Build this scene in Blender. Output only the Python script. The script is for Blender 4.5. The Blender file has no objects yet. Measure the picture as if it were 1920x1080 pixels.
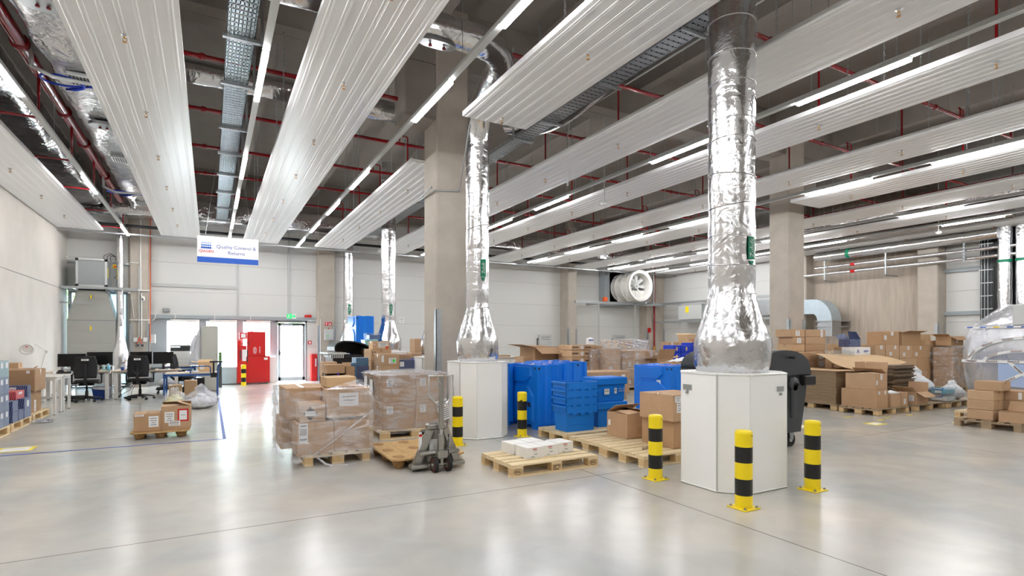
import bpy, bmesh, math, random
from mathutils import Vector, Matrix, Euler
random.seed(7)
SC = bpy.context.scene
COL = SC.collection
PI = math.pi

# ---------------------------------------------------------------- camera, sky, exposure
YAW = math.atan2(567, 1030)
EYE = 1.55
cam_d = bpy.data.cameras.new('camera')
cam_d.sensor_width = 36.0
cam_d.lens = 36.0 * 1030 / 1920
cam_d.shift_y = 98 / 1920
cam_d.clip_start = 0.05
cam_d.clip_end = 200
cam = bpy.data.objects.new('camera', cam_d)
cam.location = (0, 0, EYE)
cam.rotation_euler = (PI / 2, 0, -YAW)
COL.objects.link(cam)
SC.camera = cam

world = bpy.data.worlds.new('world')
SC.world = world
world.use_nodes = True
wn = world.node_tree.nodes
bg = wn['Background']
bg.inputs[0].default_value = (0.80, 0.91, 1.0, 1)
bg.inputs[1].default_value = 13.0

SC.view_settings.view_transform = 'Standard'
SC.view_settings.look = 'None'
SC.view_settings.exposure = 1.27
SC.view_settings.gamma = 1.0
SC.view_settings.use_curve_mapping = False
SC.cycles.use_denoising = True
try:
    SC.cycles.denoiser = 'OPENIMAGEDENOISE'
except Exception:
    pass
SC.cycles.max_bounces = 8
SC.cycles.diffuse_bounces = 4
SC.cycles.glossy_bounces = 4
SC.cycles.transmission_bounces = 4
SC.cycles.transparent_max_bounces = 16
SC.cycles.sample_clamp_indirect = 6
SC.cycles.caustics_reflective = False
SC.cycles.caustics_refractive = False
SC.cycles.use_light_tree = True
TUBE_POWER = 42.0

# daylight coming in through the glazing of the back facade: the sun outside, high and behind the building
sun_d = bpy.data.lights.new('sun', 'SUN')
sun_d.energy = 3.0
sun_d.angle = 0.01
sun = bpy.data.objects.new('sun', sun_d)
sun.rotation_euler = (math.radians(38), 0, math.radians(25))
sun.location = (0, 40, 20)
COL.objects.link(sun)

# ---------------------------------------------------------------- colour + material helpers
def lin(c):
    return c / 12.92 if c <= 0.04045 else ((c + 0.055) / 1.055) ** 2.4
def rgb(r, g, b):
    return (lin(r / 255), lin(g / 255), lin(b / 255), 1)

MATS = {}
def mat(name, col, rough=0.5, metal=0.0, bump=0.0, bscale=20.0, var=0.0, vscale=6.0, alpha=None, emit=None, estr=0, spec=None, stretch=None, coat=0):
    if name in MATS:
        return MATS[name]
    m = bpy.data.materials.new(name)
    m.use_nodes = True
    nt = m.node_tree
    b = nt.nodes['Principled BSDF']
    b.inputs['Base Color'].default_value = col
    b.inputs['Roughness'].default_value = rough
    b.inputs['Metallic'].default_value = metal
    if spec is not None:
        b.inputs['Specular IOR Level'].default_value = spec
    if coat:
        b.inputs['Coat Weight'].default_value = coat
    if emit:
        b.inputs['Emission Color'].default_value = emit
        b.inputs['Emission Strength'].default_value = estr
    if var or bump:
        tc = nt.nodes.new('ShaderNodeTexCoord')
        mp = nt.nodes.new('ShaderNodeMapping')
        nt.links.new(tc.outputs['Object'], mp.inputs[0])
        if stretch:
            mp.inputs['Scale'].default_value = stretch
    if var:
        n = nt.nodes.new('ShaderNodeTexNoise')
        n.inputs['Scale'].default_value = vscale
        n.inputs['Detail'].default_value = 6
        n.inputs['Roughness'].default_value = 0.6
        nt.links.new(mp.outputs[0], n.inputs['Vector'])
        r = nt.nodes.new('ShaderNodeValToRGB')
        r.color_ramp.elements[0].position = 0.3
        r.color_ramp.elements[1].position = 0.7
        r.color_ramp.elements[0].color = tuple(c * (1 - var) for c in col[:3]) + (1,)
        r.color_ramp.elements[1].color = tuple(min(1, c * (1 + var)) for c in col[:3]) + (1,)
        nt.links.new(n.outputs[0], r.inputs[0])
        nt.links.new(r.outputs[0], b.inputs['Base Color'])
    if bump:
        n2 = nt.nodes.new('ShaderNodeTexNoise')
        n2.inputs['Scale'].default_value = bscale
        n2.inputs['Detail'].default_value = 5
        nt.links.new(mp.outputs[0], n2.inputs['Vector'])
        bp = nt.nodes.new('ShaderNodeBump')
        bp.inputs['Strength'].default_value = bump
        bp.inputs['Distance'].default_value = 0.02
        nt.links.new(n2.outputs[0], bp.inputs['Height'])
        nt.links.new(bp.outputs[0], b.inputs['Normal'])
    MATS[name] = m
    return m

def film_mat(name, lo, hi, scale, tint=(0.95, 0.96, 1, 1), rough=0.12, diffuse=0.25, stretch=(1, 1, 2.5)):
    m = bpy.data.materials.new(name)
    m.use_nodes = True
    nt = m.node_tree
    nt.nodes.remove(nt.nodes['Principled BSDF'])
    out = nt.nodes['Material Output']
    tc = nt.nodes.new('ShaderNodeTexCoord')
    mp = nt.nodes.new('ShaderNodeMapping')
    mp.inputs['Scale'].default_value = stretch
    mp.inputs['Rotation'].default_value = (0.25, 0.2, 0)
    nt.links.new(tc.outputs['Object'], mp.inputs[0])
    n = nt.nodes.new('ShaderNodeTexNoise')
    n.inputs['Scale'].default_value = scale
    n.inputs['Detail'].default_value = 7
    n.inputs['Roughness'].default_value = 0.65
    n.inputs['Distortion'].default_value = 0.6
    nt.links.new(mp.outputs[0], n.inputs['Vector'])
    r = nt.nodes.new('ShaderNodeMapRange')
    r.inputs['From Min'].default_value = 0.42
    r.inputs['From Max'].default_value = 0.72
    r.inputs['To Min'].default_value = lo
    r.inputs['To Max'].default_value = hi
    nt.links.new(n.outputs[0], r.inputs['Value'])
    bp = nt.nodes.new('ShaderNodeBump')
    bp.inputs['Strength'].default_value = 0.9
    bp.inputs['Distance'].default_value = 0.04
    nt.links.new(n.outputs[0], bp.inputs['Height'])
    gl = nt.nodes.new('ShaderNodeBsdfGlossy')
    gl.inputs['Roughness'].default_value = rough
    gl.inputs['Color'].default_value = tint
    nt.links.new(bp.outputs[0], gl.inputs['Normal'])
    df = nt.nodes.new('ShaderNodeBsdfDiffuse')
    df.inputs['Color'].default_value = tint
    mx = nt.nodes.new('ShaderNodeMixShader')
    mx.inputs[0].default_value = diffuse
    nt.links.new(gl.outputs[0], mx.inputs[1])
    nt.links.new(df.outputs[0], mx.inputs[2])
    tr = nt.nodes.new('ShaderNodeBsdfTransparent')
    tr.inputs['Color'].default_value = (0.97, 0.97, 0.98, 1)
    m2 = nt.nodes.new('ShaderNodeMixShader')
    nt.links.new(r.outputs[0], m2.inputs[0])
    nt.links.new(tr.outputs[0], m2.inputs[1])
    nt.links.new(mx.outputs[0], m2.inputs[2])
    nt.links.new(m2.outputs[0], out.inputs['Surface'])
    MATS[name] = m
    return m

def foil_mat(name, scale=7.0, strength=0.55, rough=0.22, col=(0.80, 0.80, 0.81, 1)):
    m = bpy.data.materials.new(name)
    m.use_nodes = True
    nt = m.node_tree
    b = nt.nodes['Principled BSDF']
    b.inputs['Base Color'].default_value = col
    b.inputs['Metallic'].default_value = 1.0
    b.inputs['Roughness'].default_value = rough
    tc = nt.nodes.new('ShaderNodeTexCoord')
    n = nt.nodes.new('ShaderNodeTexNoise')
    n.inputs['Scale'].default_value = scale
    n.inputs['Detail'].default_value = 2
    n.inputs['Roughness'].default_value = 0.5
    n.inputs['Distortion'].default_value = 1.2
    v = nt.nodes.new('ShaderNodeTexNoise')
    v.inputs['Scale'].default_value = scale * 7
    v.inputs['Detail'].default_value = 3
    v.inputs['Distortion'].default_value = 1.5
    nt.links.new(tc.outputs['Object'], n.inputs['Vector'])
    nt.links.new(tc.outputs['Object'], v.inputs['Vector'])
    mx = nt.nodes.new('ShaderNodeMath')
    mx.operation = 'MULTIPLY_ADD'
    mx.inputs[1].default_value = 0.09
    nt.links.new(v.outputs[0], mx.inputs[0])
    nt.links.new(n.outputs[0], mx.inputs[2])
    bp = nt.nodes.new('ShaderNodeBump')
    bp.inputs['Strength'].default_value = strength
    bp.inputs['Distance'].default_value = 0.05
    nt.links.new(mx.outputs[0], bp.inputs['Height'])
    nt.links.new(bp.outputs[0], b.inputs['Normal'])
    MATS[name] = m
    return m

def floor_mat():
    m = bpy.data.materials.new('polished concrete')
    m.use_nodes = True
    nt = m.node_tree
    b = nt.nodes['Principled BSDF']
    tc = nt.nodes.new('ShaderNodeTexCoord')
    def noise(s, d=6, dist=0.0):
        n = nt.nodes.new('ShaderNodeTexNoise')
        n.inputs['Scale'].default_value = s
        n.inputs['Detail'].default_value = d
        n.inputs['Distortion'].default_value = dist
        nt.links.new(tc.outputs['Object'], n.inputs['Vector'])
        return n
    n1, n2 = noise(0.5, 4, 0.4), noise(2.2, 6, 0.8)
    def ramp(n, c0, c1, lo=0.25, hi=0.75):
        r = nt.nodes.new('ShaderNodeMapRange'); r.interpolation_type = 'SMOOTHSTEP'
        r.inputs['From Min'].default_value = lo; r.inputs['From Max'].default_value = hi
        nt.links.new(n.outputs[0], r.inputs['Value'])
        x = nt.nodes.new('ShaderNodeMix'); x.data_type = 'RGBA'
        nt.links.new(r.outputs[0], x.inputs[0]); x.inputs[6].default_value = c0; x.inputs[7].default_value = c1
        return x
    r1 = ramp(n1, rgb(178, 180, 178), rgb(207, 199, 187))
    r2 = ramp(n2, (0.90, 0.90, 0.90, 1), (1, 1, 1, 1))
    mu = nt.nodes.new('ShaderNodeMix')
    mu.data_type = 'RGBA'
    mu.blend_type = 'MULTIPLY'
    mu.inputs[0].default_value = 1
    nt.links.new(r1.outputs[2], mu.inputs[6])
    nt.links.new(r2.outputs[2], mu.inputs[7])
    # saw-cut joints
    sp = nt.nodes.new('ShaderNodeSeparateXYZ')
    nt.links.new(tc.outputs['Object'], sp.inputs[0])
    def joint(out, pos, w=0.006):
        a = nt.nodes.new('ShaderNodeMath'); a.operation = 'SUBTRACT'; a.inputs[1].default_value = pos
        nt.links.new(out, a.inputs[0])
        c = nt.nodes.new('ShaderNodeMath'); c.operation = 'ABSOLUTE'
        nt.links.new(a.outputs[0], c.inputs[0])
        d = nt.nodes.new('ShaderNodeMath'); d.operation = 'LESS_THAN'; d.inputs[1].default_value = w
        nt.links.new(c.outputs[0], d.inputs[0])
        return d
    js = [joint(sp.outputs['X'], x) for x in (3.9, 9.5, 15.1)] + [joint(sp.outputs['Y'], y) for y in (5.05, 10.6, 16.2)]
    acc = js[0]
    for j in js[1:]:
        q = nt.nodes.new('ShaderNodeMath'); q.operation = 'MAXIMUM'
        nt.links.new(acc.outputs[0], q.inputs[0]); nt.links.new(j.outputs[0], q.inputs[1])
        acc = q
    mj = nt.nodes.new('ShaderNodeMix')
    mj.data_type = 'RGBA'
    nt.links.new(acc.outputs[0], mj.inputs[0])
    nt.links.new(mu.outputs[2], mj.inputs[6])
    mj.inputs[7].default_value = rgb(112, 105, 95)
    nt.links.new(mj.outputs[2], b.inputs['Base Color'])
    rr = nt.nodes.new('ShaderNodeMapRange')
    rr.inputs['To Min'].default_value = 0.19
    rr.inputs['To Max'].default_value = 0.25
    nt.links.new(n2.outputs[0], rr.inputs['Value'])
    nt.links.new(rr.outputs[0], b.inputs['Roughness'])
    b.inputs['Specular IOR Level'].default_value = 0.6
    MATS['floor'] = m
    return m

def pattern_mat(name, base, dash, scale=24.0):
    """printed diagonal dash pattern of the small kit boxes"""
    m = bpy.data.materials.new(name)
    m.use_nodes = True
    nt = m.node_tree
    b = nt.nodes['Principled BSDF']
    b.inputs['Roughness'].default_value = 0.45
    tc = nt.nodes.new('ShaderNodeTexCoord')
    sp = nt.nodes.new('ShaderNodeSeparateXYZ')
    nt.links.new(tc.outputs['Object'], sp.inputs[0])
    def M(op, a, bb=None, v=None, v2=None):
        q = nt.nodes.new('ShaderNodeMath'); q.operation = op
        for i, t in enumerate((a, bb)):
            if t is None: continue
            if isinstance(t, (int, float)): q.inputs[i].default_value = t
            else: nt.links.new(t, q.inputs[i])
        return q.outputs[0]
    h = M('ADD', sp.outputs['X'], sp.outputs['Y'])
    u = M('MULTIPLY', M('ADD', h, M('MULTIPLY', sp.outputs['Z'], 0.55)), scale)
    w = M('MULTIPLY', M('SUBTRACT', sp.outputs['Z'], M('MULTIPLY', h, 0.5)), scale * 1.6)
    row = M('FLOOR', w)
    du = M('FRACT', M('ADD', u, M('MULTIPLY', row, 0.5)))
    dw = M('FRACT', w)
    a = M('LESS_THAN', M('ABSOLUTE', M('SUBTRACT', du, 0.5)), 0.29)
    c = M('LESS_THAN', M('ABSOLUTE', M('SUBTRACT', dw, 0.5)), 0.14)
    f = M('MULTIPLY', a, c)
    mx = nt.nodes.new('ShaderNodeMix'); mx.data_type = 'RGBA'
    nt.links.new(f, mx.inputs[0])
    mx.inputs[6].default_value = base
    mx.inputs[7].default_value = dash
    nt.links.new(mx.outputs[2], b.inputs['Base Color'])
    MATS[name] = m
    return m

floor_mat()
foil_mat('foil', 5.5, 0.25, 0.17, (0.76, 0.765, 0.78, 1))
foil_mat('foil_rough', 5, 0.5, 0.12, (0.74, 0.74, 0.75, 1))
foil_mat('foil_dark', 6, 0.5, 0.2, (0.42, 0.39, 0.38, 1))
film_mat('film', 0.12, 0.78, 4, stretch=(1, 1, 3.2))
film_mat('film_heavy', 0.30, 0.85, 4, diffuse=0.5)
film_mat('film_bag', 0.16, 0.75, 9, diffuse=0.35, stretch=(1, 1, 1))
film_mat('film_machine', 0.42, 0.75, 1.3, diffuse=0.45, rough=0.18, stretch=(1, 1, 0.6))
film_mat('clear_plastic', 0.12, 0.35, 3, tint=(0.8, 0.93, 0.95, 1), diffuse=0.4)
pattern_mat('navy_print', rgb(28, 48, 100), rgb(205, 215, 232))
pattern_mat('teal_print', rgb(40, 92, 130), rgb(190, 215, 228))
pattern_mat('navy_top_sheen_print', rgb(96, 128, 138), rgb(225, 235, 232))  # greenish base puts the sheen of the top navy boxes into the colour
pattern_mat('red_print', rgb(196, 28, 44), rgb(240, 205, 205))
pattern_mat('navy_sheen_print', rgb(70, 88, 122), rgb(215, 222, 232))  # navy print with its sheen painted in as a lighter base
mat('concrete', rgb(186, 177, 165), 0.8, var=0.10, vscale=2.2, bump=0.15, bscale=30)
mat('concrete_light', rgb(205, 199, 191), 0.78, var=0.07, vscale=1.0, bump=0.1, bscale=18)
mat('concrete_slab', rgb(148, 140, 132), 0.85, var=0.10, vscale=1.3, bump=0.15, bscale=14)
mat('concrete_streaked', rgb(184, 172, 158), 0.8, var=0.16, vscale=3.0, bump=0.15, bscale=25, stretch=(3, 3, 0.25))
mat('wall_panel', rgb(220, 220, 217), 0.45)
mat('panel_seam', rgb(186, 185, 180), 0.5)
mat('white_metal', rgb(246, 246, 246), 0.29)
mat('white_gloss', rgb(236, 236, 233), 0.22)
mat('white_board', rgb(248, 248, 247), 0.4)
mat('light_grey', rgb(196, 198, 196), 0.45)
mat('mid_grey', rgb(150, 153, 155), 0.5)
mat('frame_grey', rgb(160, 168, 172), 0.4)
mat('dark_grey', rgb(62, 64, 66), 0.5)
mat('bin_grey', rgb(58, 61, 64), 0.42, bump=0.03, bscale=90)
mat('black', rgb(22, 22, 24), 0.45)
mat('black_soft', rgb(30, 30, 33), 0.75)
mat('screen', rgb(16, 17, 20), 0.2)
mat('galv', rgb(176, 180, 182), 0.38, metal=0.75, var=0.08, vscale=12)
mat('galv_blue', rgb(190, 205, 214), 0.4, metal=0.45, var=0.06, vscale=6)
mat('steel', rgb(168, 166, 160), 0.3, metal=0.9)
mat('chrome', rgb(205, 205, 205), 0.18, metal=1.0)
mat('sheet_grey', rgb(172, 173, 168), 0.45, metal=0.25)
mat('brass', rgb(176, 130, 70), 0.35, metal=0.8)
mat('red_pipe', rgb(140, 12, 22), 0.22, coat=0.4)
mat('red', rgb(206, 30, 28), 0.35)
mat('red_dark', rgb(120, 22, 30), 0.4)
mat('orange', rgb(236, 96, 40), 0.5)
mat('yellow', rgb(252, 224, 20), 0.3)
mat('bollard_black', rgb(24, 24, 24), 0.35)
mat('blue', rgb(0, 122, 228), 0.38, bump=0.04, bscale=60)
mat('blue_crate', rgb(8, 120, 218), 0.4)
mat('blue_deep', rgb(22, 62, 196), 0.42)
mat('blue_steel', rgb(44, 86, 148), 0.4)
mat('blue_bin', rgb(20, 60, 140), 0.4)
mat('blue_tape', rgb(60, 82, 170), 0.5)
mat('sign_blue', rgb(36, 92, 190), 0.4)
mat('sign_dot_light', rgb(170, 190, 225), 0.4)
mat('sign_dot_mid', rgb(96, 140, 210), 0.4)
mat('sign_text', rgb(58, 84, 160), 0.4)
mat('sign_red', rgb(205, 50, 60), 0.4)
mat('cyan', rgb(120, 190, 215), 0.4)
mat('green', rgb(0, 128, 92), 0.45)
mat('green_sign', rgb(30, 190, 110), 0.4, emit=rgb(60, 220, 130), estr=0.35)
mat('neon_green', rgb(40, 230, 60), 0.5)
mat('purple', rgb(90, 50, 160), 0.5)
mat('hedge', rgb(90, 130, 70), 0.8, var=0.3, vscale=3)
mat('paving', rgb(190, 190, 185), 0.8, var=0.05)
mat('wood', rgb(228, 206, 166), 0.65, var=0.12, vscale=9, bump=0.1, bscale=40, stretch=(1, 6, 6))
mat('wood_grey', rgb(166, 144, 116), 0.75, var=0.18, vscale=8, bump=0.15, bscale=40)
mat('wood_end', rgb(212, 180, 132), 0.7, var=0.12, vscale=14)
mat('osb', rgb(200, 164, 112), 0.8, var=0.22, vscale=26, bump=0.5, bscale=60)
mat('osb_dark', rgb(168, 128, 80), 0.8, var=0.2, vscale=26, bump=0.5, bscale=60)
mat('card', rgb(192, 158, 124), 0.75, var=0.05, vscale=5)
mat('card_b', rgb(202, 168, 132), 0.75, var=0.05, vscale=5)
mat('card_c', rgb(184, 148, 112), 0.75, var=0.05, vscale=5)
mat('card_light', rgb(210, 178, 138), 0.75, var=0.05, vscale=5)
mat('card_dark', rgb(168, 134, 100), 0.78, var=0.06, vscale=5)
mat('card_white', rgb(240, 239, 236), 0.6)
mat('card_inside', rgb(150, 112, 76), 0.85)
mat('card_edges', rgb(158, 134, 104), 0.85, var=0.3, vscale=26, stretch=(0.1, 0.1, 6))
mat('card_edges_dark', rgb(124, 106, 86), 0.85, var=0.35, vscale=24, stretch=(0.1, 0.1, 6))
mat('tape', rgb(190, 158, 122), 0.25)
mat('ink', rgb(50, 38, 34), 0.6)
mat('print_pink', rgb(206, 96, 104), 0.6)
mat('paper', rgb(238, 238, 238), 0.6)
mat('paper_text', rgb(150, 150, 152), 0.6)
mat('tyre', rgb(92, 52, 44), 0.5)
mat('rubber', rgb(20, 20, 20), 0.7)
mat('fabric_white', rgb(226, 228, 234), 0.9, bump=0.3, bscale=14)
mat('bag_white', rgb(236, 238, 242), 0.5, bump=0.6, bscale=16)
mat('desk_top', rgb(228, 226, 220), 0.35)
mat('desk_wood', rgb(214, 196, 176), 0.45)
mat('cabinet', rgb(196, 196, 186), 0.5)
mat('fan_white', rgb(214, 212, 206), 0.4)
mat('bag_yellow', rgb(244, 236, 170), 0.6, var=0.2, vscale=20)
mat('teal_light', rgb(176, 226, 222), 0.3)
mat('foam_white', rgb(244, 244, 246), 0.6)
tm = mat('tube_light', (1, 1, 1, 1), 0.5, emit=(0.985, 0.99, 1.0, 1), estr=TUBE_POWER)
gm = bpy.data.materials.new('glass')
gm.use_nodes = True
_g = gm.node_tree
_g.nodes.remove(_g.nodes['Principled BSDF'])
_t = _g.nodes.new('ShaderNodeBsdfTransparent')
_s = _g.nodes.new('ShaderNodeBsdfGlossy')
_s.inputs['Roughness'].default_value = 0.02
_m = _g.nodes.new('ShaderNodeMixShader')
_m.inputs[0].default_value = 0.06
_g.links.new(_t.outputs[0], _m.inputs[1]); _g.links.new(_s.outputs[0], _m.inputs[2])
_g.links.new(_m.outputs[0], _g.nodes['Material Output'].inputs['Surface'])
MATS['glass'] = gm
fm_ = bpy.data.materials.new('frosted panel'); fm_.use_nodes = True
_f = fm_.node_tree; _f.nodes.remove(_f.nodes['Principled BSDF'])
_tl = _f.nodes.new('ShaderNodeBsdfTranslucent'); _tl.inputs['Color'].default_value = (0.055, 0.08, 0.09, 1)
_df = _f.nodes.new('ShaderNodeBsdfDiffuse'); _df.inputs['Color'].default_value = (0.5, 0.58, 0.62, 1)
_ad = _f.nodes.new('ShaderNodeAddShader')
_f.links.new(_tl.outputs[0], _ad.inputs[0]); _f.links.new(_df.outputs[0], _ad.inputs[1]); _f.links.new(_ad.outputs[0], _f.nodes['Material Output'].inputs['Surface'])
MATS['frosted'] = fm_

# ---------------------------------------------------------------- mesh collector
class MB:
    def __init__(s):
        s.v, s.f, s.mi, s.mats, s.sm = [], [], [], [], []
    def _m(s, m):
        if m not in s.mats: s.mats.append(m)
        return s.mats.index(m)
    def add(s, vs, fs, m, smooth=False, xf=None):
        o = len(s.v); k = s._m(m)
        for p in vs:
            p = Vector(p)
            if xf is not None: p = xf @ p
            s.v.append(tuple(p))
        for f in fs:
            s.f.append(tuple(i + o for i in f)); s.mi.append(k); s.sm.append(smooth)
        return s
    def box(s, x0, y0, z0, x1, y1, z1, m, xf=None):
        vs = [(x0, y0, z0), (x1, y0, z0), (x1, y1, z0), (x0, y1, z0), (x0, y0, z1), (x1, y0, z1), (x1, y1, z1), (x0, y1, z1)]
        fs = [(0, 3, 2, 1), (4, 5, 6, 7), (0, 1, 5, 4), (1, 2, 6, 5), (2, 3, 7, 6), (3, 0, 4, 7)]
        return s.add(vs, fs, m, False, xf)
    def cb(s, cx, cy, z0, w, d, h, m, rz=0):
        xf = Matrix.Translation((cx, cy, 0)) @ Matrix.Rotation(rz, 4, 'Z')
        return s.box(-w / 2, -d / 2, z0, w / 2, d / 2, z0 + h, m, xf)
    def rbox(s, x0, y0, z0, x1, y1, z1, c, m, xf=None):
        """box with chamfered edges"""
        vs, idx = [], {}
        for i, (X, sx) in enumerate(((x0, 1), (x1, -1))):
            for j, (Y, sy) in enumerate(((y0, 1), (y1, -1))):
                for k, (Z, sz) in enumerate(((z0, 1), (z1, -1))):
                    for a, p in enumerate(((X, Y + sy * c, Z + sz * c), (X + sx * c, Y, Z + sz * c), (X + sx * c, Y + sy * c, Z))):
                        idx[(i, j, k, a)] = len(vs); vs.append(p)
        g = lambda i, j, k, a: idx[(i, j, k, a)]
        fs = [(g(0,0,0,0), g(0,0,1,0), g(0,1,1,0), g(0,1,0,0)), (g(1,0,0,0), g(1,1,0,0), g(1,1,1,0), g(1,0,1,0)),
              (g(0,0,0,1), g(1,0,0,1), g(1,0,1,1), g(0,0,1,1)), (g(0,1,0,1), g(0,1,1,1), g(1,1,1,1), g(1,1,0,1)),
              (g(0,0,0,2), g(0,1,0,2), g(1,1,0,2), g(1,0,0,2)), (g(0,0,1,2), g(1,0,1,2), g(1,1,1,2), g(0,1,1,2))]
        for i in (0, 1):
            for j in (0, 1):
                fs.append((g(i,j,0,0), g(i,j,0,1), g(i,j,1,1), g(i,j,1,0)))
            for k in (0, 1):
                fs.append((g(i,0,k,0), g(i,0,k,2), g(i,1,k,2), g(i,1,k,0)))
        for j in (0, 1):
            for k in (0, 1):
                fs.append((g(0,j,k,1), g(0,j,k,2), g(1,j,k,2), g(1,j,k,1)))
        for i in (0, 1):
            for j in (0, 1):
                for k in (0, 1):
                    fs.append((g(i,j,k,0), g(i,j,k,1), g(i,j,k,2)))
        return s.add(vs, fs, m, False, xf)
    def tube(s, pts, r, m, n=10, caps=True, closed=False):
        pts = [Vector(p) for p in pts]
        rs = r if isinstance(r, (list, tuple)) else [r] * len(pts)
        vs, fs = [], []
        N = len(pts)
        prev = None
        for i, p in enumerate(pts):
            if closed: d = pts[(i + 1) % N] - pts[i - 1]
            elif i == 0: d = pts[1] - p
            elif i == N - 1: d = p - pts[i - 1]
            else:
                d = (pts[i + 1] - p).normalized() + (p - pts[i - 1]).normalized()
            if d.length < 1e-9: d = Vector((0, 0, 1))
            d.normalize()
            if prev is None:
                a = Vector((0, 0, 1)) if abs(d.z) < 0.9 else Vector((1, 0, 0))
                u = d.cross(a).normalized()
            else:
                u = (prev - d * prev.dot(d))
                u = u.normalized() if u.length > 1e-6 else d.orthogonal().normalized()
            prev = u
            w = d.cross(u)
            for k in range(n):
                t = 2 * PI * k / n
                vs.append(p + (u * math.cos(t) + w * math.sin(t)) * rs[i])
        R = N if closed else N - 1
        for i in range(R):
            a, b = i * n, ((i + 1) % N) * n
            for k in range(n):
                fs.append((a + k, a + (k + 1) % n, b + (k + 1) % n, b + k))
        s.add(vs, fs, m, True)
        if caps and not closed:
            s.add(vs[:n], [tuple(range(n))[::-1]], m); s.add(vs[-n:], [tuple(range(n))], m)
        return s
    def cyl(s, p0, p1, r, m, n=16, r2=None):
        return s.tube([p0, p1], [r, r if r2 is None else r2], m, n)
    def lathe(s, prof, m, n=24, cx=0, cy=0, smooth=True):
        vs, fs = [], []
        for (r, z) in prof:
            for k in range(n):
                t = 2 * PI * k / n
                vs.append((cx + r * math.cos(t), cy + r * math.sin(t), z))
        for i in range(len(prof) - 1):
            for k in range(n):
                fs.append((i * n + k, i * n + (k + 1) % n, (i + 1) * n + (k + 1) % n, (i + 1) * n + k))
        s.add(vs, fs, m, smooth)
        return s
    def prism(s, poly, z0, z1, m, caps=True, xf=None):
        n = len(poly)
        vs = [(x, y, z0) for x, y in poly] + [(x, y, z1) for x, y in poly]
        fs = [(i, (i + 1) % n, n + (i + 1) % n, n + i) for i in range(n)]
        if caps: fs += [tuple(range(n))[::-1], tuple(range(n, 2 * n))]
        return s.add(vs, fs, m, False, xf)
    def extr(s, poly, axis, a, b, m, smooth=False, caps=True):
        """extrude a 2D outline along an axis: axis 'x' takes (y,z), 'y' takes (x,z)"""
        n = len(poly)
        if axis == 'x': P = lambda t, q: (t, q[0], q[1])
        elif axis == 'y': P = lambda t, q: (q[0], t, q[1])
        else: P = lambda t, q: (q[0], q[1], t)
        vs = [P(a, q) for q in poly] + [P(b, q) for q in poly]
        fs = [(i, (i + 1) % n, n + (i + 1) % n, n + i) for i in range(n)]
        s.add(vs, fs, m, smooth)
        if caps: s.add(vs, [tuple(range(n))[::-1], tuple(range(n, 2 * n))], m)
        return s
    def quad(s, a, b, c, d, m):
        return s.add([a, b, c, d], [(0, 1, 2, 3)], m)
    def sheet(s, a, b, c, d, t, m, nrm=None):
        """thin sheet with thickness t"""
        a, b, c, d = map(Vector, (a, b, c, d))
        n = (b - a).cross(d - a).normalized() * t if nrm is None else Vector(nrm) * t
        vs = [a, b, c, d, a + n, b + n, c + n, d + n]
        fs = [(0, 3, 2, 1), (4, 5, 6, 7), (0, 1, 5, 4), (1, 2, 6, 5), (2, 3, 7, 6), (3, 0, 4, 7)]
        return s.add(vs, fs, m)
    def mesh(s, name):
        me = bpy.data.meshes.new(name)
        me.from_pydata(s.v, [], s.f)
        for m in s.mats: me.materials.append(MATS[m])
        me.polygons.foreach_set('material_index', s.mi)
        me.polygons.foreach_set('use_smooth', s.sm)
        bm = bmesh.new(); bm.from_mesh(me)
        bmesh.ops.recalc_face_normals(bm, faces=bm.faces)
        bm.to_mesh(me); bm.free()
        me.update()
        return me

def obj(name, mb, parent=None, loc=(0, 0, 0), rz=0, label=None):
    me = mb.mesh(name) if isinstance(mb, MB) else mb
    o = bpy.data.objects.new(name, me)
    COL.objects.link(o)
    if parent is not None: o.parent = parent
    o.location = loc
    o.rotation_euler = (0, 0, rz)
    if label: o['label'] = label
    return o
def tag(o, label, cat, group=None):
    o['label'] = label; o['category'] = cat
    if group: o['group'] = group
    return o
def empty(name, label, cat, loc=(0, 0, 0), rz=0, group=None):
    o = bpy.data.objects.new(name, None)
    o.empty_display_size = 0.2
    COL.objects.link(o)
    o.location = loc; o.rotation_euler = (0, 0, rz)
    return tag(o, label, cat, group)
def solo(name, label, cat, mb, loc=(0, 0, 0), rz=0, group=None):
    return tag(obj(name, mb, None, loc, rz), label, cat, group)
def struct(name, mb, parent=None, loc=(0, 0, 0)):
    o = obj(name, mb, parent, loc)
    if parent is None: o['kind'] = 'structure'
    return o
def dup(root, label, loc=None, rz=None, group=None):
    r = root.copy(); COL.objects.link(r)
    if loc is not None: r.location = loc
    if rz is not None: r.rotation_euler = (0, 0, rz)
    r['label'] = label
    if group: r['group'] = group
    for ch in list(root.children):
        c = ch.copy(); COL.objects.link(c); c.parent = r
        for g in list(ch.children):
            d = g.copy(); COL.objects.link(d); d.parent = c
    return r
def text_mb(txt, size, m, align='CENTER', extrude=0.0008, bold=False):
    """lettering as a mesh, lying in the local XZ plane and facing -Y"""
    cu = bpy.data.curves.new('lettering', 'FONT')
    cu.body = txt; cu.size = size; cu.align_x = align; cu.align_y = 'CENTER'; cu.extrude = extrude
    if bold: cu.offset = size * 0.012
    cu.resolution_u = 3
    t = bpy.data.objects.new('lettering', cu)
    COL.objects.link(t)
    bpy.context.view_layer.update()
    dg = bpy.context.evaluated_depsgraph_get()
    me = bpy.data.meshes.new_from_object(t.evaluated_get(dg))
    mb = MB()
    R = Matrix.Rotation(PI / 2, 4, 'X')
    mb.add([R @ v.co for v in me.vertices], [tuple(p.vertices) for p in me.polygons], m)
    bpy.data.objects.remove(t); bpy.data.curves.remove(cu); bpy.data.meshes.remove(me)
    return mb
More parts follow.
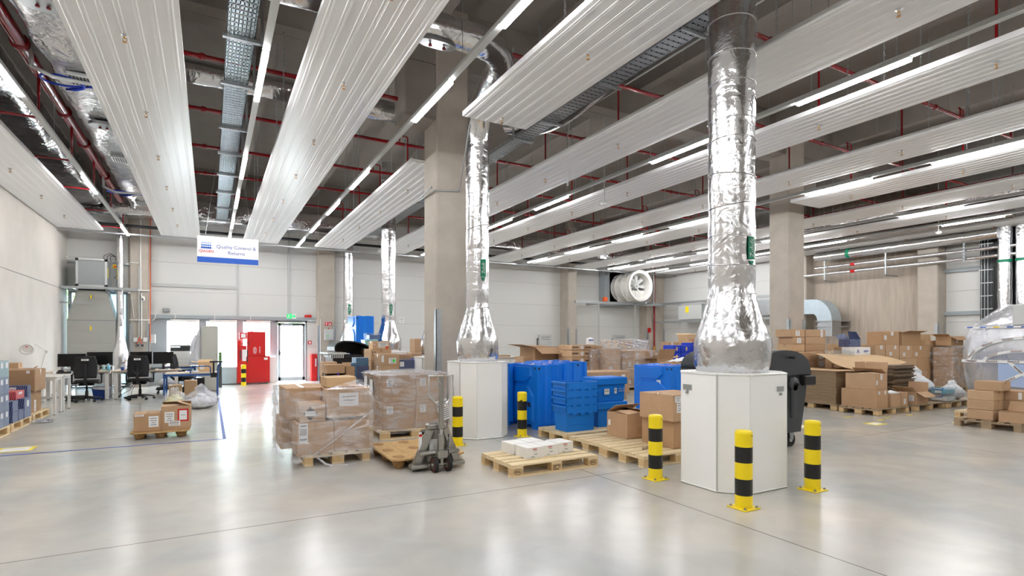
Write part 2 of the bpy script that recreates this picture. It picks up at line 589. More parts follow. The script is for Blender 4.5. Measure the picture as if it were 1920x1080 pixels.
def ordn(i):
    return ['first', 'second', 'third', 'fourth', 'fifth', 'sixth', 'seventh', 'eighth', 'ninth', 'tenth', 'eleventh', 'twelfth', 'thirteenth'][i]
# face frames for flat things stuck on a box: returns a matrix taking local XZ-plane (facing -Y) onto the face
def facexf(face, w, d, h, u, v, off=0.0015):
    """u,v = centre of the sticker as fractions of the face (0..1)"""
    if face == 'f': return Matrix.Translation((-w / 2 + u * w, -d / 2 - off, v * h))
    if face == 'b': return Matrix.Translation((w / 2 - u * w, d / 2 + off, v * h)) @ Matrix.Rotation(PI, 4, 'Z')
    if face == 'l': return Matrix.Translation((-w / 2 - off, d / 2 - u * d, v * h)) @ Matrix.Rotation(-PI / 2, 4, 'Z')
    if face == 'r': return Matrix.Translation((w / 2 + off, -d / 2 + u * d, v * h)) @ Matrix.Rotation(PI / 2, 4, 'Z')
    if face == 't': return Matrix.Translation((-w / 2 + u * w, -d / 2 + v * d, h + off)) @ Matrix.Rotation(-PI / 2, 4, 'X')

# ================================================================ the hall
YB, XL, XR, YN, ZC = 22.3, -4.0, 21.2, -7.0, 7.5
CS, SN = math.cos(YAW), math.sin(YAW)
def at_y(px, Y):
    l = (px - 960) / 1030
    return Y * (SN + l * CS) / (CS - l * SN)

m = MB(); m.box(XL - 0.3, YN, -0.2, XR + 0.3, YB + 0.02, 0, 'floor'); struct('floor', m)
m = MB(); m.box(-30, YB + 0.02, -0.25, 50, 60, -0.03, 'paving'); struct('ground', m)
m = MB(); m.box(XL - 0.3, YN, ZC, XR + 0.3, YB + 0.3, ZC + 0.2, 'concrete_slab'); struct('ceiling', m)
# ribs of the precast slab, running in depth
for i in range(12):
    x = -2.9 + i * 2.4 - 0.9
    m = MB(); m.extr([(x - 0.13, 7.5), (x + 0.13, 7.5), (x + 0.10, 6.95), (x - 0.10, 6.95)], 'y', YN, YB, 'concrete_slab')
    struct('trim_ceiling_rib', m)
for k, y in enumerate((9.5, -2.0)):
    m = MB()
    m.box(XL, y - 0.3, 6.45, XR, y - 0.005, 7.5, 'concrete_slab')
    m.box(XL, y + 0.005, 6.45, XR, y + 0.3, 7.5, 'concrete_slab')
    m.box(XL, y - 0.02, 6.47, XR, y + 0.02, 7.5, 'dark_grey')
    struct('trim_ceiling_beam', m)
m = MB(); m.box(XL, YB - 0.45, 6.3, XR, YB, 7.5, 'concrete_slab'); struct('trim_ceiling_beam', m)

# left wall of smooth concrete slabs with a joint
m = MB()
m.box(XL - 0.3, YN, 0, XL, YB, 3.14, 'concrete_light'); m.box(XL - 0.3, YN, 3.16, XL, YB, ZC, 'concrete_light')
m.box(XL - 0.3, YN, 3.13, XL - 0.015, YB, 3.17, 'mid_grey')
struct('wall_left', m)
m = MB(); m.box(XL - 0.3, YN - 0.3, 0, XR + 0.3, YN, ZC, 'concrete_light'); struct('wall_near', m)

def panels(m, axis, a, b, z0, z1, at, thick=0.14, first=0.24):
    """horizontal sandwich panels one metre high with thin joints"""
    z = z0
    zs = [z0] + [q for q in [first + k for k in range(9)] if z0 + 0.05 < q < z1 - 0.05] + [z1]
    for q0, q1 in zip(zs[:-1], zs[1:]):
        if axis == 'x':
            m.box(a, at, q0 + 0.006, b, at + thick, q1 - 0.006, 'wall_panel')
        else:
            m.box(at, a, q0 + 0.006, at + thick, b, q1 - 0.006, 'wall_panel')
    if axis == 'x': m.box(a, at + 0.012, z0, b, at + thick - 0.01, z1, 'panel_seam')
    else: m.box(at + 0.012, a, z0, at + thick - 0.01, b, z1, 'panel_seam')

xw0, xw1 = at_y(283, YB), at_y(594, YB)          # glazed front between its two columns
m = MB()
panels(m, 'x', xw0 - 0.1, xw1 + 0.2, 2.42, ZC, YB)
panels(m, 'x', xw1 + 0.1, XR, 0, ZC, YB)
panels(m, 'x', XL, at_y(240, YB), 3.2, ZC, YB)
m.box(at_y(240, YB), YB + 0.0, 0, xw0, YB + 0.14, ZC, 'concrete')
struct('wall_back', m)
# flutes of the panels
for n, (px, z0, z1) in enumerate(((446, 2.45, 5.0), (541, 2.45, 5.6))):
    x = at_y(px, YB)
    m = MB(); m.box(x - 0.035, YB - 0.05, z0, x + 0.035, YB, z1, 'light_grey'); struct('trim_%d' % (n + 1), m)
m = MB(); m.box(xw0, YB - 0.06, 3.40, at_y(446, YB), YB, 3.50, 'light_grey'); struct('trim_3', m)
m = MB(); m.box(xw0 - 0.1, YB - 0.12, 2.30, xw1 + 0.15, YB, 2.42, 'frame_grey'); struct('trim_4', m)

# right wall
m = MB()
panels(m, 'y', 14.0, YB, 0, ZC, XR, first=0.14)
panels(m, 'y', YN, 8.95, 0, ZC, XR, first=0.14)
m.box(XR - 0.02, 8.93, 0, XR + 0.2, 14.0, ZC, 'concrete_streaked')
struct('wall_right', m)
for n, z in enumerate((2.36, 3.75)):
    m = MB(); m.box(XR - 0.1, 7.9, z, XR, 8.95, z + 0.12, 'frame_grey'); struct('trim_%d' % (n + 5), m)

# columns
def column(x0, y0, x1, y1, z1=6.45, guards=True, mt='concrete', ch=0.03):
    m = MB()
    m.prism([(x0 + ch, y0), (x1 - ch, y0), (x1, y0 + ch), (x1, y1 - ch), (x1 - ch, y1), (x0 + ch, y1), (x0, y1 - ch), (x0, y0 + ch)], 0, z1, mt)
    c = struct('column', m)
    if guards:
        for gx in (x0, x1):
            sgn = 1 if gx == x0 else -1
            g = MB()
            g.box(min(gx - sgn * 0.012, gx + sgn * 0.09), y0 - 0.012, 0, max(gx - sgn * 0.012, gx + sgn * 0.09), y0, 2.1, 'galv')
            g.box(min(gx, gx - sgn * 0.012), y0 - 0.012, 0, max(gx, gx - sgn * 0.012), y0 + 0.09, 2.1, 'galv')
            obj('corner_guard', g, c)
    return c
COLY = 9.5
column(3.52, 9.17, 4.15, 9.82, 7.5)
column(13.3, 9.1, 13.95, 9.7, 7.5)
column(-2.31, 21.9, -1.77, YB, ZC)
column(3.61, 21.9, 4.25, YB, ZC)
column(14.94, 21.6, 15.45, YB, ZC)
column(20.0, 21.7, XR, YB, ZC)
column(20.7, 13.45, XR, 14.05, ZC)
column(20.7, 8.95, XR, 9.55, ZC)
# haunch on the near column carrying the beam
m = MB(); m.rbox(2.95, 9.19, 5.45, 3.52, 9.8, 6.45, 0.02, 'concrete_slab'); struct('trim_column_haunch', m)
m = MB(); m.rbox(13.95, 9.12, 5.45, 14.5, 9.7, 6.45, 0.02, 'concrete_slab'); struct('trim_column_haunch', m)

# ---------------------------------------------------------------- glazing
def window(name, xs, z0, z1, apron=True, y=YB, pane2='glass'):
    """xs: frame edges and pane edges in order"""
    m = MB(); F = 'frame_grey'
    x0, x1 = xs[0], xs[-1]
    m.box(x0, y, z1, x1, y + 0.1, z1 + 0.14, F)
    m.box(x0, y, 0, x1, y + 0.1, 0.05, F)
    m.box(x0, y, z0 - 0.06, x1, y + 0.1, z0, F)
    e = [x0] + list(xs[1:-1]) + [x1]
    for a, b in zip(e[::2], e[1::2]):
        m.box(a, y, 0.05, b, y + 0.1, z1, F)
    w = struct(name, m)
    for a, b in zip(xs[1:-1:2], xs[2:-1:2]):
        g = MB()
        if pane2 == 'glass' or a == xs[1]: g.box(a, y + 0.045, z0, b, y + 0.055, z1, 'glass')
        else: g.quad((a, y + 0.05, z0), (b, y + 0.05, z0), (b, y + 0.05, z1), (a, y + 0.05, z1), pane2)
        obj('pane', g, w)
        if apron:
            g = MB(); g.box(a, y + 0.03, 0.05, b, y + 0.07, z0 - 0.06, 'galv_blue'); obj('infill_panel', g, w)
            g = MB(); g.rbox(a + 0.1, y - 0.09, z1 - 0.03, b + 0.02, y - 0.01, z1 + 0.06, 0.01, 'white_gloss'); obj('blind_box', g, w)
    return w
X = lambda px: at_y(px, YB)
window('window_1', [X(283), X(313), X(373), X(387), X(443), X(456), X(506), X(517)], 0.62, 2.22)
# left bay behind the duct hood
window('window_2', [XL + 0.02, XL + 0.12, -3.80, -3.76, X(238) - 0.03, X(240)], 0.12, 3.08, apron=False, pane2='frosted')
# glazed door
m = MB(); F = 'frame_grey'
dx0, dx1 = X(517), X(576)
m.box(dx0, YB, 0, dx0 + 0.07, YB + 0.1, 2.36, F); m.box(dx1 - 0.07, YB, 0, dx1, YB + 0.1, 2.36, F); m.box(dx0, YB, 2.22, dx1, YB + 0.1, 2.36, F)
door = struct('door_1', m)
m = MB(); a, b = dx0 + 0.08, dx1 - 0.08
m.box(a, YB - 0.02, 0.02, a + 0.09, YB + 0.06, 2.2, F); m.box(b - 0.09, YB - 0.02, 0.02, b, YB + 0.06, 2.2, F)
m.box(a, YB - 0.02, 0.02, b, YB + 0.06, 0.16, F); m.box(a, YB - 0.02, 2.1, b, YB + 0.06, 2.2, F)
leaf = obj('door_leaf', m, door)
g = MB(); g.box(a + 0.09, YB + 0.015, 0.16, b - 0.09, YB + 0.025, 2.1, 'glass'); obj('pane', g, leaf)
g = MB(); g.box(a + 0.02, YB - 0.08, 1.0, a + 0.06, YB - 0.02, 1.15, 'chrome'); g.box(a + 0.02, YB - 0.08, 1.05, a + 0.16, YB - 0.06, 1.075, 'chrome'); obj('door_handle', g, leaf)
g = MB(); g.rbox(b - 0.45, YB - 0.1, 2.12, b - 0.1, YB - 0.02, 2.18, 0.01, 'dark_grey'); obj('door_closer', g, leaf)
m = MB(); panels(m, 'x', dx1, X(596), 0, 2.3, YB); struct('wall_door_jamb', m)

# outdoors: a hedge seen bleached by daylight
rnd = random.Random(3)
m = MB()
for i in range(420):
    x = rnd.uniform(-14, 12); z = rnd.uniform(2.6, 4.4); y = 34 + rnd.uniform(-0.6, 0.6); r = rnd.uniform(0.15, 0.4)
    m.add([(x - r, y, z), (x, y - r, z), (x + r, y, z), (x, y + r, z), (x, y, z + r), (x, y, z - r)],
          [(0, 1, 4), (1, 2, 4), (2, 3, 4), (3, 0, 4), (1, 0, 5), (2, 1, 5), (3, 2, 5), (0, 3, 5)], 'hedge')
for i in range(26):
    x = -14 + i; m.cyl((x, 34, -0.1), (x + 0.1, 34, 3.2), 0.07, 'wood_grey', 6)
o = solo('foliage', 'pale green tree tops outside, seen at the top of the bright windows', 'foliage', m); o['kind'] = 'stuff'

# ================================================================ ceiling installations
LANES = [(-3.96, -2.84), (-1.36, -0.27), (0.99, 2.07), (3.31, 4.41), (5.57, 6.64), (7.79, 8.80), (10.14, 11.28),
         (12.38, 13.55), (14.65, 15.75), (16.9, 17.9), (19.6, 20.75)]
LN = ['leftmost lane by the left wall', 'second lane from the left', 'third lane from the left', 'fourth lane, in line with the column', 'fifth lane from the left',
      'sixth lane from the left', 'seventh lane from the left', 'eighth lane from the left', 'ninth lane from the left', 'tenth lane from the left', 'rightmost lane by the right wall']
JO = [20.7, 15.3, 9.9, 4.5, -0.9, -6.3]
PZ = 4.9
def panel_mesh(w, L):
    m = MB()
    g = 0.0035
    pts = [(-w / 2, 0.07), (-w / 2, 0.0)]
    n = 7
    for i in range(n):
        c = -w / 2 + (i + 0.5) * w / n
        pts += [(c - 0.028, 0), (c - 0.022, -g), (c - 0.008, -g), (c - 0.004, 0.0015), (c + 0.004, 0.0015), (c + 0.008, -g), (c + 0.022, -g), (c + 0.028, 0)]
    pts += [(w / 2, 0), (w / 2, 0.07)]
    top = [(w / 2 - 0.01, 0.07), (w / 2 - 0.01, 0.05), (-w / 2 + 0.01, 0.05), (-w / 2 + 0.01, 0.07)]
    full = pts + top
    vs = [(x, 0, z) for x, z in full] + [(x, L, z) for x, z in full]
    N = len(full)
    fs = [(i, (i + 1) % N, N + (i + 1) % N, N + i) for i in range(N)]
    m.add(vs, fs, 'white_metal')
    m.box(-w / 2 + 0.005, 0, 0.006, w / 2 - 0.005, 0.008, 0.05, 'white_metal')
    m.box(-w / 2 + 0.005, L - 0.008, 0.006, w / 2 - 0.005, L, 0.05, 'white_metal')
    return m
chain_m = MB()
for k in range(44):
    z = k * 0.045
    r = 0.009
    if k % 2: chain_m.tube([(r, 0, z - 0.012), (r, 0, z + 0.05), (-r, 0, z + 0.05), (-r, 0, z - 0.012)], 0.0028, 'galv', 4, closed=True)
    else: chain_m.tube([(0, r, z - 0.012), (0, r, z + 0.05), (0, -r, z + 0.05), (0, -r, z - 0.012)], 0.0028, 'galv', 4, closed=True)
chain_me = chain_m.mesh('hanger_chain')
chain_m.v = [(x, y, z * 1.15) for x, y, z in chain_m.v]
pipe_m = MB(); pipe_m.tube([(0, 0, 0), (0, 0, 2.55)], 0.004, 'galv', 5)
rod_me = pipe_m.mesh('hanger_rod')
cache = {}
for li, (a, b) in enumerate(LANES):
    segs = list(zip(JO[1:], JO[:-1]))
    if li == 3: segs = [(9.9, 15.3), (15.3, 20.7), (4.5, 7.55), (-0.9, 4.5)]
    if li == 7: segs = [(10.4, 15.3), (15.3, 20.7), (4.5, 8.45), (-0.9, 4.5)]
    segs = sorted([q for q in segs if q[1] > (0 if li > 4 else 1)], reverse=True)
    for si, (y0, y1) in enumerate(segs):
        w, L = round(b - a, 2), round(y1 - y0 - 0.006, 3)
        if (w, L) not in cache: cache[(w, L)] = panel_mesh(w, L).mesh('radiant_panel')
        pos = ['furthest', 'second furthest', 'third furthest', 'nearest', 'nearest'][si if si < len(segs) - 1 else min(3, len(segs) - 1)]
        o = obj('radiant_panel', cache[(w, L)], None, ((a + b) / 2, y0 + 0.003, PZ))
        tag(o, 'white ribbed ceiling panel, %s, %s' % (pos, LN[li]), 'ceiling panel', 'white radiant ceiling panels in lanes')
        for yy in ((0.5, L - 0.5) if L > 4 else (0.4,)):
            for xx in (-w / 2 + 0.04, w / 2 - 0.04):
                obj('hanger_chain', chain_me, o, (xx, yy, 0.06)) if li > 1 else None

# rail running under the far ends of the panels
m = MB(); m.box(-3.95, 20.78, 4.84, XR - 0.05, 20.83, 4.88, 'galv')
solo('cable_rail', 'long thin galvanised rail running across below the far ends of the ceiling panels', 'rail', m)

# light lines
def tube_light(x, y, label, L=1.45):
    t = empty('strip_light', label, 'light', (x, y, 4.86), 0, 'strip lights in the luminous lines')
    h = MB(); h.rbox(-0.04, 0, 0.02, 0.04, L, 0.075, 0.008, 'light_grey'); obj('housing', h, t)
    d = MB(); d.rbox(-0.031, 0.01, -0.012, 0.031, L - 0.01, 0.02, 0.006, 'tube_light'); obj('diffuser', d, t)
    return t
first_light = None
STRIPS = [(-2.25, [2.7, 8.3, 13.95, 19.6], 'first light line from the left'),
          (0.57, [1.3, 4.1, 6.92, 11.1, 13.96, 16.8, 19.6], 'second light line from the left'),
          (2.72, [0.95, 3.7, 6.56, 10.8, 13.6, 16.3, 19.1], 'third light line from the left'),
          (7.25, [0.6, 3.4, 6.3, 10.5, 13.2, 16.1, 19.0], 'fourth light line from the left'),
          (11.9, [0.9, 3.8, 6.3, 10.5, 13.15, 15.95, 18.75], 'fifth light line from the left'),
          (16.3, [0.9, 3.7, 6.5, 10.7, 13.5, 16.25, 18.85], 'sixth light line from the left'),
          (18.6, [3.7, 6.5, 10.7, 13.5, 16.0, 18.8], 'rightmost light line')]
for x, ys, nm in STRIPS:
    m = MB(); m.box(x - 0.032, -1.0, 4.9, x + 0.032, 21.2, 4.96, 'light_grey'); m.box(x - 0.04, -1.0, 4.895, x + 0.04, 21.2, 4.902, 'light_grey')
    t = solo('light_trunking', 'thin grey trunking profile carrying the lights of the ' + nm, 'light trunking', m)
    for yy in (2.5, 6.2, 11.6, 16.4, 20.2):
        obj('hanger_rod', rod_me, t, (x, yy, 4.95))
    n = len(ys)
    for k, y in enumerate(ys):
        lab = 'strip light, %s from back wall, %s' % ('nearest' if k == n - 1 else ordn(n - 1 - k), nm)
        if first_light is None: first_light = tube_light(x, y, lab)
        else: dup(first_light, lab, (x, y, 4.86))
# added unseen strip lights behind the viewer keep the near half of the hall as bright as the rest
for x in (-2.25, 2.72, 7.25, 11.9, 16.3):
    for y in (-5.2, -2.4):
        dup(first_light, 'added unseen strip light behind the camera, line at ' + {-2.25: 'far left', 2.72: 'mid left', 7.25: 'the middle', 11.9: 'mid right', 16.3: 'far right'}[x] + (', rear one' if y < -4 else ', front one'), (x, y, 4.86))

# sprinkler pipes across the hall
PY = [2.95, 5.15, 7.3, 9.62, 11.8, 14.05, 16.3, 18.6]
dm = MB()   # drop with its small swan neck
dm.tube([(0, 0.0, 0.02), (0, 0, 0.16), (0.0, 0.02, 0.19), (0.16, 0.03, 0.19), (0.19, 0.03, 0.17), (0.19, 0.03, 0.02), (0.19, 0.03, -0.93)], 0.016, 'red_pipe', 8)
drop_me = dm.mesh('drop_pipe')
cm = MB(); cm.tube([(-0.05, 0, 0), (-0.02, 0, 0), (0.02, 0, 0), (0.05, 0, 0)], [0.036, 0.05, 0.05, 0.036], 'red_pipe', 12); coup_me = cm.mesh('coupling')
hm = MB()
hm.lathe([(0.0, 0.0), (0.034, 0.0), (0.036, -0.006), (0.016, -0.010), (0.014, -0.02)], 'galv', 14)
hm.lathe([(0.013, -0.012), (0.013, -0.03), (0.010, -0.034), (0.0, -0.034)], 'brass', 10)
for sg in (-1, 1): hm.tube([(sg * 0.012, 0, -0.03), (sg * 0.02, 0, -0.045), (sg * 0.014, 0, -0.062), (0, 0, -0.072)], 0.0035, 'brass', 6)
hm.lathe([(0.0, -0.07), (0.022, -0.074), (0.022, -0.078), (0.0, -0.078)], 'brass', 12)
head_me = hm.mesh('sprinkler_head')
for k, y in enumerate(PY):
    kk = len(PY) - k - 1
    m = MB(); m.tube([(-1.9, y, 5.88), (18.7, y, 5.88)], 0.034, 'red_pipe', 12)
    p = solo('sprinkler_pipe', 'dark red sprinkler pipe crossing the hall under the ceiling, %s from the back wall' % ('nearest' if kk == 0 else ordn(kk)), 'pipe', m, (0, 0, 0), 0, 'red sprinkler pipes crossing the hall')
    for xx in (-0.1, 2.3, 4.7, 7.1, 9.5, 11.8, 14.1, 16.4):
        obj('coupling', coup_me, p, (xx, y, 5.88))
        obj('hanger_rod', rod_me, p, (xx + 0.5, y, 5.9)).scale = (1, 1, 0.63)
    for li, (a, b) in enumerate(LANES):
        if (li in (3, 7)) and 8.0 < y < 10.2: continue
        if li in (0, 10): continue
        obj('drop_pipe', drop_me, p, ((a + b) / 2 - 0.19, y, 5.88))
    for li, (a, b) in enumerate(LANES):
        if (li in (3, 7)) and 8.0 < y < 10.2: continue
        if y < 4 and li < 3: continue
        o = obj('sprinkler', head_me, None, ((a + b) / 2, y + 0.03, PZ - 0.002))
        tag(o, 'brass sprinkler, %s from the back wall, %s' % ('nearest' if kk == 0 else ordn(kk), LN[li]), 'sprinkler', 'brass sprinkler heads under the ceiling panels')

# big red riser main
m = MB(); m.tube([(-2.3, -1, 5.68), (-2.3, 19.7, 5.68)], 0.085, 'red_pipe', 20)
main = solo('sprinkler_main', 'thick glossy red sprinkler main running into the depth beside the foil duct, top left', 'pipe', m)
for y in (5.6, 8.2, 9.95, 12.6, 14.4, 17.0):
    g = MB(); g.tube([(-2.3, y - 0.05, 5.68), (-2.3, y - 0.045, 5.68), (-2.3, y + 0.045, 5.68), (-2.3, y + 0.05, 5.68)], [0.087, 0.11, 0.11, 0.087], 'red_pipe', 20)
    g.cyl((-2.42, y, 5.68), (-2.18, y, 5.68), 0.02, 'red_dark', 8) if y in (8.2, 14.4) else None
    obj('coupling', g, main)
m = MB(); m.tube([(18.75, 0, 5.88), (18.75, 21, 5.88)], 0.075, 'red_pipe', 16)
solo('sprinkler_main', 'red sprinkler main running into the depth above the lanes on the right side', 'pipe', m)
for k, (y, y2) in enumerate(((10.9, 'nearest the camera'), (13.2, 'second from the camera'), (15.5, 'third from the camera'), (17.9, 'fourth from the camera'), (20.3, 'closest to the back wall'))):
    m = MB(); m.tube([(-2.3, y, 5.62), (-2.3, y, 5.0), (-2.34, y, 4.97), (-3.4, y, 4.97)], 0.02, 'red_pipe', 8)
    solo('branch_pipe', 'thin red branch pipe dropping to the leftmost panel lane, ' + y2, 'pipe', m, group='branch pipes to the leftmost panels')

# ---------------------------------------------------------------- ducts
def foil_duct(x0, x1, y0, y1, z0, z1, mt='foil_rough', seed=1, amp=0.03, axis='y'):
    """insulated rectangular duct with slack foil skin"""
    rd = random.Random(seed)
    m = MB()
    L = (y1 - y0) if axis == 'y' else (x1 - x0)
    n = int(L / 0.22)
    ring = []
    A, B = ((x0 + x1) / 2, (x1 - x0) / 2) if axis == 'y' else ((y0 + y1) / 2, (y1 - y0) / 2)
    C, D = (z0 + z1) / 2, (z1 - z0) / 2
    K = 28
    ph = [rd.uniform(0, 6) for _ in range(8)]
    vs, fs = [], []
    for i in range(n + 1):
        t = i / n
        s = 1.0 - (0.035 if i % 5 == 0 else 0)
        for k in range(K):
            q = 2 * PI * k / K
            cx, sz = math.cos(q), math.sin(q)
            e = 0.42
            px = math.copysign(abs(cx) ** e, cx); pz = math.copysign(abs(sz) ** e, sz)
            j = amp * (math.sin(k * 1.3 + i * 0.9 + ph[0]) * 0.4 + math.sin(i * 0.47 + k * 0.6 + ph[1]) * 0.4 + rd.uniform(-0.4, 0.4))
            u = A + px * (B * s + j); z = C + pz * (D * s + j)
            p = (u, y0 + t * L, z) if axis == 'y' else (x0 + t * L, u, z)
            vs.append(p)
    for i in range(n):
        for k in range(K):
            fs.append((i * K + k, i * K + (k + 1) % K, (i + 1) * K + (k + 1) % K, (i + 1) * K + k))
    m.add(vs, fs, mt, True)
    m.add(vs[:K], [tuple(range(K))[::-1]], mt); m.add(vs[-K:], [tuple(range(K))], mt)
    return m
d1 = solo('foil_duct', 'wide silver foil-wrapped duct with air grilles beside the thick red pipe, top left', 'duct', foil_duct(-2.06, -1.25, 0.2, 19.9, 5.45, 6.0, seed=2))
for k, (y, kind) in enumerate(((6.05, 'g'), (8.1, 'h'), (10.2, 'g'), (12.2, 'h'), (14.3, 'g'), (18.6, 'g'))):
    g = MB()
    if kind == 'g':
        g.rbox(-1.82, y - 0.16, 5.395, -1.52, y + 0.22, 5.45, 0.01, 'light_grey')
        for j in range(6): g.box(-1.79 + j * 0.042, y - 0.12, 5.385, -1.772 + j * 0.042, y + 0.18, 5.4, 'dark_grey')
        obj('air_grille', g, d1)
    else:
        g.prism([(-1.67 + 0.22 * math.copysign(abs(math.cos(t)) ** 0.7, math.cos(t)), y + 0.17 * math.sin(t)) for t in [2 * PI * i / 24 for i in range(24)]], 5.385, 5.44, 'galv')
        for dx in (-0.05, 0.05): g.lathe([(0.0, 5.35), (0.024, 5.355), (0.024, 5.37), (0.01, 5.385)], 'red_dark', 8, -1.67 + dx, y)
        obj('inspection_hatch', g, d1)
solo('foil_duct', 'broad silver foil-wrapped duct above the leftmost ceiling panels', 'duct', foil_duct(-3.9, -2.75, 3.0, 19.9, 5.5, 6.1, seed=3))
solo('foil_duct', 'foil-wrapped duct crossing above the back wall on the left', 'duct', foil_duct(-3.9, 6.0, 20.1, 21.0, 5.35, 6.0, 'foil_rough', seed=4, axis='x'))
solo('foil_duct', 'crumpled foil-wrapped duct crossing high above the middle of the back wall', 'duct', foil_duct(8.5, 20.0, 20.0, 20.7, 5.3, 5.9, 'foil_rough', seed=5, axis='x'))
solo('foil_duct', 'foil-wrapped duct running into the depth above the right-hand lanes', 'duct', foil_duct(19.0, 19.6, 1.0, 20.0, 5.45, 5.95, 'foil_dark', seed=6))
m = MB(); m.tube([(-3.8, 20.95, 5.15), (19, 20.95, 5.15)], 0.05, 'black', 10)
solo('black_pipe', 'black pipe running across just above the back wall panels', 'pipe', m)

def flex(name, label, path, r, seed=0, n=22, mt='foil', seams=True, wob=0.02, children=()):
    """round foil-wrapped duct along a path, with wire bands and creases"""
    rd = random.Random(seed)
    P = [Vector(p) for p in path]
    # resample with rounded corners (Catmull-Rom)
    out, rr = [], []
    R = r if isinstance(r, list) else [r] * len(P)
    for i in range(len(P) - 1):
        p0 = P[max(i - 1, 0)]; p1 = P[i]; p2 = P[i + 1]; p3 = P[min(i + 2, len(P) - 1)]
        k = max(2, int((p2 - p1).length / 0.12))
        for j in range(k):
            t = j / k
            c = 0.5 * ((2 * p1) + (p2 - p0) * t + (2 * p0 - 5 * p1 + 4 * p2 - p3) * t * t + (3 * p1 - p0 - 3 * p2 + p3) * t ** 3)
            out.append(c); rr.append(R[i] * (1 - t) + R[i + 1] * t)
    out.append(P[-1]); rr.append(R[-1])
    rr = [q * (1 + wob * (rd.uniform(-1, 1) * 0.5 + 0.5 * math.sin(i * 0.8))) for i, q in enumerate(rr)]
    m = MB(); m.tube(out, rr, mt, n)
    # wrinkle the ring points
    m.v = [tuple(Vector(v) + Vector((rd.uniform(-1, 1), rd.uniform(-1, 1), rd.uniform(-1, 1))) * 0.004) for v in m.v[:len(out) * n]] + m.v[len(out) * n:]
    o = solo(name, label, 'duct', m)
    return o, out, rr

def duct_tower(cx, cy, rb, rt, z_base, z_neck, z_top, label, seed, path=None, sign=None):
    """vertical supply duct: flared crumpled foot, straight shaft"""
    rd = random.Random(seed)
    n = 44
    m = MB()
    prof = []
    zs = [z_base + (z_neck - z_base) * t for t in (0, .02, .08, .16, .24, .3, .36, .45, .55, .62, .68, .76, .84, .9, .95, 1)]
    for z in zs:
        t = (z - z_base) / (z_neck - z_base)
        # octagonal flare easing to the shaft
        e = 1.0 if t < 0.42 else max(0, 1 - ((t - 0.42) / 0.58)) ** 1.15
        base = rt + (rb - rt) * (0.86 + 0.14 * (1 - abs(t - 0.3) / 0.7)) * e
        if t < 0.03: base = rb * 0.93
        prof.append((base, z))
    z = z_neck + 0.02
    prof.append((rt * 0.955, z))
    nxt = 0
    while z < z_top:
        z += 0.11
        nxt += 1
        prof.append((rt * (0.985 if nxt % 4 else 0.955), min(z, z_top)))
    vs, fs = [], []
    ph = [rd.uniform(0, 6) for _ in range(6)]
    for i, (r, z) in enumerate(prof):
        flare = z < z_neck
        for k in range(n):
            t = 2 * PI * k / n
            a = 0.030 if flare else 0.010
            j = 1 + a * (math.sin(3 * t + ph[0] + z * 5) * 0.4 + math.sin(7 * t + ph[1] - z * 9) * 0.35 + math.sin(12 * t + z * 17 + ph[2]) * 0.3 + rd.uniform(-0.35, 0.35))
            vs.append((r * j * math.cos(t), r * j * math.sin(t), z))
    for i in range(len(prof) - 1):
        for k in range(n):
            fs.append((i * n + k, i * n + (k + 1) % n, (i + 1) * n + (k + 1) % n, (i + 1) * n + k))
    m.add(vs, fs, 'foil', True)
    if path:
        P = [Vector(p) - Vector((cx, cy, 0)) for p in path]
        out = []
        for i in range(len(P) - 1):
            p0 = P[max(i - 1, 0)]; p1 = P[i]; p2 = P[i + 1]; p3 = P[min(i + 2, len(P) - 1)]
            k = max(2, int((p2 - p1).length / 0.1))
            for j in range(k):
                t = j / k
                out.append(0.5 * ((2 * p1) + (p2 - p0) * t + (2 * p0 - 5 * p1 + 4 * p2 - p3) * t * t + (3 * p1 - p0 - 3 * p2 + p3) * t ** 3))
        out.append(P[-1])
        rr = [rt * (0.97 + 0.03 * math.sin(i * 1.1)) for i in range(len(out))]
        m.tube(out, rr, 'foil', 26)
    o = solo('foil_duct', label, 'duct', m, (cx, cy, 0))
    # wire bands
    for z in [z_neck - 0.02] + [z_neck + 0.3 + i * 0.33 + rd.uniform(-.05, .05) for i in range(int((z_top - z_neck) / 0.33))]:
        b = MB(); tilt = rd.uniform(-0.3, 0.3); rr_ = rt * 1.0
        ph_ = rd.uniform(0, 6); b.tube([(rr_ * math.cos(t), rr_ * math.sin(t), z + tilt * math.sin(t + ph_) * rt) for t in [2 * PI * i / 32 for i in range(32)]], 0.0045, 'foil', 5, closed=True)
        obj('foil_band', b, o)
    return o
def zuluft(o, ang, r, z0, z1, w):
    """green flow-direction sticker reading Zuluft, arrow pointing down, bent round the duct"""
    m = MB()
    def P(u, z): t = ang + u / r; return ((r + 0.006) * math.cos(t), (r + 0.006) * math.sin(t), z)
    N = 6; tip = z0 + (z1 - z0) * 0.22
    for i in range(N):
        u0 = -w / 2 + w * i / N; u1 = -w / 2 + w * (i + 1) / N
        f0 = abs((u0) / (w / 2)); f1 = abs((u1) / (w / 2))
        m.add([P(u0, tip), P(u1, tip), P(u1, z1), P(u0, z1)], [(0, 1, 2, 3)], 'green')
        m.add([P(u0 * .92, z0 + (tip - z0) * f0 * 0.92), P(u1 * .92, z0 + (tip - z0) * f1 * .92), P(u1 * .92, tip - 0.012), P(u0 * .92, tip - 0.012)], [(0, 1, 2, 3)], 'green')
    s = obj('flow_label', m, o, label='green arrow sticker reading Zuluft')
    t = text_mb('Zuluft', w * 0.80, 'paper', bold=True)
    # text reads upwards; bend onto the duct
    mid = (tip + z1) / 2
    t.v = [((r + 0.009) * math.cos(ang + (-z) / r), (r + 0.009) * math.sin(ang + (-z) / r), mid + x) for x, y, z in t.v]
    obj('lettering', t, s)

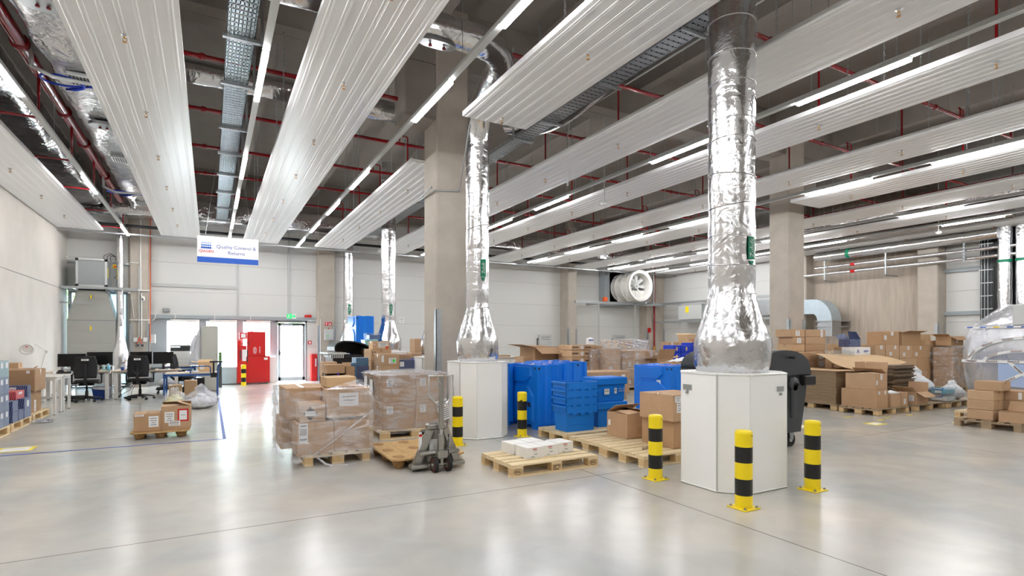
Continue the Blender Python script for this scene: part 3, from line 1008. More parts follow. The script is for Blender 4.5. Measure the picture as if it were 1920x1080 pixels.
a_view = lambda x, y: math.atan2(-y, -x)     # direction from a duct towards the camera
# three and more duct towers on white pedestals
def pedestal(cx, cy, hw, hd, ch, H, label, latches=True, front=True):
    """white octagonal plinth; hw/hd half sizes, ch corner cut"""
    poly = [(-hw, -hd + ch), (-hw + ch, -hd), (hw - ch, -hd), (hw, -hd + ch), (hw, hd - ch), (hw - ch, hd), (-hw + ch, hd), (-hw, hd - ch)]
    m = MB(); m.prism(poly, 0.0, H, 'white_board')
    o = solo('duct_pedestal', label, 'pedestal', m, (cx, cy, 0))
    k = MB()
    for (x0, y0), (x1, y1) in zip(poly, poly[1:] + poly[:1]):
        for z in (0.0, H - 0.022):
            k.tube([(x0, y0, z + 0.011), (x1, y1, z + 0.011)], 0.011, 'white_gloss', 4)
    for x, y in (poly[0], poly[3]):
        k.tube([(x, y, 0), (x, y, H)], 0.011, 'light_grey', 4)
    for x, y in (poly[1], poly[2]):
        k.tube([(x, y, 0), (x, y, H)], 0.005, 'white_gloss', 4)
    obj('edge_trim', k, o)
    return o

# ================================================================ supply air towers
pedestal(5.03, 4.13, 0.51, 0.46, 0.22, 1.21, 'large white octagonal duct plinth in the foreground, behind three striped bollards')
t1 = duct_tower(5.03, 4.13, 0.40, 0.248, 1.21, 2.04, 7.2, 'big silver foil-wrapped air duct rising to the ceiling in the foreground', 11)
zuluft(t1, a_view(5.03, 4.13) + math.radians(52), 0.25, 2.34, 2.65, 0.10)
for px, lab in ((4.535, 'l'), (5.30, 'r')):
    pass
m = MB()
m.box(4.512, 4.22, 1.02, 4.52, 4.34, 1.075, 'galv'); m.cyl((4.50, 4.28, 0.99), (4.52, 4.28, 0.99), 0.014, 'galv', 10); m.box(4.51, 4.272, 0.99, 4.518, 4.288, 1.03, 'galv')
ped = [o for o in COL.objects if o.name == 'duct_pedestal'][0]
o = obj('latch', m, ped); o.location = (-5.03, -4.13, 0)
m = MB(); m.box(5.16, 3.66, 1.02, 5.26, 3.668, 1.07, 'galv'); m.cyl((5.21, 3.65, 0.99), (5.21, 3.67, 0.99), 0.014, 'galv', 10)
o = obj('latch', m, ped); o.location = (-5.03, -4.13, 0)

pedestal(3.86, 8.2, 0.42, 0.46, 0.2, 1.21, 'white octagonal duct plinth in front of the concrete column')
t2 = duct_tower(3.86, 8.2, 0.345, 0.195, 1.21, 2.05, 4.6, 'silver foil duct in front of the concrete column, bending away above the ceiling panel', 12,
                [(3.86, 8.2, 4.5), (3.85, 8.15, 4.9), (3.78, 7.85, 5.25), (3.66, 7.2, 5.38), (3.50, 6.7, 5.40), (3.1, 6.42, 5.40), (2.2, 6.4, 5.40), (0.5, 6.4, 5.40), (-1.2, 6.4, 5.40)])
zuluft(t2, a_view(3.86, 8.2) + math.radians(30), 0.197, 2.5, 2.86, 0.09)
g = MB()
g.prism([(2.45 + 0.24 * math.copysign(abs(math.cos(t)) ** 0.6, math.cos(t)), 6.36 + 0.10 * math.sin(t)) for t in [2 * PI * i / 28 for i in range(28)]], 5.18, 5.22, 'galv')
for dx in (-0.09, 0.09): g.lathe([(0.0, 5.14), (0.022, 5.145), (0.022, 5.16), (0.008, 5.18)], 'red_dark', 8, 2.45 + dx, 6.36)
o = obj('inspection_hatch', g, t2); o.location = (-3.86, -8.2, 0)

pedestal(4.15, 10.75, 0.42, 0.46, 0.2, 1.21, 'white duct plinth mostly hidden behind the concrete column')
duct_tower(4.15, 10.75, 0.345, 0.195, 1.21, 2.05, 5.6, 'silver foil duct mostly hidden behind the column, its pipe crossing at the ceiling', 13,
           [(4.15, 10.75, 5.4), (4.13, 10.7, 5.8), (3.95, 10.5, 5.95), (3.5, 10.4, 5.95), (2.5, 10.4, 5.95), (0.8, 10.4, 5.95), (-1.2, 10.4, 5.95)])
pedestal(4.75, 16.4, 0.42, 0.46, 0.2, 1.21, 'white duct plinth behind the pile of cartons')
t4 = duct_tower(4.75, 16.4, 0.39, 0.22, 1.21, 2.05, 6.9, 'slim silver foil duct standing behind the cartons, between the blue container and the column', 14)
zuluft(t4, a_view(4.75, 16.4) + math.radians(20), 0.222, 2.3, 2.62, 0.09)
pedestal(4.62, 21.25, 0.42, 0.42, 0.2, 0.95, 'white duct plinth at the back wall beside the exit')
t5 = duct_tower(4.62, 21.25, 0.36, 0.19, 0.95, 2.1, 5.3, 'silver foil duct at the back wall next to the fire alarm column', 15)
zuluft(t5, a_view(4.62, 21.25) + math.radians(10), 0.195, 2.5, 2.9, 0.10)
duct_tower(-2.52, 21.55, 0.24, 0.10, 0.55, 1.9, 5.4, 'thin silver foil duct against the back wall beside the grey duct hood', 16)
flex('foil_duct', 'thick silver duct bend with a hatch beyond the end of the near ceiling panel', [(5.75, 6.6, 6.3), (5.75, 7.4, 6.05), (5.6, 8.2, 5.8), (5.35, 8.8, 5.7), (5.0, 9.3, 5.72)], [0.34, 0.34, 0.33, 0.3, 0.2], 21, 26)
# foil pipes at the right wall
def run_pipe(label, x, z, y0, y1, r, mt='foil', extra=()):
    m = MB(); n = int((y1 - y0) / 0.25)
    m.tube([(x, y0 + (y1 - y0) * i / n, z + 0.004 * math.sin(i * 2.1)) for i in range(n + 1)], r, mt, 16)
    return solo('foil_pipe', label, 'pipe', m)
p = run_pipe('thick foil-wrapped pipe along the right wall, uppermost of the pipe rack', 20.50, 4.73, 7.3, 12.9, 0.17)
g = MB(); g.tube([(20.50, 11.6, 4.73), (20.50, 11.72, 4.73)], 0.176, 'green', 16); obj('marking_band', g, p, label='green marking band')
p = run_pipe('thin foil-wrapped pipe along the right wall, middle of the pipe rack', 20.6, 4.33, 2.0, 13.0, 0.055)
g = MB(); g.tube([(20.6, 11.5, 4.33), (20.6, 11.66, 4.33)], 0.06, 'red', 12); obj('marking_band', g, p, label='red marking band')
p = run_pipe('thin foil-wrapped pipe along the right wall, lowest of the pipe rack', 20.6, 4.08, 2.0, 13.7, 0.055)
g = MB(); g.tube([(20.6, 11.5, 4.08), (20.6, 11.66, 4.08)], 0.06, 'red', 12); obj('marking_band', g, p, label='red marking band')
run_pipe('foil-wrapped pipe high up between the two rightmost panel lanes', 19.15, 5.0, 6.5, 14.5, 0.12, 'foil_dark')
for k, (y, nm) in enumerate(((12.55, 'left'), (10.4, 'middle'), (8.15, 'right'))):
    m = MB(); m.box(20.44, y - 0.02, 3.78 if k < 2 else 4.0, 20.48, y + 0.02, 5.3, 'galv')
    for j in range(11): m.box(20.436, y - 0.008, 4.05 + j * 0.1, 20.441, y + 0.008, 4.09 + j * 0.1, 'dark_grey')
    if k < 2: m.box(20.44, y - 0.02, 3.78, XR, y + 0.02, 3.82, 'galv')
    solo('pipe_bracket', 'perforated steel bracket holding the foil pipes by the right wall, ' + {'left': 'leftmost', 'middle': 'middle one', 'right': 'rightmost'}[nm] + ' of three', 'bracket', m)
m = MB(); m.box(20.95, 7.0, 0, XR - 0.01, 7.93, 4.95, 'dark_grey')
for j in range(7): m.box(20.93, 7.05 + j * 0.085, 0.0, 20.95, 7.11 + j * 0.085, 4.9, 'black')
for j in range(12): m.box(20.9, 7.6, 0.5 + j * 0.4, 20.92, 7.95, 0.53 + j * 0.4, 'galv')
for yy in (7.72, 7.8, 7.88): m.cyl((20.91, yy, 0), (20.91, yy, 4.9), 0.012, 'galv', 6)
solo('cable_riser', 'black bundle of cables rising on a ladder at the right wall', 'cable riser', m)
for k, (y, nm) in enumerate(((7.2, 'left'), (6.78, 'right'))):
    m = MB(); m.tube([(20.6, y, 2.0 + i * 0.3) for i in range(11)], [0.165 + 0.008 * (i % 2) for i in range(11)], 'foil', 20)
    o = solo('foil_duct', 'vertical foil-wrapped duct above the film-wrapped machine, %s of the pair' % nm, 'duct', m)
    g = MB(); g.tube([(20.6, y, 3.85), (20.6, y, 3.93)], 0.178, 'green', 20); obj('marking_band', g, o, label='green marking band')

# cable trays
def perforated_tray(x0, x1, y0, y1, z, label, mt, seed=0):
    m = MB(); t = 0.06
    m.box(x0, y0, z, x0 + 0.004, y1, z + t, mt); m.box(x1 - 0.004, y0, z, x1, y1, z + t, mt)
    n = int((y1 - y0) / 0.1)
    # bottom as a slotted sheet: rungs between rows of slots, solid long ribs between them
    w = x1 - x0
    cols = [0, 0.04, 0.075, 0.10, 0.135, 0.165, 0.20, 0.23, w - 0.04, w]
    cols = [0.0, 0.03] + [0.03 + (w - 0.06) * i / 6 for i in range(1, 6)] + [w - 0.03, w]
    for a, b in zip(cols[:-1], cols[1:]):
        m.box(x0 + a, y0, z, x0 + a + 0.012, y1, z + 0.002, mt)
    m.box(x1 - 0.012, y0, z, x1, y1, z + 0.002, mt)
    for i in range(n):
        yy = y0 + i * 0.1
        m.box(x0, yy, z, x1, yy + 0.072, z + 0.002, mt)
    o = solo('cable_tray', label, 'cable tray', m)
    return o
tr = perforated_tray(0.18, 0.50, 0.5, 19.9, 5.32, 'perforated steel cable tray, painted with window sheen, running back beside the second light line', 'galv_blue')  # bluish steel colour stands in for the windows reflected in the tray
for y in (1.2, 2.8, 4.4, 6.0, 7.6, 9.0, 10.9, 12.4, 14.0, 15.7, 17.6, 19.4):
    g = MB(); g.box(0.14, y - 0.03, 5.27, 0.60, y + 0.03, 5.31, 'galv'); g.box(0.56, y - 0.02, 5.27, 0.60, y + 0.02, 7.0, 'galv')
    obj('support_arm', g, tr)
tr = perforated_tray(4.98, 5.30, 2.0, 19.9, 5.32, 'perforated steel cable tray full of shadowed rungs to the right of the near ceiling panel', 'galv')
for y in (3.2, 4.8, 6.4, 8.0, 8.95, 11.2, 12.8, 14.4):
    g = MB(); g.box(4.94, y - 0.02, 5.28, 5.38, y + 0.02, 5.315, 'galv'); g.box(4.94, y - 0.015, 5.28, 4.965, y + 0.015, 7.0, 'galv')
    obj('support_arm', g, tr)
for i in range(5):
    pass
m = MB()
for i in range(9): m.tube([(5.02 + i * 0.03, 2.0 + j * 0.8, 5.345 + 0.006 * math.sin(i + j)) for j in range(23)], 0.011, 'black' if i % 3 else 'mid_grey', 6)
o = solo('cable_bundle', 'black and grey cables lying in the right-hand perforated cable tray', 'cables', m); o['kind'] = 'stuff'

# ventilation cables: blue hoses in loops near the big red main
def loop_hose(y, x, z, label):
    m = MB()
    pts = [(x + 0.85, y + 0.1, z - 0.05)]
    for i in range(15):
        t = 2 * PI * i / 12 + 0.5
        pts.append((x + 0.26 * math.cos(t) + 0.15, y + 0.22 * math.sin(t), z - 0.02 - 0.004 * i))
    pts.append((x + 0.9, y - 0.25, z - 0.02))
    m.tube(pts, 0.017, 'blue_deep', 8)
    solo('water_hose', label, 'hose', m)
    g = MB(); g.tube([(x - 0.15, y - 0.25, z + 0.0), (x + 0.1, y - 0.3, z - 0.12), (x + 0.75, y + 0.0, z - 0.02)], 0.028, 'light_grey', 8)
    g.tube([(x - 0.15, y - 0.25, z), (x - 0.16, y - 0.22, z + 0.5)], 0.028, 'light_grey', 8)
    solo('conduit_hose', 'pale grey hose strap under the foil duct, ' + label.split(', ')[-1], 'hose', g)
loop_hose(10.3, -2.05, 5.42, 'looped blue water hose hanging below the foil duct, nearer one')
loop_hose(17.0, -2.15, 5.35, 'looped blue water hose hanging below the foil duct, farther one')

# detectors hanging on rods
def detector(x, y, z, label, kind):
    m = MB(); m.cyl((0, 0, 0.03), (0, 0, 7.4 - z), 0.012, 'light_grey', 6)
    t = empty('ceiling_sensor', label, 'sensor', (x, y, z)); obj('rod', m, t)
    g = MB()
    if kind == 'dome': g.lathe([(0, -0.05), (0.05, -0.045), (0.08, -0.01), (0.075, 0.03), (0.0, 0.04)], 'white_gloss', 20)
    else: g.rbox(-0.11, -0.05, -0.03, 0.11, 0.05, 0.03, 0.01, 'white_gloss')
    obj('sensor_head', g, t)
detector(2.05, 12.9, 5.15, 'small white box sensor hanging on a rod left of the third light line', 'box')
detector(2.1, 15.6, 5.05, 'white dome sensor hanging on a rod left of the third light line', 'dome')
detector(7.6, 9.6, 4.55, 'white dome sensor hanging beside the fourth light line', 'dome')
detector(19.0, 8.2, 4.75, 'white dome sensor hanging beside the rightmost light lines', 'dome')

# conduits strapped round the columns
m = MB()
m.tube([(3.4, 9.1, 4.2), (3.4, 9.1, 4.24), (3.49, 9.9, 4.24)], 0.012, 'galv', 6)
m.tube([(3.49, 9.95, 4.2), (3.49, 9.17, 4.2), (3.95, 9.15, 4.24), (3.5, 7.7, 4.86)], 0.014, 'galv', 6)
solo('conduit', 'thin steel conduit bent round the near concrete column', 'conduit', m)
m = MB(); m.tube([(6.2, 2.5, 5.9), (6.2, 8.6, 5.9), (6.2, 8.9, 5.88), (6.2, 8.98, 5.6), (6.2, 8.98, 4.6)], 0.014, 'light_grey', 6)
solo('conduit', 'pale conduit under the ceiling right of the cable tray, with a small floodlight box', 'conduit', m)

# ================================================================ equipment on the back wall
# air handler with hood
ah = empty('air_handler', 'grey box-shaped air handling unit with black corners high on the back wall, left', 'air handler', (-3.22, 21.75, 3.22))
m = MB(); m.box(-0.38, -0.45, 0, 0.38, 0.45, 0.87, 'mid_grey'); obj('housing', m, ah)
m = MB()
for sx in (-1, 1):
    for z in (0, 0.82): m.box(-0.385, sx * 0.455 - 0.02, z, 0.385, sx * 0.455 + 0.02, z + 0.055, 'light_grey')
    for sy in (-1, 1): m.box(sx * 0.365 - 0.028, sy * 0.435 - 0.028, 0, sx * 0.365 + 0.028, sy * 0.435 + 0.028, 0.875, 'light_grey')
obj('corner_profile', m, ah)
m = MB()
for sx in (-1, 1):
    for z in (-0.004, 0.80): m.box(sx * 0.365 - 0.038, -0.475, z, sx * 0.365 + 0.038, -0.4, z + 0.075, 'black')
obj('corner_cap', m, ah)
m = MB(); m.box(0.386, -0.3, 0.3, 0.392, -0.18, 0.62, 'yellow'); obj('warning_label', m, ah)
sw = solo('isolator_switch', 'small yellow and red isolator switch beside the air handling unit', 'switch', MB().rbox(-2.72, 21.6, 3.86, -2.6, 21.7, 3.98, 0.01, 'yellow').cyl((-2.66, 21.6, 3.92), (-2.66, 21.57, 3.92), 0.03, 'red', 12))
m = MB()
for k in range(3):
    m.tube([(-3.0 + k * 0.1, 21.9, 4.1), (-2.98 + k * 0.08, 21.85, 4.28 - k * 0.03), (-2.8, 21.8, 4.36 - k * 0.05), (-2.66, 21.75, 4.25), (-2.62, 21.7, 3.98)], 0.009, 'black', 6)
m.tube([(-2.62, 21.66, 3.86), (-2.58, 21.66, 3.65), (-2.7, 21.7, 3.55)], 0.009, 'black', 6)
solo('cable', 'thin black cables arching over the air handling unit', 'cables', m)
m = MB(); m.box(-3.98, 21.15, 3.14, -2.0, 21.22, 3.21, 'galv'); m.box(-3.98, 22.2, 3.14, -2.35, 22.28, 3.21, 'galv'); m.box(-3.98, 22.2, 4.05, -2.35, 22.28, 4.12, 'galv')
for x in (-3.7, -2.8): m.box(x, 21.2, 3.15, x + 0.05, 22.25, 3.2, 'galv')
solo('steel_rail', 'galvanised steel rail frame carrying the air handling unit', 'rail', m)
m = MB(); m.box(-3.98, 21.2, 2.68, -3.2, 21.25, 2.72, 'galv'); solo('steel_rail', 'short steel rail on the left end of the back wall across the duct hood', 'rail', m)
hood = empty('duct_hood', 'tall grey sheet metal duct hood tapering up to the air handling unit', 'duct', (-3.23, 21.75, 0))
m = MB()
a, b = 0.61, 0.42
m.add([(-a, -.36, 2.18), (a, -.36, 2.18), (a, .36, 2.18), (-a, .36, 2.18), (-0.37, -.33, 3.14), (0.37, -.33, 3.14), (0.37, .33, 3.14), (-0.37, .33, 3.14)],
      [(0, 1, 5, 4), (1, 2, 6, 5), (2, 3, 7, 6), (3, 0, 4, 7), (4, 5, 6, 7)], 'sheet_grey')
m.box(-a - 0.01, -.37, 2.16, a + 0.01, .37, 2.19, 'mid_grey')
m.box(-0.34, -.335, 3.1, 0.34, .3, 3.16, 'black')
obj('taper', m, hood)
m = MB()
for i in range(4):
    z0, z1 = 0.70 + i * 0.365, 0.70 + (i + 1) * 0.365
    m.add([(-a, -.36, z0), (a, -.36, z0), (a, -.36, z1), (-a, -.36, z1), (0, -.375, (z0 + z1) / 2)], [(0, 1, 4), (1, 2, 4), (2, 3, 4), (3, 0, 4)], 'sheet_grey')
m.box(-a, -.358, 0.7, a, .36, 2.16, 'sheet_grey')
obj('duct_body', m, hood)
m = MB(); m.box(-0.72, -.36, 0.16, 0.62, .3, 0.68, 'light_grey')
for i in range(9): m.box(-0.66, -.372, 0.21 + i * 0.05, 0.56, -.36, 0.235 + i * 0.05, 'mid_grey')
obj('louvre_box', m, hood)
m = MB(); m.box(-0.04, -.39, 1.86, -0.005, -.375, 2.0, 'yellow'); m.box(-0.03, -.40, 2.85, 0.0, -.35, 2.97, 'yellow'); obj('warning_label', m, hood)

# left column conduits, sockets
m = MB()
m.tube([(-2.0, 21.87, 5.6), (-2.0, 21.87, 3.2)], 0.02, 'white_gloss', 8)
m.tube([(-2.05, 21.87, 4.0), (-2.05, 21.87, 1.6)], 0.02, 'light_grey', 8); m.tube([(-1.98, 21.87, 3.1), (-1.98, 21.87, 1.6)], 0.02, 'white_gloss', 8)
m.tube([(-2.3, 21.87, 4.1), (-2.05, 21.87, 4.1)], 0.02, 'white_gloss', 8)
for z in (3.2, 2.22): m.tube([(-2.31, 21.87, z), (-1.74, 21.87, z)], 0.025, 'white_gloss', 8)
solo('conduit', 'white conduits running down the left back column', 'conduit', m)
m = MB(); m.tube([(-1.73, 21.88, 5.6), (-1.74, 21.88, 4.2), (-1.73, 21.88, 3.2), (-1.74, 21.88, 1.8), (-1.73, 21.88, 1.5)], 0.014, 'orange', 6)
solo('cable', 'orange cable running down the right edge of the left back column', 'cable', m)
m = MB(); m.tube([(-2.03, 21.86, 1.65), (-2.1, 21.86, 1.42)], 0.012, 'orange', 6); m.tube([(-2.03, 21.86, 1.65), (-1.97, 21.86, 1.42)], 0.012, 'orange', 6)
solo('cable', 'short orange cables feeding the sockets on the left back column', 'cable', m)
for x, nm in ((-2.2, 'left'), (-1.93, 'right')):
    solo('switch_box', 'small white box on the left back column, %s of the orange cables' % nm, 'electrical box', MB().rbox(x, 21.84, 1.5, x + 0.11, 21.9, 1.64, 0.008, 'white_gloss'))
for x, nm in ((-2.12, 'left'), (-2.0, 'right')):
    s = solo('wall_socket', 'grey power socket on the left back column, %s of the pair' % nm, 'socket', MB().rbox(x, 21.83, 1.33, x + 0.1, 21.9, 1.43, 0.008, 'mid_grey'))
    obj('socket_face', MB().box(x + 0.02, 21.825, 1.35, x + 0.08, 21.83, 1.41, 'dark_grey'), s)
solo('junction_box', 'light grey junction box at the corner of the left back column', 'electrical box', MB().rbox(-1.73, 21.9, 1.45, -1.6, 22.1, 1.75, 0.01, 'light_grey'))
solo('security_camera', 'small white camera housing on the left back column', 'camera', MB().rbox(-1.98, 21.72, 2.86, -1.88, 21.9, 3.0, 0.02, 'white_gloss').cyl((-1.93, 21.72, 2.9), (-1.93, 21.70, 2.9), 0.025, 'black', 12))
m = MB(); m.cyl((-2.28, 21.7, 3.1), (-2.28, 21.5, 3.08), 0.03, 'white_gloss', 10); m.cyl((-2.26, 21.85, 2.95), (-2.18, 21.86, 2.3), 0.012, 'white_gloss', 6)
solo('security_camera', 'small camera on an arm left of the left back column', 'camera', m)
# speaker on the wall, things over the door
solo('wall_speaker', 'flat grey sensor bar on the wall panel above the left window', 'sensor', MB().rbox(X(305), 22.2, 2.52, X(319), 22.3, 2.64, 0.02, 'mid_grey'))
for k, (px, nm) in enumerate(((290, 'left of the windows'), (327, 'over the left window'), (401, 'over the middle window'), (468, 'over the right window'))):
    x = X(px); m = MB(); m.tube([(x, 22.15, 2.48), (x + 0.03, 22.15, 2.4), (x + 0.02, 22.15, 2.3), (x - 0.05, 22.15, 2.22)], 0.014, 'white_gloss', 6)
    solo('cable', 'short white cable loop ' + nm, 'cable', m)
ex = empty('exit_sign', 'green emergency exit sign above the glazed door', 'sign', (X(545.5), 22.14, 2.36))
m = MB(); m.rbox(-0.17, -0.03, 0, 0.17, 0.03, 0.19, 0.01, 'paper'); obj('sign_panel', m, ex)
m = MB(); m.box(-0.165, -0.034, 0.005, 0.02, -0.031, 0.185, 'green_sign')
obj('green_field', m, ex)
m = MB(); y = -0.036
m.lathe([(0, -0.0), (0.016, -0.0)], 'paper', 10)
m.v = [(x - 0.1, y, z2 + 0.15) for x, z2, _ in m.v]
m.add([(-0.12, y, 0.13), (-0.085, y, 0.135), (-0.09, y, 0.09), (-0.06, y, 0.03), (-0.075, y, 0.03), (-0.10, y, 0.075), (-0.13, y, 0.035), (-0.145, y, 0.04), (-0.115, y, 0.085)], [tuple(range(9))], 'paper')
m.add([(-0.05, y, 0.12), (-0.02, y, 0.095), (-0.05, y, 0.07)], [(0, 1, 2)], 'paper')
m.add([(0.05, y, 0.13), (0.13, y, 0.13), (0.13, y, 0.05), (0.05, y, 0.05)], [(0, 1, 2, 3)], 'green_sign')
obj('running_figure', m, ex)
m = MB()
for x in (X(574), X(580)):
    m.lathe([(0.0, 2.42), (0.07, 2.42), (0.07, 2.46), (0.05, 2.52), (0, 2.53)], 'red', 14, x, 22.2)
    m.box(x - 0.07, 22.2, 2.42, x + 0.07, 22.3, 2.5, 'red')
solo('alarm_beacon', 'pair of small red alarm beacons above the right end of the glazed front', 'alarm', m)
fc = solo('fire_call_point', 'small red fire alarm call point on the wall right of the glazed door', 'alarm', MB().rbox(X(577), 22.2, 1.4, X(577) + 0.13, 22.3, 1.53, 0.008, 'red'))
obj('call_button', MB().box(X(577) + 0.03, 22.192, 1.43, X(577) + 0.1, 22.2, 1.5, 'paper'), fc)
rc = solo('fire_cabinet', 'narrow red cabinet standing against the wall right of the glazed door', 'cabinet', MB().rbox(X(581.5), 21.95, 0.0, X(593.5), 22.25, 1.02, 0.01, 'red'))
obj('cabinet_label', MB().box(X(588), 21.945, 0.55, X(588) + 0.05, 21.95, 0.85, 'paper'), rc)
solo('board', 'white board leaning behind the narrow red cabinet', 'board', MB().box(X(579), 22.255, 0.0, X(595), 22.285, 1.25, 'white_gloss'))
# control box, fire signs and extinguisher on the second column
zc = 21.88
fs = solo('fire_sign', 'red and white fire extinguisher sign on the second back column', 'sign', MB().box(X(604.5), zc - 0.01, 2.1, X(618), zc, 2.27, 'paper'))
x0 = X(604.5); m = MB(); m.box(x0 + 0.01, zc - 0.013, 2.11, x0 + 0.135, zc - 0.01, 2.26, 'red'); m.box(x0 + 0.15, zc - 0.013, 2.11, x0 + 0.265, zc - 0.01, 2.26, 'red'); obj('red_field', m, fs)
m = MB(); m.box(x0 + 0.05, zc - 0.016, 2.13, x0 + 0.08, zc - 0.013, 2.22, 'paper'); m.box(x0 + 0.05, zc - 0.016, 2.22, x0 + 0.1, zc - 0.013, 2.235, 'paper'); m.add([(x0 + 0.17, zc - 0.015, 2.13), (x0 + 0.24, zc - 0.015, 2.13), (x0 + 0.21, zc - 0.015, 2.24)], [(0, 1, 2)], 'paper'); obj('pictogram', m, fs)
cbx = solo('control_box', 'light grey control box with a red lamp and green buttons on the second back column', 'electrical box', MB().rbox(X(603.5), zc - 0.16, 1.55, X(620), zc, 1.98, 0.01, 'light_grey'))
x0 = X(603.5)
obj('indicator_lamp', MB().cyl((x0 + 0.16, zc - 0.08, 1.98), (x0 + 0.16, zc - 0.08, 2.03), 0.02, 'red', 10), cbx)
obj('push_button', MB().cyl((x0 + 0.12, zc - 0.17, 1.72), (x0 + 0.12, zc - 0.16, 1.72), 0.025, 'neon_green', 10), cbx)
obj('push_button', MB().cyl((x0 + 0.12, zc - 0.17, 1.60), (x0 + 0.12, zc - 0.16, 1.60), 0.016, 'green', 10).cyl((x0 + 0.22, zc - 0.17, 1.60), (x0 + 0.22, zc - 0.16, 1.60), 0.016, 'blue_deep', 10), cbx)
m = MB(); m.cyl((x0 + 0.2, zc - 0.05, 1.55), (x0 + 0.2, zc - 0.05, 1.0), 0.014, 'galv', 8); m.cyl((X(596), zc - 0.05, 1.0), (X(618), zc - 0.05, 1.0), 0.018, 'galv', 8)
m.cyl((X(597), zc - 0.03, 0.0), (X(597), zc - 0.03, 2.35), 0.016, 'white_gloss', 8)
solo('conduit', 'steel conduit below the control box on the second back column', 'conduit', m)
def extinguisher(x, y, z, label):
    t = empty('fire_extinguisher', label, 'fire extinguisher', (x, y, z))
    m = MB(); m.lathe([(0, 0), (0.085, 0.005), (0.09, 0.04), (0.09, 0.40), (0.075, 0.46), (0.03, 0.5), (0.03, 0.53), (0, 0.53)], 'red', 20); obj('cylinder_body', m, t)
    m = MB(); m.box(-0.02, -0.1, 0.53, 0.02, 0.03, 0.56, 'black'); m.tube([(0.0, 0, 0.55), (-0.1, -0.02, 0.6), (-0.16, -0.03, 0.45), (-0.14, -0.03, 0.2)], 0.014, 'black', 8); obj('valve_hose', m, t)
    m = MB(); m.tube([(0, 0, 0.16), (0, 0, 0.30)], 0.0915, 'paper', 20, caps=False); obj('instruction_label', m, t)
extinguisher(X(611.5), 21.80, 0.42, 'red fire extinguisher hanging on the second back column')
pt = solo('wall_notice', 'small white notice on the back wall right of the slim foil duct', 'notice', MB().box(at_y(749, YB), YB - 0.006, 2.28, at_y(757.5, YB), YB, 2.5, 'paper'))
obj('print', MB().box(at_y(750.5, YB), YB - 0.008, 2.42, at_y(756, YB), YB - 0.006, 2.45, 'paper_text').box(at_y(751, YB), YB - 0.008, 2.34, at_y(755, YB), YB - 0.006, 2.36, 'paper_text'), pt)

# big axial fan
fx, fy, fz = 18.35, 21.35, 4.2
fan = empty('axial_fan', 'large round white axial fan with radial blades high on the back wall', 'fan', (fx, fy, 0))
fan.rotation_euler = (0, 0, 0)
m = MB()
R = 0.72
def ycyl(m, y0, y1, r0, r1, mt, n=40, cx=0, cz=fz):
    vs = []; 
    for (y, r) in ((y0, r0), (y1, r1)):
        for k in range(n):
            t = 2 * PI * k / n; vs.append((cx + r * math.cos(t), y, cz + r * math.sin(t)))
    m.add(vs, [(k, (k + 1) % n, n + (k + 1) % n, n + k) for k in range(n)], mt, True)
ycyl(m, -1.0, -0.75, 0.76, 0.66, 'fan_white'); ycyl(m, -1.0, -0.97, 0.70, 0.62, 'fan_white'); ycyl(m, -0.97, 0.5, 0.62, 0.62, 'fan_white'); ycyl(m, -0.75, 0.5, 0.66, 0.66, 'fan_white')
ycyl(m, -1.0, -1.0001, 0.76, 0.70, 'white_gloss')
for y in (-0.75, -0.35, 0.1): ycyl(m, y, y + 0.04, 0.73, 0.73, 'fan_white'); ycyl(m, y, y - .0001, 0.73, 0.62, 'fan_white'); ycyl(m, y + 0.04, y + 0.0401, 0.73, 0.62, 'fan_white')
obj('fan_casing', m, fan)
m = MB()
for k in range(9):
    t = 2 * PI * k / 9
    c, s_ = math.cos(t), math.sin(t)
    def Q(r, off, y): return (r * c - off * s_, y, fz + r * s_ + off * c)
    vs = [Q(0.12, -0.05, -0.62), Q(0.12, 0.07, -0.5), Q(0.6, 0.10, -0.52), Q(0.6, -0.09, -0.6)]
    vs2 = [(x, y + 0.012, z) for x, y, z in vs]
    m.add(vs + vs2, [(0, 1, 2, 3), (4, 7, 6, 5), (0, 4, 5, 1), (1, 5, 6, 2), (2, 6, 7, 3), (3, 7, 4, 0)], 'light_grey')
obj('blades', m, fan)
m = MB(); ycyl(m, -0.72, -0.4, 0.13, 0.14, 'fan_white'); ycyl(m, -0.72, -0.721, 0.13, 0.05, 'light_grey'); ycyl(m, -0.74, -0.741, 0.05, 0.0001, 'mid_grey', 20); ycyl(m, -0.74, -0.72, 0.05, 0.05, 'mid_grey', 20); obj('hub', m, fan)
m = MB()
for y in (-0.6, 0.1): m.add([(-0.5, y, 3.45), (0.5, y, 3.45), (0.62, y, 4.0), (-0.62, y, 4.0)] + [(-0.5, y + .04, 3.45), (0.5, y + .04, 3.45), (0.62, y + .04, 4.0), (-0.62, y + .04, 4.0)], [(0, 1, 2, 3), (4, 7, 6, 5), (0, 4, 5, 1), (1, 5, 6, 2), (3, 2, 6, 7), (0, 3, 7, 4)], 'fan_white')
obj('saddle', m, fan)
m = MB(); m.box(-1.05, 0.45, 3.3, 0.8, 0.93, 5.05, 'frame_grey'); ycyl(m, 0.449, 0.44, 0.7, 0.66, 'light_grey')
m.add([(-0.75, 0.45, 3.45), (0.72, 0.45, 3.45), (0.72, 0.45, 4.95), (-0.75, 0.45, 4.95)], [(0, 1, 2, 3)], 'light_grey')
obj('wall_frame', m, fan)
m = MB()
m.box(14.95, 21.0, 3.30, 20.6, 21.12, 3.42, 'galv'); m.box(16.5, 21.1, 3.30, 16.6, 22.28, 3.4, 'galv'); m.box(18.5, 20.2, 3.32, 18.6, 22.28, 3.42, 'galv'); m.box(19.0, 20.2, 3.32, 19.1, 22.28, 3.42, 'galv')
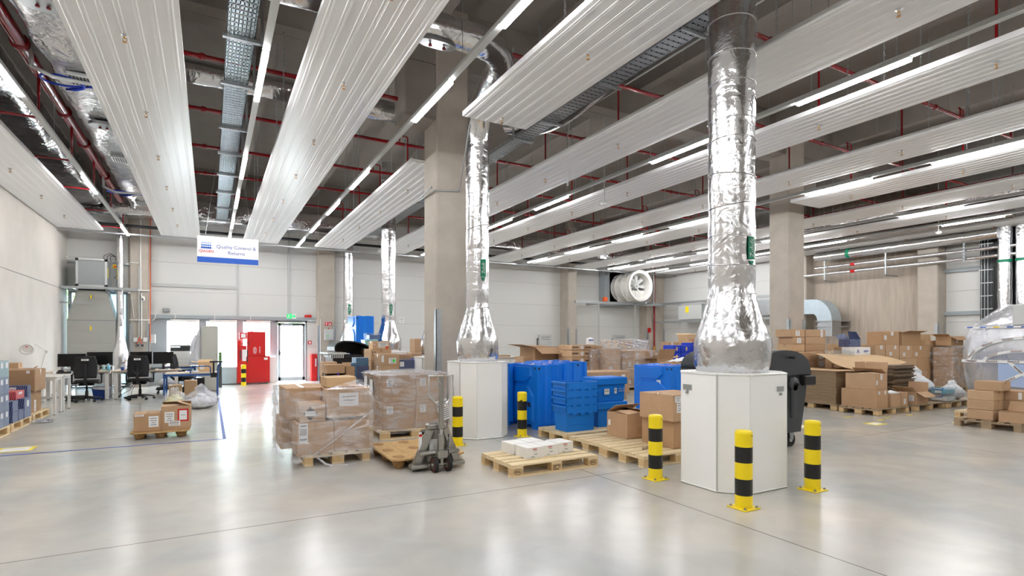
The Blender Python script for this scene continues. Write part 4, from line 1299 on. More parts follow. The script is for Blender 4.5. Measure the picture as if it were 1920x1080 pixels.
solo('steel_rail', 'steel bracket frame on the back wall carrying the large fan', 'rail', m)
for x, nm in ((16.3, 'left'), (18.6, 'right')):
    m = MB(); m.add([(x, 21.05, 3.3), (x + 0.06, 21.05, 3.3), (x + 1.06, 22.25, 0.4), (x + 1.0, 22.25, 0.4), (x, 21.1, 3.3), (x + 0.06, 21.1, 3.3), (x + 1.06, 22.29, 0.4), (x + 1.0, 22.29, 0.4)], [(0, 1, 2, 3), (4, 7, 6, 5), (0, 4, 5, 1), (1, 5, 6, 2), (2, 6, 7, 3), (3, 7, 4, 0)], 'light_grey')
    solo('brace', 'slanting grey steel brace below the large fan, %s one' % nm, 'brace', m)
solo('junction_box', 'small orange box on the steel frame left of the large fan', 'electrical box', MB().rbox(16.55, 20.9, 3.42, 16.75, 21.05, 3.62, 0.01, 'orange'))
# red riser pipe by the corner column
m = MB(); m.tube([(20.3, 21.5, 5.8), (20.3, 21.5, 0.0)], 0.05, 'red_pipe', 12); m.tube([(20.3, 21.5, 1.0), (20.3, 21.5, 1.25)], 0.08, 'brass', 12); m.box(20.2, 21.4, 0.25, 20.4, 21.6, 0.9, 'red')
solo('sprinkler_riser', 'vertical red sprinkler pipe with valve in front of the corner column', 'pipe', m)
solo('fire_sign', 'small red fire sign on the corner column', 'sign', MB().box(20.02, 21.68, 1.95, 20.22, 21.699, 2.2, 'red'))
for k, x in enumerate((19.3, 19.7)):
    m = MB(); m.cyl((x, 20.9, 3.4), (x, 20.9, 5.4), 0.02, 'galv_blue', 6)
    solo('hanger_rod', 'pale threaded rod hanging from the ceiling right of the large fan, ' + ('left one' if k == 0 else 'right one'), 'rod', m)
# duct unit on right wall brackets
du = empty('duct_unit', 'rectangular grey duct unit with a yellow label on brackets along the right wall', 'duct', (20.75, 17.6, 2.55))
m = MB(); m.rbox(-0.3, 0.9, 0, 0.3, 2.4, 0.75, 0.02, 'light_grey'); obj('filter_box', m, du)
m = MB(); m.box(-0.3, -3.5, 0.05, 0.3, 0.86, 0.7, 'galv'); 
for y in (-3.0, -1.6, -0.3): m.box(-0.31, y, 0.03, 0.31, y + 0.03, 0.72, 'galv')
obj('duct_body', m, du)
m = MB(); m.box(-0.302, 1.7, 0.35, -0.3, 1.9, 0.65, 'yellow'); obj('warning_label', m, du)
m = MB(); m.rbox(-0.05, 0.6, 0.8, 0.05, 0.8, 0.95, 0.01, 'yellow'); obj('isolator_switch', m, du)
for z, nm in ((2.42, 'below'), (3.35, 'above')):
    m = MB(); m.box(20.35, 13.9, z, 20.45, 21.9, z + 0.1, 'galv')
    for y in (14.5, 16.5, 18.5, 20.5): m.box(20.4, y, z, XR, y + 0.06, z + 0.06, 'galv')
    solo('steel_rail', 'galvanised steel rail along the right wall %s the grey duct unit' % nm, 'rail', m)
# galvanised elbow beyond the right free column
m = MB()
n = 10; cy_, cz_ = 13.0, 1.75; 
prof = []
for i in range(n + 1):
    t = PI / 2 * i / n
    prof.append((t,))
out_ = [(12.75 - 0.75 * math.sin(t), 1.75 + 0.85 * math.cos(t)) for (t,) in prof]
in_ = [(12.75 - 0.2 * math.sin(t), 1.75 + 0.3 * math.cos(t)) for (t,) in prof]
poly = [(13.6, 2.6)] + out_ + in_[::-1] + [(13.6, 2.05)]
m.extr(poly, 'x', 20.0, 20.6, 'galv_blue')
for z in (1.75, 1.55): m.box(19.97, 11.97, z, XR - 0.02, 12.6, z + 0.03, 'galv')
m.box(20.02, 12.0, 1.2, 20.58, 12.55, 1.75, 'galv')
solo('duct_elbow', 'galvanised rectangular duct elbow turning down beyond the right concrete column', 'duct', m, (0, 0, .5))
# perforated grey wall boxes
for (a, b, yt, nm) in ((1009, 1032.5, 627, 'left of the plain back column'), (1148, 1170.5, 625, 'right of the plain back column')):
    x0, x1 = at_y(a, YB), at_y(b, YB)
    m = MB(); m.rbox(x0, YB - 0.1, 1.0, x1, YB - 0.005, 1.82, 0.01, 'light_grey')
    o = solo('radiator_panel', 'flat grey perforated cover on the back wall, ' + nm, 'wall panel', m)
    g = MB()
    for r in range(2):
        for c in range(6): g.cyl((x0 + 0.15 + c * (x1 - x0 - 0.3) / 5, YB - 0.101, 1.6 + r * 0.1), (x0 + 0.15 + c * (x1 - x0 - 0.3) / 5, YB - 0.106, 1.6 + r * 0.1), 0.022, 'dark_grey', 8)
    obj('perforation', g, o)
    g = MB(); g.tube([(x0 - 0.02, YB - 0.05, 1.05), (x0 - 0.12, YB - 0.12, 1.05), (x0 - 0.12, YB - 0.12, 1.62), (x0 - 0.02, YB - 0.05, 1.62)], 0.025, 'black', 8)
    obj('grab_handle', g, o)

# ================================================================ hanging sign
YS = 16.0
sx0, sx1 = at_y(369.5, YS), at_y(484.5, YS)
zt = EYE + (638 - 441) * (sx0 * SN + YS * CS) / 1030
zb = EYE + (638 - 491) * (sx0 * SN + YS * CS) / 1030
W, H = sx1 - sx0, zt - zb
sg = empty('hanging_sign', 'white hanging sign with a blue band reading Quality Control & Returns', 'sign', (sx0, YS, zb))
m = MB(); m.rbox(0, -0.02, 0, W, 0.02, H, 0.004, 'paper'); obj('sign_board', m, sg)
m = MB(); m.box(0.002, -0.024, 0.002, W - 0.002, -0.0205, H * 0.21, 'sign_blue'); obj('blue_band', m, sg, label='blue band along the bottom')
m = MB()
for r, c in ((0, 'sign_dot_light'), (1, 'sign_dot_mid'), (2, 'sign_blue')):
    for k in range(5):
        rr = 0.021 + 0.003 * r
        cx, cz = 0.11 + k * 0.046, H * 0.74 - r * 0.062
        m.add([(cx + rr * math.cos(t), -0.0225, cz + rr * math.sin(t)) for t in [2 * PI * i / 14 for i in range(14)]], [tuple(range(14))], c)
obj('dot_emblem', m, sg)
t = text_mb('QIAGEN', 0.088, 'sign_red', bold=True); obj('logo_lettering', t, sg, (0.205, -0.0225, H * 0.42))
t = text_mb('Quality Control &', 0.125, 'sign_text'); obj('lettering', t, sg, (W * 0.63, -0.0225, H * 0.62))
t = text_mb('Returns', 0.125, 'sign_text'); obj('lettering', t, sg, (W * 0.63, -0.0225, H * 0.40))
m = MB(); m.cyl((0.18, 0, H), (0.62, 0, ZC - 0.002 - zb), 0.006, 'galv', 5); m.cyl((W - 0.15, 0, H), (W * 0.60, 0, ZC - 0.002 - zb), 0.006, 'galv', 5); obj('hanging_chain', m, sg)

# ================================================================ marks on the floor
def floor_mark(name, label, cat, mb, group=None): return solo(name, label, cat, mb, (0, 0, 0.0015), 0, group)
m = MB(); m.box(XL, 9.72, 0, 0.23, 9.77, 0.001, 'blue_tape'); floor_mark('floor_line', 'blue line taped across the floor on the left', 'floor marking', m)
m = MB(); m.box(0.18, 9.77, 0, 0.23, 17.2, 0.001, 'blue_tape'); floor_mark('floor_line', 'blue line taped on the floor leading towards the glazed front', 'floor marking', m)
def frame_mark(x0, y0, x1, y1, label):
    m = MB(); w = 0.05
    m.box(x0, y0, 0, x1, y0 + w, 0.001, 'yellow'); m.box(x0, y1 - w, 0, x1, y1, 0.001, 'yellow'); m.box(x0, y0 + w, 0, x0 + w, y1 - w, 0.001, 'yellow'); m.box(x1 - w, y0 + w, 0, x1, y1 - w, 0.001, 'yellow')
    m.box(x0 + w, y0 + w, 0, x1 - w, y1 - w, 0.0008, 'paper')
    floor_mark('floor_label', label, 'floor marking', m)
frame_mark(-2.62, 10.02, -2.2, 10.42, 'yellow framed label stuck on the floor at the left')
frame_mark(10.62, 5.55, 11.0, 5.8, 'yellow framed label on the floor in front of the pallets at right')
frame_mark(9.15, 6.0, 9.5, 6.25, 'yellow framed label on the floor beside the black bin wheels')
for k, (x, y, nm) in enumerate(((11.9, 6.02, 'under the front corner of the double carton pallet'), (11.45, 5.9, 'nearest the framed floor label'), (12.7, 6.0, 'right of the carton pallet'), (12.35, 5.05, 'before the plastic box pallet'), (11.3, 6.45, 'between the two left pallets'))):
    m = MB(); m.box(x - 0.11, y - 0.025, 0, x + 0.11, y + 0.025, 0.001, 'yellow'); floor_mark('floor_tape', 'short yellow tape mark on the floor ' + nm, 'floor marking', m)
for k, (x, y) in enumerate(((5.35, 8.55), (5.6, 6.25), (6.05, 7.6))):
    m = MB(); m.box(x - 0.12, y - 0.025, 0, x + 0.12, y + 0.025, 0.001, 'blue_tape'); floor_mark('floor_tape', 'short blue tape mark on the floor ' + ['by the nested blue containers', 'left of the empty pallets', 'behind the blue crates'][k], 'floor marking', m)

# ================================================================ builders for cartons, pallets, furniture
def sticker(o, w, d, h, face, u, v, sw, sh, kind='plain', k=0):
    """paper label with faint print on a box face"""
    xf = facexf(face, w, d, h, u, v, 0.002 + 0.0006 * k)
    m = MB(); m.box(-sw / 2, -0.0008, -sh / 2, sw / 2, 0.0008, sh / 2, {'red': 'red', 'green': 'neon_green', 'purple': 'purple', 'orange': 'orange', 'tape': 'tape', 'ink': 'ink'}.get(kind, 'paper'), xf)
    if kind == 'plain' and sw > 0.05:
        for j, (a, b) in enumerate(((0.30, 0.36), (0.10, 0.34), (-0.10, 0.22), (-0.30, 0.30))):
            m.box(-sw * b, -0.0012, sh * a - sh * 0.035, sw * b, -0.0008, sh * a + sh * 0.035, 'paper_text', xf)
    if kind == 'notice':
        for zz, a in ((.22, .36), (-.05, .28)): m.box(-sw * a, -0.0012, sh * zz - .006, sw * a, -0.0008, sh * zz + .006, 'paper_text', xf)
    if kind == 'red':
        m.box(-sw * 0.36, -0.0014, -sh * 0.38, sw * 0.36, -0.0008, sh * 0.38, 'paper', xf)
        m.box(-sw * 0.2, -0.0018, -0.004, sw * 0.2, -0.0014, 0.006, 'paper_text', xf)
    if kind == 'barcode':
        for j in range(9): m.box(-sw * 0.4 + j * sw * 0.09, -0.0012, -sh * 0.1, -sw * 0.4 + j * sw * 0.09 + sw * 0.04, -0.0008, sh * 0.25, 'ink', xf)
        m.box(-sw * 0.4, -0.0012, -sh * 0.35, sw * 0.4, -0.0008, -sh * 0.27, 'paper_text', xf); m.box(-sw * 0.35, -0.0012, sh * 0.34, sw * 0.35, -0.0008, sh * 0.42, 'paper_text', xf)
    return obj('shipping_label' if kind in ('plain', 'red', 'barcode', 'notice') else {'tape': 'packing_tape', 'ink': 'print'}.get(kind, 'coloured_sticker'), m, o)
def arrows(o, w, d, h, face, u, v, s):
    """two printed this-way-up arrows over a bar"""
    xf = facexf(face, w, d, h, u, v)
    m = MB()
    for dx in (-s * 0.25, s * 0.25):
        m.box(dx - s * 0.04, -0.001, -s * 0.35, dx + s * 0.04, 0, s * 0.3, 'ink', xf)
        m.add([(dx - s * 0.15, -0.001, s * 0.25), (dx + s * 0.15, -0.001, s * 0.25), (dx, -0.001, s * 0.5)], [(0, 1, 2)], 'ink', False, xf)
    m.box(-s * 0.45, -0.001, -s * 0.5, s * 0.45, 0, -s * 0.44, 'ink', xf)
    return obj('arrow_print', m, o)
def carton(label, x, y, z, w, d, h, rz=0, mt='card', seam='x', stickers=(), opened=None, up=None, group=None, name='cardboard_box', cat='box', tape=True, bulge=0.0):
    """closed or open carton; origin at the base centre. opened: dict side->angle (deg above horizontal)"""
    m = MB()
    t = 0.006
    if mt == 'card': mt = random.choice(('card', 'card', 'card_b', 'card_c'))
    if opened is None:
        if bulge:
            # soft bulging faces
            n = 4; vs, fs = [], []
            def face(P):
                o_ = len(vs)
                for i in range(n + 1):
                    for j in range(n + 1):
                        u, v = i / n, j / n
                        vs.append(P(u, v, bulge * (math.sin(PI * u) * math.sin(PI * v))))
                for i in range(n):
                    for j in range(n):
                        fs.append((o_ + i * (n + 1) + j, o_ + (i + 1) * (n + 1) + j, o_ + (i + 1) * (n + 1) + j + 1, o_ + i * (n + 1) + j + 1))
            face(lambda u, v, b: (-w / 2 + u * w, -d / 2 - b, v * h)); face(lambda u, v, b: (-w / 2 + u * w, d / 2 + b, v * h))
            face(lambda u, v, b: (-w / 2 - b, -d / 2 + u * d, v * h)); face(lambda u, v, b: (w / 2 + b, -d / 2 + u * d, v * h))
            face(lambda u, v, b: (-w / 2 + u * w, -d / 2 + v * d, h + b * 0.6)); face(lambda u, v, b: (-w / 2 + u * w, -d / 2 + v * d, 0))
            m.add(vs, fs, mt)
        else:
            m.rbox(-w / 2, -d / 2, 0, w / 2, d / 2, h, min(0.008, h * 0.06), mt)
        # flap seam on top
        if seam == 'x': m.box(-w / 2 + 0.004, -0.0015, h, w / 2 - 0.004, 0.0015, h + 0.0008, 'card_inside')
        else: m.box(-0.0015, -d / 2 + 0.004, h, 0.0015, d / 2 - 0.004, h + 0.0008, 'card_inside')
    else:
        m.box(-w / 2, -d / 2, 0, w / 2, d / 2, t, mt)
        m.box(-w / 2, -d / 2, t, -w / 2 + t, d / 2, h, mt); m.box(w / 2 - t, -d / 2, t, w / 2, d / 2, h, mt)
        m.box(-w / 2 + t, -d / 2, t, w / 2 - t, -d / 2 + t, h, mt); m.box(-w / 2 + t, d / 2 - t, t, w / 2 - t, d / 2, h, mt)
    o = obj(name, m, None, (x, y, z), rz)
    tag(o, label, cat, group)
    if opened is None and tape:
        tm_ = MB()
        if seam == 'x':
            tm_.box(-w / 2 - 0.001, -0.025, h + 0.0008, w / 2 + 0.001, 0.025, h + 0.0018, 'tape')
            for sx in (-1, 1): tm_.box(min(sx * w / 2, sx * (w / 2 + 0.001)), -0.025, h * 0.72, max(sx * w / 2, sx * (w / 2 + 0.001)), 0.025, h + 0.001, 'tape')
        else:
            tm_.box(-0.025, -d / 2 - 0.001, h + 0.0008, 0.025, d / 2 + 0.001, h + 0.0018, 'tape')
            for sy in (-1, 1): tm_.box(-0.025, min(sy * d / 2, sy * (d / 2 + 0.001)), h * 0.72, 0.025, max(sy * d / 2, sy * (d / 2 + 0.001)), h + 0.001, 'tape')
        obj('packing_tape', tm_, o)
    if opened:
        for side, a in opened.items():
            L = (d if side in 'lr' else w); f = min(w, d) * 0.5
            a_ = math.radians(a); c, s_ = math.cos(a_) * f, math.sin(a_) * f
            fm = MB()
            if side == 'l': fm.sheet((-w / 2, -d / 2, h), (-w / 2, d / 2, h), (-w / 2 - c, d / 2, h + s_), (-w / 2 - c, -d / 2, h + s_), 0.005, mt)
            if side == 'r': fm.sheet((w / 2, -d / 2, h), (w / 2, d / 2, h), (w / 2 + c, d / 2, h + s_), (w / 2 + c, -d / 2, h + s_), 0.005, mt)
            if side == 'f': fm.sheet((-w / 2, -d / 2, h), (w / 2, -d / 2, h), (w / 2, -d / 2 - c, h + s_), (-w / 2, -d / 2 - c, h + s_), 0.005, mt)
            if side == 'b': fm.sheet((-w / 2, d / 2, h), (w / 2, d / 2, h), (w / 2, d / 2 + c, h + s_), (-w / 2, d / 2 + c, h + s_), 0.005, mt)
            obj('flap', fm, o)
    for k, s in enumerate(stickers):
        sticker(o, w, d, h, *s, k=k)
    if up:
        arrows(o, w, d, h, *up)
    return o
def pxbox(pxl, pxr, yt, Y, yb=None, zb=None, zt=None):
    """measures: x extent and heights of an upright front face standing at depth Y"""
    x0, x1 = at_y(pxl, Y), at_y(pxr, Y)
    Z = x0 * SN + Y * CS
    z1 = zt if zt is not None else EYE + (638 - yt) * Z / 1030
    z0 = zb if zb is not None else EYE + (638 - yb) * Z / 1030
    return x0, x1, z0, z1
def cpx(label, pxl, pxr, yt, Y, dep, yb=None, zb=None, **k):
    x0, x1, z0, z1 = pxbox(pxl, pxr, yt, Y, yb, zb)
    return carton(label, (x0 + x1) / 2, Y + dep / 2, z0, x1 - x0, dep, z1 - z0, **k)

def pallet_parts(t, L, W, mt, end, stamp=True, seed=0):
    """euro pallet: long side L along local X, origin at the floor under its centre"""
    rd = random.Random(seed)
    nb = 5
    ws = [0.145, 0.10, 0.145, 0.10, 0.145]
    gap = (W - sum(ws)) / 4
    y = -W / 2
    for i, bw in enumerate(ws):
        m = MB(); m.rbox(-L / 2, y, 0.122, L / 2, y + bw, 0.144, 0.003, mt); obj('deck_board', m, t)
        y += bw + gap
    m = MB()
    for x in (-L / 2, -0.0725, L / 2 - 0.145): m.box(x, -W / 2, 0.100, x + 0.145, W / 2, 0.122, mt)
    obj('cross_board', m, t)
    for x in (-L / 2, -0.0725, L / 2 - 0.145):
        for yy, bw in ((-W / 2, 0.10), (-0.0725, 0.145), (W / 2 - 0.10, 0.10)):
            m = MB(); m.box(x, yy, 0.022, x + 0.145, yy + bw, 0.100, end); obj('block', m, t)
    for yy, bw in ((-W / 2, 0.10), (-0.0725, 0.145), (W / 2 - 0.10, 0.10)):
        m = MB(); m.box(-L / 2, yy, 0.0, L / 2, yy + bw, 0.022, mt); obj('bottom_board', m, t)
    if stamp:
        for x, txt in ((-L / 2 + 0.0725, 'EPAL'), (L / 2 - 0.0725, 'EPAL')):
            m = MB()
            m.tube([(x + 0.052 * math.cos(q), -W / 2 - 0.0005, 0.061 + 0.030 * math.sin(q)) for q in [2 * PI * i / 20 for i in range(20)]], 0.0022, 'ink', 4, closed=True)
            s_ = obj('stamp', m, t)
            tx = text_mb(txt, 0.034, 'ink', bold=True); obj('lettering', tx, s_, (x, -W / 2 - 0.001, 0.061))
        m = MB()
        for i in range(5):
            for j in range(3):
                if rd.random() < 0.75: m.box(-0.05 + i * 0.021, -W / 2 - 0.001, 0.032 + j * 0.021, -0.05 + i * 0.021 + 0.014, -W / 2, 0.032 + j * 0.021 + 0.014, 'ink')
        obj('stamp', m, t)
def pallet(label, x, y, rz=0, mt='wood', end='wood_end', L=1.2, W=0.8, z=0, stamp=False, seed=0, group='wooden pallets'):
    t = empty('wooden_pallet', label, 'pallet', (x, y, z), rz, group)
    pallet_parts(t, L, W, mt, end, stamp, seed)
    return t
def pressed_pallet(label, x, y, L, W, rz=0, z=0, h=0.13):
    """nestable pallet pressed from wood chips, on nine cone feet"""
    t = empty('pressed_pallet', label, 'pallet', (x, y, z), rz)
    m = MB()
    c = 0.06
    poly = [(-W / 2 + c, -L / 2), (W / 2 - c, -L / 2), (W / 2, -L / 2 + c), (W / 2, L / 2 - c), (W / 2 - c, L / 2), (-W / 2 + c, L / 2), (-W / 2, L / 2 - c), (-W / 2, -L / 2 + c)]
    m.prism(poly, h - 0.022, h, 'osb')
    for i in range(-1, 2):
        for j in range(-1, 2):
            cx, cy = i * (W / 2 - 0.12), j * (L / 2 - 0.14)
            m.prism([(cx + 0.075 * math.cos(q), cy + 0.10 * math.sin(q)) for q in [2 * PI * k / 16 for k in range(16)]], h, h + 0.0012, 'osb_dark')
    for i in (-0.5, 0.5):
        m.box(i * (W / 2 - 0.1) - 0.02, -L / 2 + 0.08, h, i * (W / 2 - 0.1) + 0.02, L / 2 - 0.08, h + 0.004, 'osb')
    obj('deck', m, t)
    for i in range(-1, 2):
        for j in range(-1, 2):
            cx, cy = i * (W / 2 - 0.12), j * (L / 2 - 0.14)
            m = MB(); m.lathe([(0.0, 0), (0.055, 0.0), (0.095, h - 0.022), (0.0, h - 0.022)], 'osb_dark', 14, cx, cy); obj('foot', m, t)
    return t
def bollard(x, y, label, bands=((0.125, 0.275), (0.425, 0.57)), H=0.72, r=0.078, plate=0.105):
    t = empty('bollard', label, 'bollard', (x, y, 0), 0, 'yellow and black impact bollards')
    m = MB()
    z = [0.012] + [q for b in bands for q in b] + [H - 0.03]
    for k in range(len(z) - 1):
        m.tube([(0, 0, z[k]), (0, 0, z[k + 1])], r, 'bollard_black' if k % 2 else 'yellow', 32, caps=False)
    m.lathe([(r, H - 0.03), (r * 0.97, H - 0.015), (r * 0.85, H - 0.004), (r * 0.6, H), (0, H + 0.002)], 'yellow', 32)
    m.cyl((r * 0.2, -r * 0.9, H - 0.045), (r * 0.2, -r * 1.01, H - 0.045), 0.006, 'ink', 8)
    obj('post', m, t)
    m = MB(); m.rbox(-plate, -plate, 0, plate, plate, 0.012, 0.003, 'yellow'); bp = obj('base_plate', m, t)
    for sx in (-1, 1):
        for sy in (-1, 1):
            m = MB(); m.cyl((sx * plate * 0.75, sy * plate * 0.75, 0.012), (sx * plate * 0.75, sy * plate * 0.75, 0.017), 0.017, 'galv', 12); m.cyl((sx * plate * 0.75, sy * plate * 0.75, 0.012), (sx * plate * 0.75, sy * plate * 0.75, 0.03), 0.010, 'steel', 6)
            obj('bolt', m, bp)
    return t
def film_wrap(label, x0, y0, x1, y1, z0, z1, mt='film', seed=0, amp=0.012, rag=0.05, top=True, pts=None, name='stretch_film'):
    """loose stretch film round a load: wrinkled skin with ragged lower edge"""
    rd = random.Random(seed)
    m = MB()
    n = 72; rows = 22
    per = pts or [(x0, y0), (x1, y0), (x1, y1), (x0, y1)]
    segs = list(zip(per, per[1:] + per[:1])); Ls = [math.dist(a, b) for a, b in segs]; T = sum(Ls)
    ring = []
    for i in range(n):
        s = T * i / n
        for (a, b), l in zip(segs, Ls):
            if s <= l: 
                u = s / l; p = (a[0] + (b[0] - a[0]) * u, a[1] + (b[1] - a[1]) * u); nx, ny = (b[1] - a[1]) / l, -(b[0] - a[0]) / l; break
            s -= l
        ring.append((p, (nx, ny)))
    ph = [rd.uniform(0, 6) for _ in range(6)]
    vs = []
    for j in range(rows + 1):
        for i, (p, nn) in enumerate(ring):
            z = z0 + (z1 - z0) * j / rows
            if j == 0: z += rd.uniform(-rag, rag * 0.4)
            q = amp * (math.sin(i * 0.7 + j * 1.1 + ph[0]) + math.sin(i * 1.9 - j * 0.8 + ph[1]) * 0.6 + rd.uniform(-0.7, 0.7)) + amp * 1.4
            vs.append((p[0] + nn[0] * q, p[1] + nn[1] * q, z))
    fs = [(j * n + i, j * n + (i + 1) % n, (j + 1) * n + (i + 1) % n, (j + 1) * n + i) for j in range(rows) for i in range(n)]
    m.add(vs, fs, mt, True)
    if top:
        g = 12; vs = []
        for i in range(g + 1):
            for j in range(g + 1):
                vs.append((x0 - 0.01 + (x1 - x0 + 0.02) * i / g, y0 - 0.01 + (y1 - y0 + 0.02) * j / g, z1 + 0.006 + rd.uniform(0, amp * 1.3)))
        m.add(vs, [(i * (g + 1) + j, (i + 1) * (g + 1) + j, (i + 1) * (g + 1) + j + 1, i * (g + 1) + j + 1) for i in range(g) for j in range(g)], mt, True)
    return solo(name, label, 'stretch film', m)

def plastic_bag(label, x, y, rx, ry, h, seed, inner='fabric_white', tip=(0, 0), film='film_bag'):
    rd = random.Random(seed)
    t = empty('plastic_bag', label, 'bag', (x, y, 0))
    def blob(k, amp, mt, sc=1.0, nm='bag_film', hh=1.0):
        m = MB(); n, r_ = 40, 20; vs = []
        ph = [rd.uniform(0, 6) for _ in range(6)]
        for j in range(r_ + 1):
            v = j / r_
            rad = math.sin(min(1, v * 1.12 + 0.10) * PI * 0.94) ** 0.62 if v < 0.97 else 0.12
            for i in range(n):
                a = 2 * PI * i / n
                q = 1 + amp * (math.sin(5 * a + ph[0] + v * 6) * .5 + math.sin(9 * a + ph[1] - v * 9) * .5 + rd.uniform(-.7, .7))
                z = h * v * sc * hh * (1 + 0.08 * math.sin(2 * a + ph[2])) + 0.004
                vs.append((rx * rad * q * sc * math.cos(a) + tip[0] * v ** 2, ry * rad * q * sc * math.sin(a) + tip[1] * v ** 2, z))
        fs = [(j * n + i, j * n + (i + 1) % n, (j + 1) * n + (i + 1) % n, (j + 1) * n + i) for j in range(r_) for i in range(n)]
        fs += [tuple(range(n))[::-1], tuple(range(r_ * n, r_ * n + n))]
        m.add(vs, fs, mt, True); obj(nm, m, t)
    blob(1, 0.07, film)
    blob(2, 0.10, inner, 0.86, 'contents', 0.7)
    return t

# ================================================================ left: kit boxes and pallets along the wall
XP = -2.9
pallet('pale wooden pallet at the left edge under the tall stack of kit boxes', XP - 0.4, 11.4, PI / 2, seed=1)
pallet('pale wooden pallet under the small navy and red kit boxes by the left wall', XP - 0.42, 12.75, PI / 2, seed=2)
pallet('pale wooden pallet under the large brown cartons by the left wall', XP - 0.42, 14.05, PI / 2, seed=3)
def kitbox(label, x, y, z, w, d, h, mt, group='printed kit boxes', lab=('r', 0.5, 0.72)):
    m = MB(); m.rbox(-w / 2, -d / 2, 0, w / 2, d / 2, h, 0.004, mt)
    o = solo('kit_box', label, 'box', m, (x, y, z), 0, group)
    sticker(o, w, d, h, lab[0], lab[1], lab[2], min(w, d) * 0.42, h * 0.3)
    return o
rows = [('bottom', 'navy_sheen_print', 'dark navy'), ('second', 'navy_sheen_print', 'sheen-painted navy'), ('third', 'navy_sheen_print', 'sheen-painted navy'), ('top', 'navy_top_sheen_print', 'greenish')]  # upper rows get their sheen from the lighter base colour
for r, (rn, mt, cn) in enumerate(rows):
    for k, nm in enumerate(('nearest', 'middle', 'far')):
        y = 11.38 + k * 0.245
        kitbox('%s printed kit box, %s row, %s column of the tall stack at left' % (cn, rn, nm), XP - 0.14, y, 0.145 + r * 0.268, 0.26, 0.24, 0.266, mt)
        if r == 3:
            kitbox('%s printed kit box behind the %s box in the top row at left' % (cn, nm), XP - 0.42, y, 0.145 + r * 0.268, 0.26, 0.24, 0.266, mt)
        else:
            kitbox('%s printed kit box hidden behind the %s row, %s column, tall left stack' % (cn, rn, nm), XP - 0.42, y, 0.145 + r * 0.268, 0.26, 0.24, 0.266, mt)
for k, (y, z, nm) in enumerate(((12.33, 0, 'bottom near'), (12.33, 1, 'top near'), (12.66, 0, 'bottom far'))):
    kitbox('small navy printed kit box, %s one on the second pallet' % nm, XP - 0.16, y, 0.145 + z * 0.185, 0.30, 0.30, 0.183, 'navy_print', lab=('f', 0.5, 0.6))
kitbox('small navy printed kit box on the second pallet, under the red one', XP - 0.48, 12.62, 0.145, 0.3, 0.86, 0.35, 'navy_print')
kitbox('red printed kit box lying on navy kit boxes by the left wall', XP - 0.32, 12.95, 0.50, 0.46, 0.5, 0.14, 'red_print')
kitbox('navy printed kit box under the red one, far end of the second pallet', XP - 0.16, 13.06, 0.145, 0.3, 0.42, 0.355, 'navy_print')
kitbox('large navy printed kit box with a white label between red box and brown cartons', XP - 0.28, 13.42, 0.146, 0.42, 0.22, 0.56, 'navy_print', lab=('f', 0.5, 0.8))
carton('large brown carton with a printed arrow, upper one under the white table', XP - 0.55, 14.0, 0.146 + 0.42, 1.05, 0.78, 0.42, 0, 'card_dark', stickers=(('f', .9, .9, .05, .05),), up=('f', 0.13, 0.62, 0.14))
carton('large brown carton standing on the pallet below the one with the arrow', XP - 0.57, 14.0, 0.146, 0.95, 0.76, 0.42, 0, 'card_dark', stickers=(('r', .4, .3, .12, .22),))
m = MB(); rd = random.Random(5)
vs = [(rd.uniform(-0.16, 0.22), rd.uniform(-0.18, 0.18), abs(rd.gauss(0, 0.03))) for _ in range(26)]
m.add(vs, [(i, i + 1, i + 2) for i in range(24)], 'film_heavy', True)
solo('film_scrap', 'scrap of clear film hanging off the pallet of brown cartons', 'film', m, (XP + 0.12, 13.36, 0.003))
m = MB(); m.tube([(0, 0, 0), (0.12, 0.12, 1.75)], 0.022, 'orange', 8); solo('broom_handle', 'light wooden stick leaning on the left wall behind the kit boxes', 'stick', MB().tube([(-3.55, 11.75, 1.215), (-3.75, 11.75, 1.76), (-3.98, 11.8, 2.2)], 0.02, 'wood_end', 8))

# white packing tables along the left wall
def table(label, x0, y0, x1, y1, h, top='desk_top', leg='white_gloss', name='work_table', cat='table', legs=None, t=0.03, lw=0.05):
    tb = empty(name, label, cat, ((x0 + x1) / 2, (y0 + y1) / 2, 0))
    w, d = (x1 - x0) / 2, (y1 - y0) / 2
    m = MB(); m.rbox(-w, -d, h - t, w, d, h, 0.005, top); obj('table_top', m, tb)
    for sx in (-1, 1):
        for sy in (-1, 1):
            m = MB(); cx, cy = sx * (w - lw), sy * (d - lw); m.box(cx - lw / 2, cy - lw / 2, 0.012, cx + lw / 2, cy + lw / 2, h - t, leg); m.box(cx - lw / 2 + .008, cy - lw / 2 + .008, 0, cx + lw / 2 - .008, cy + lw / 2 - .008, 0.012, 'black'); obj('leg', m, tb)
    m = MB()
    for sy in (-1, 1): m.box(-w + lw, sy * (d - lw) - 0.015, h - t - 0.06, w - lw, sy * (d - lw) + 0.015, h - t, leg)
    for sx in (-1, 1): m.box(sx * (w - lw) - 0.015, -d + lw, h - t - 0.06, sx * (w - lw) + 0.015, d - lw, h - t, leg)
    obj('frame', m, tb)
    return tb
t = table('white packing table along the left wall, nearest the camera', XL + 0.05, 14.5, -2.77, 15.1, 0.80)
t = table('white packing table along the left wall, next to the desks', XL + 0.05, 15.15, -2.75, 15.85, 0.80)
m = MB(); m.box(-0.5, -0.26, 0.28, 0.5, -0.22, 0.33, 'white_gloss'); obj('stretcher', m, t)
carton('small brown carton on the near white table beside the kit boxes', -3.52, 14.75, 0.80, 0.24, 0.3, 0.29, 0, 'card')
o = carton('tiny open brown carton with black contents on the near white table', -3.45, 15.35, 0.80, 0.22, 0.2, 0.13, 0, 'card', opened={'r': 40})
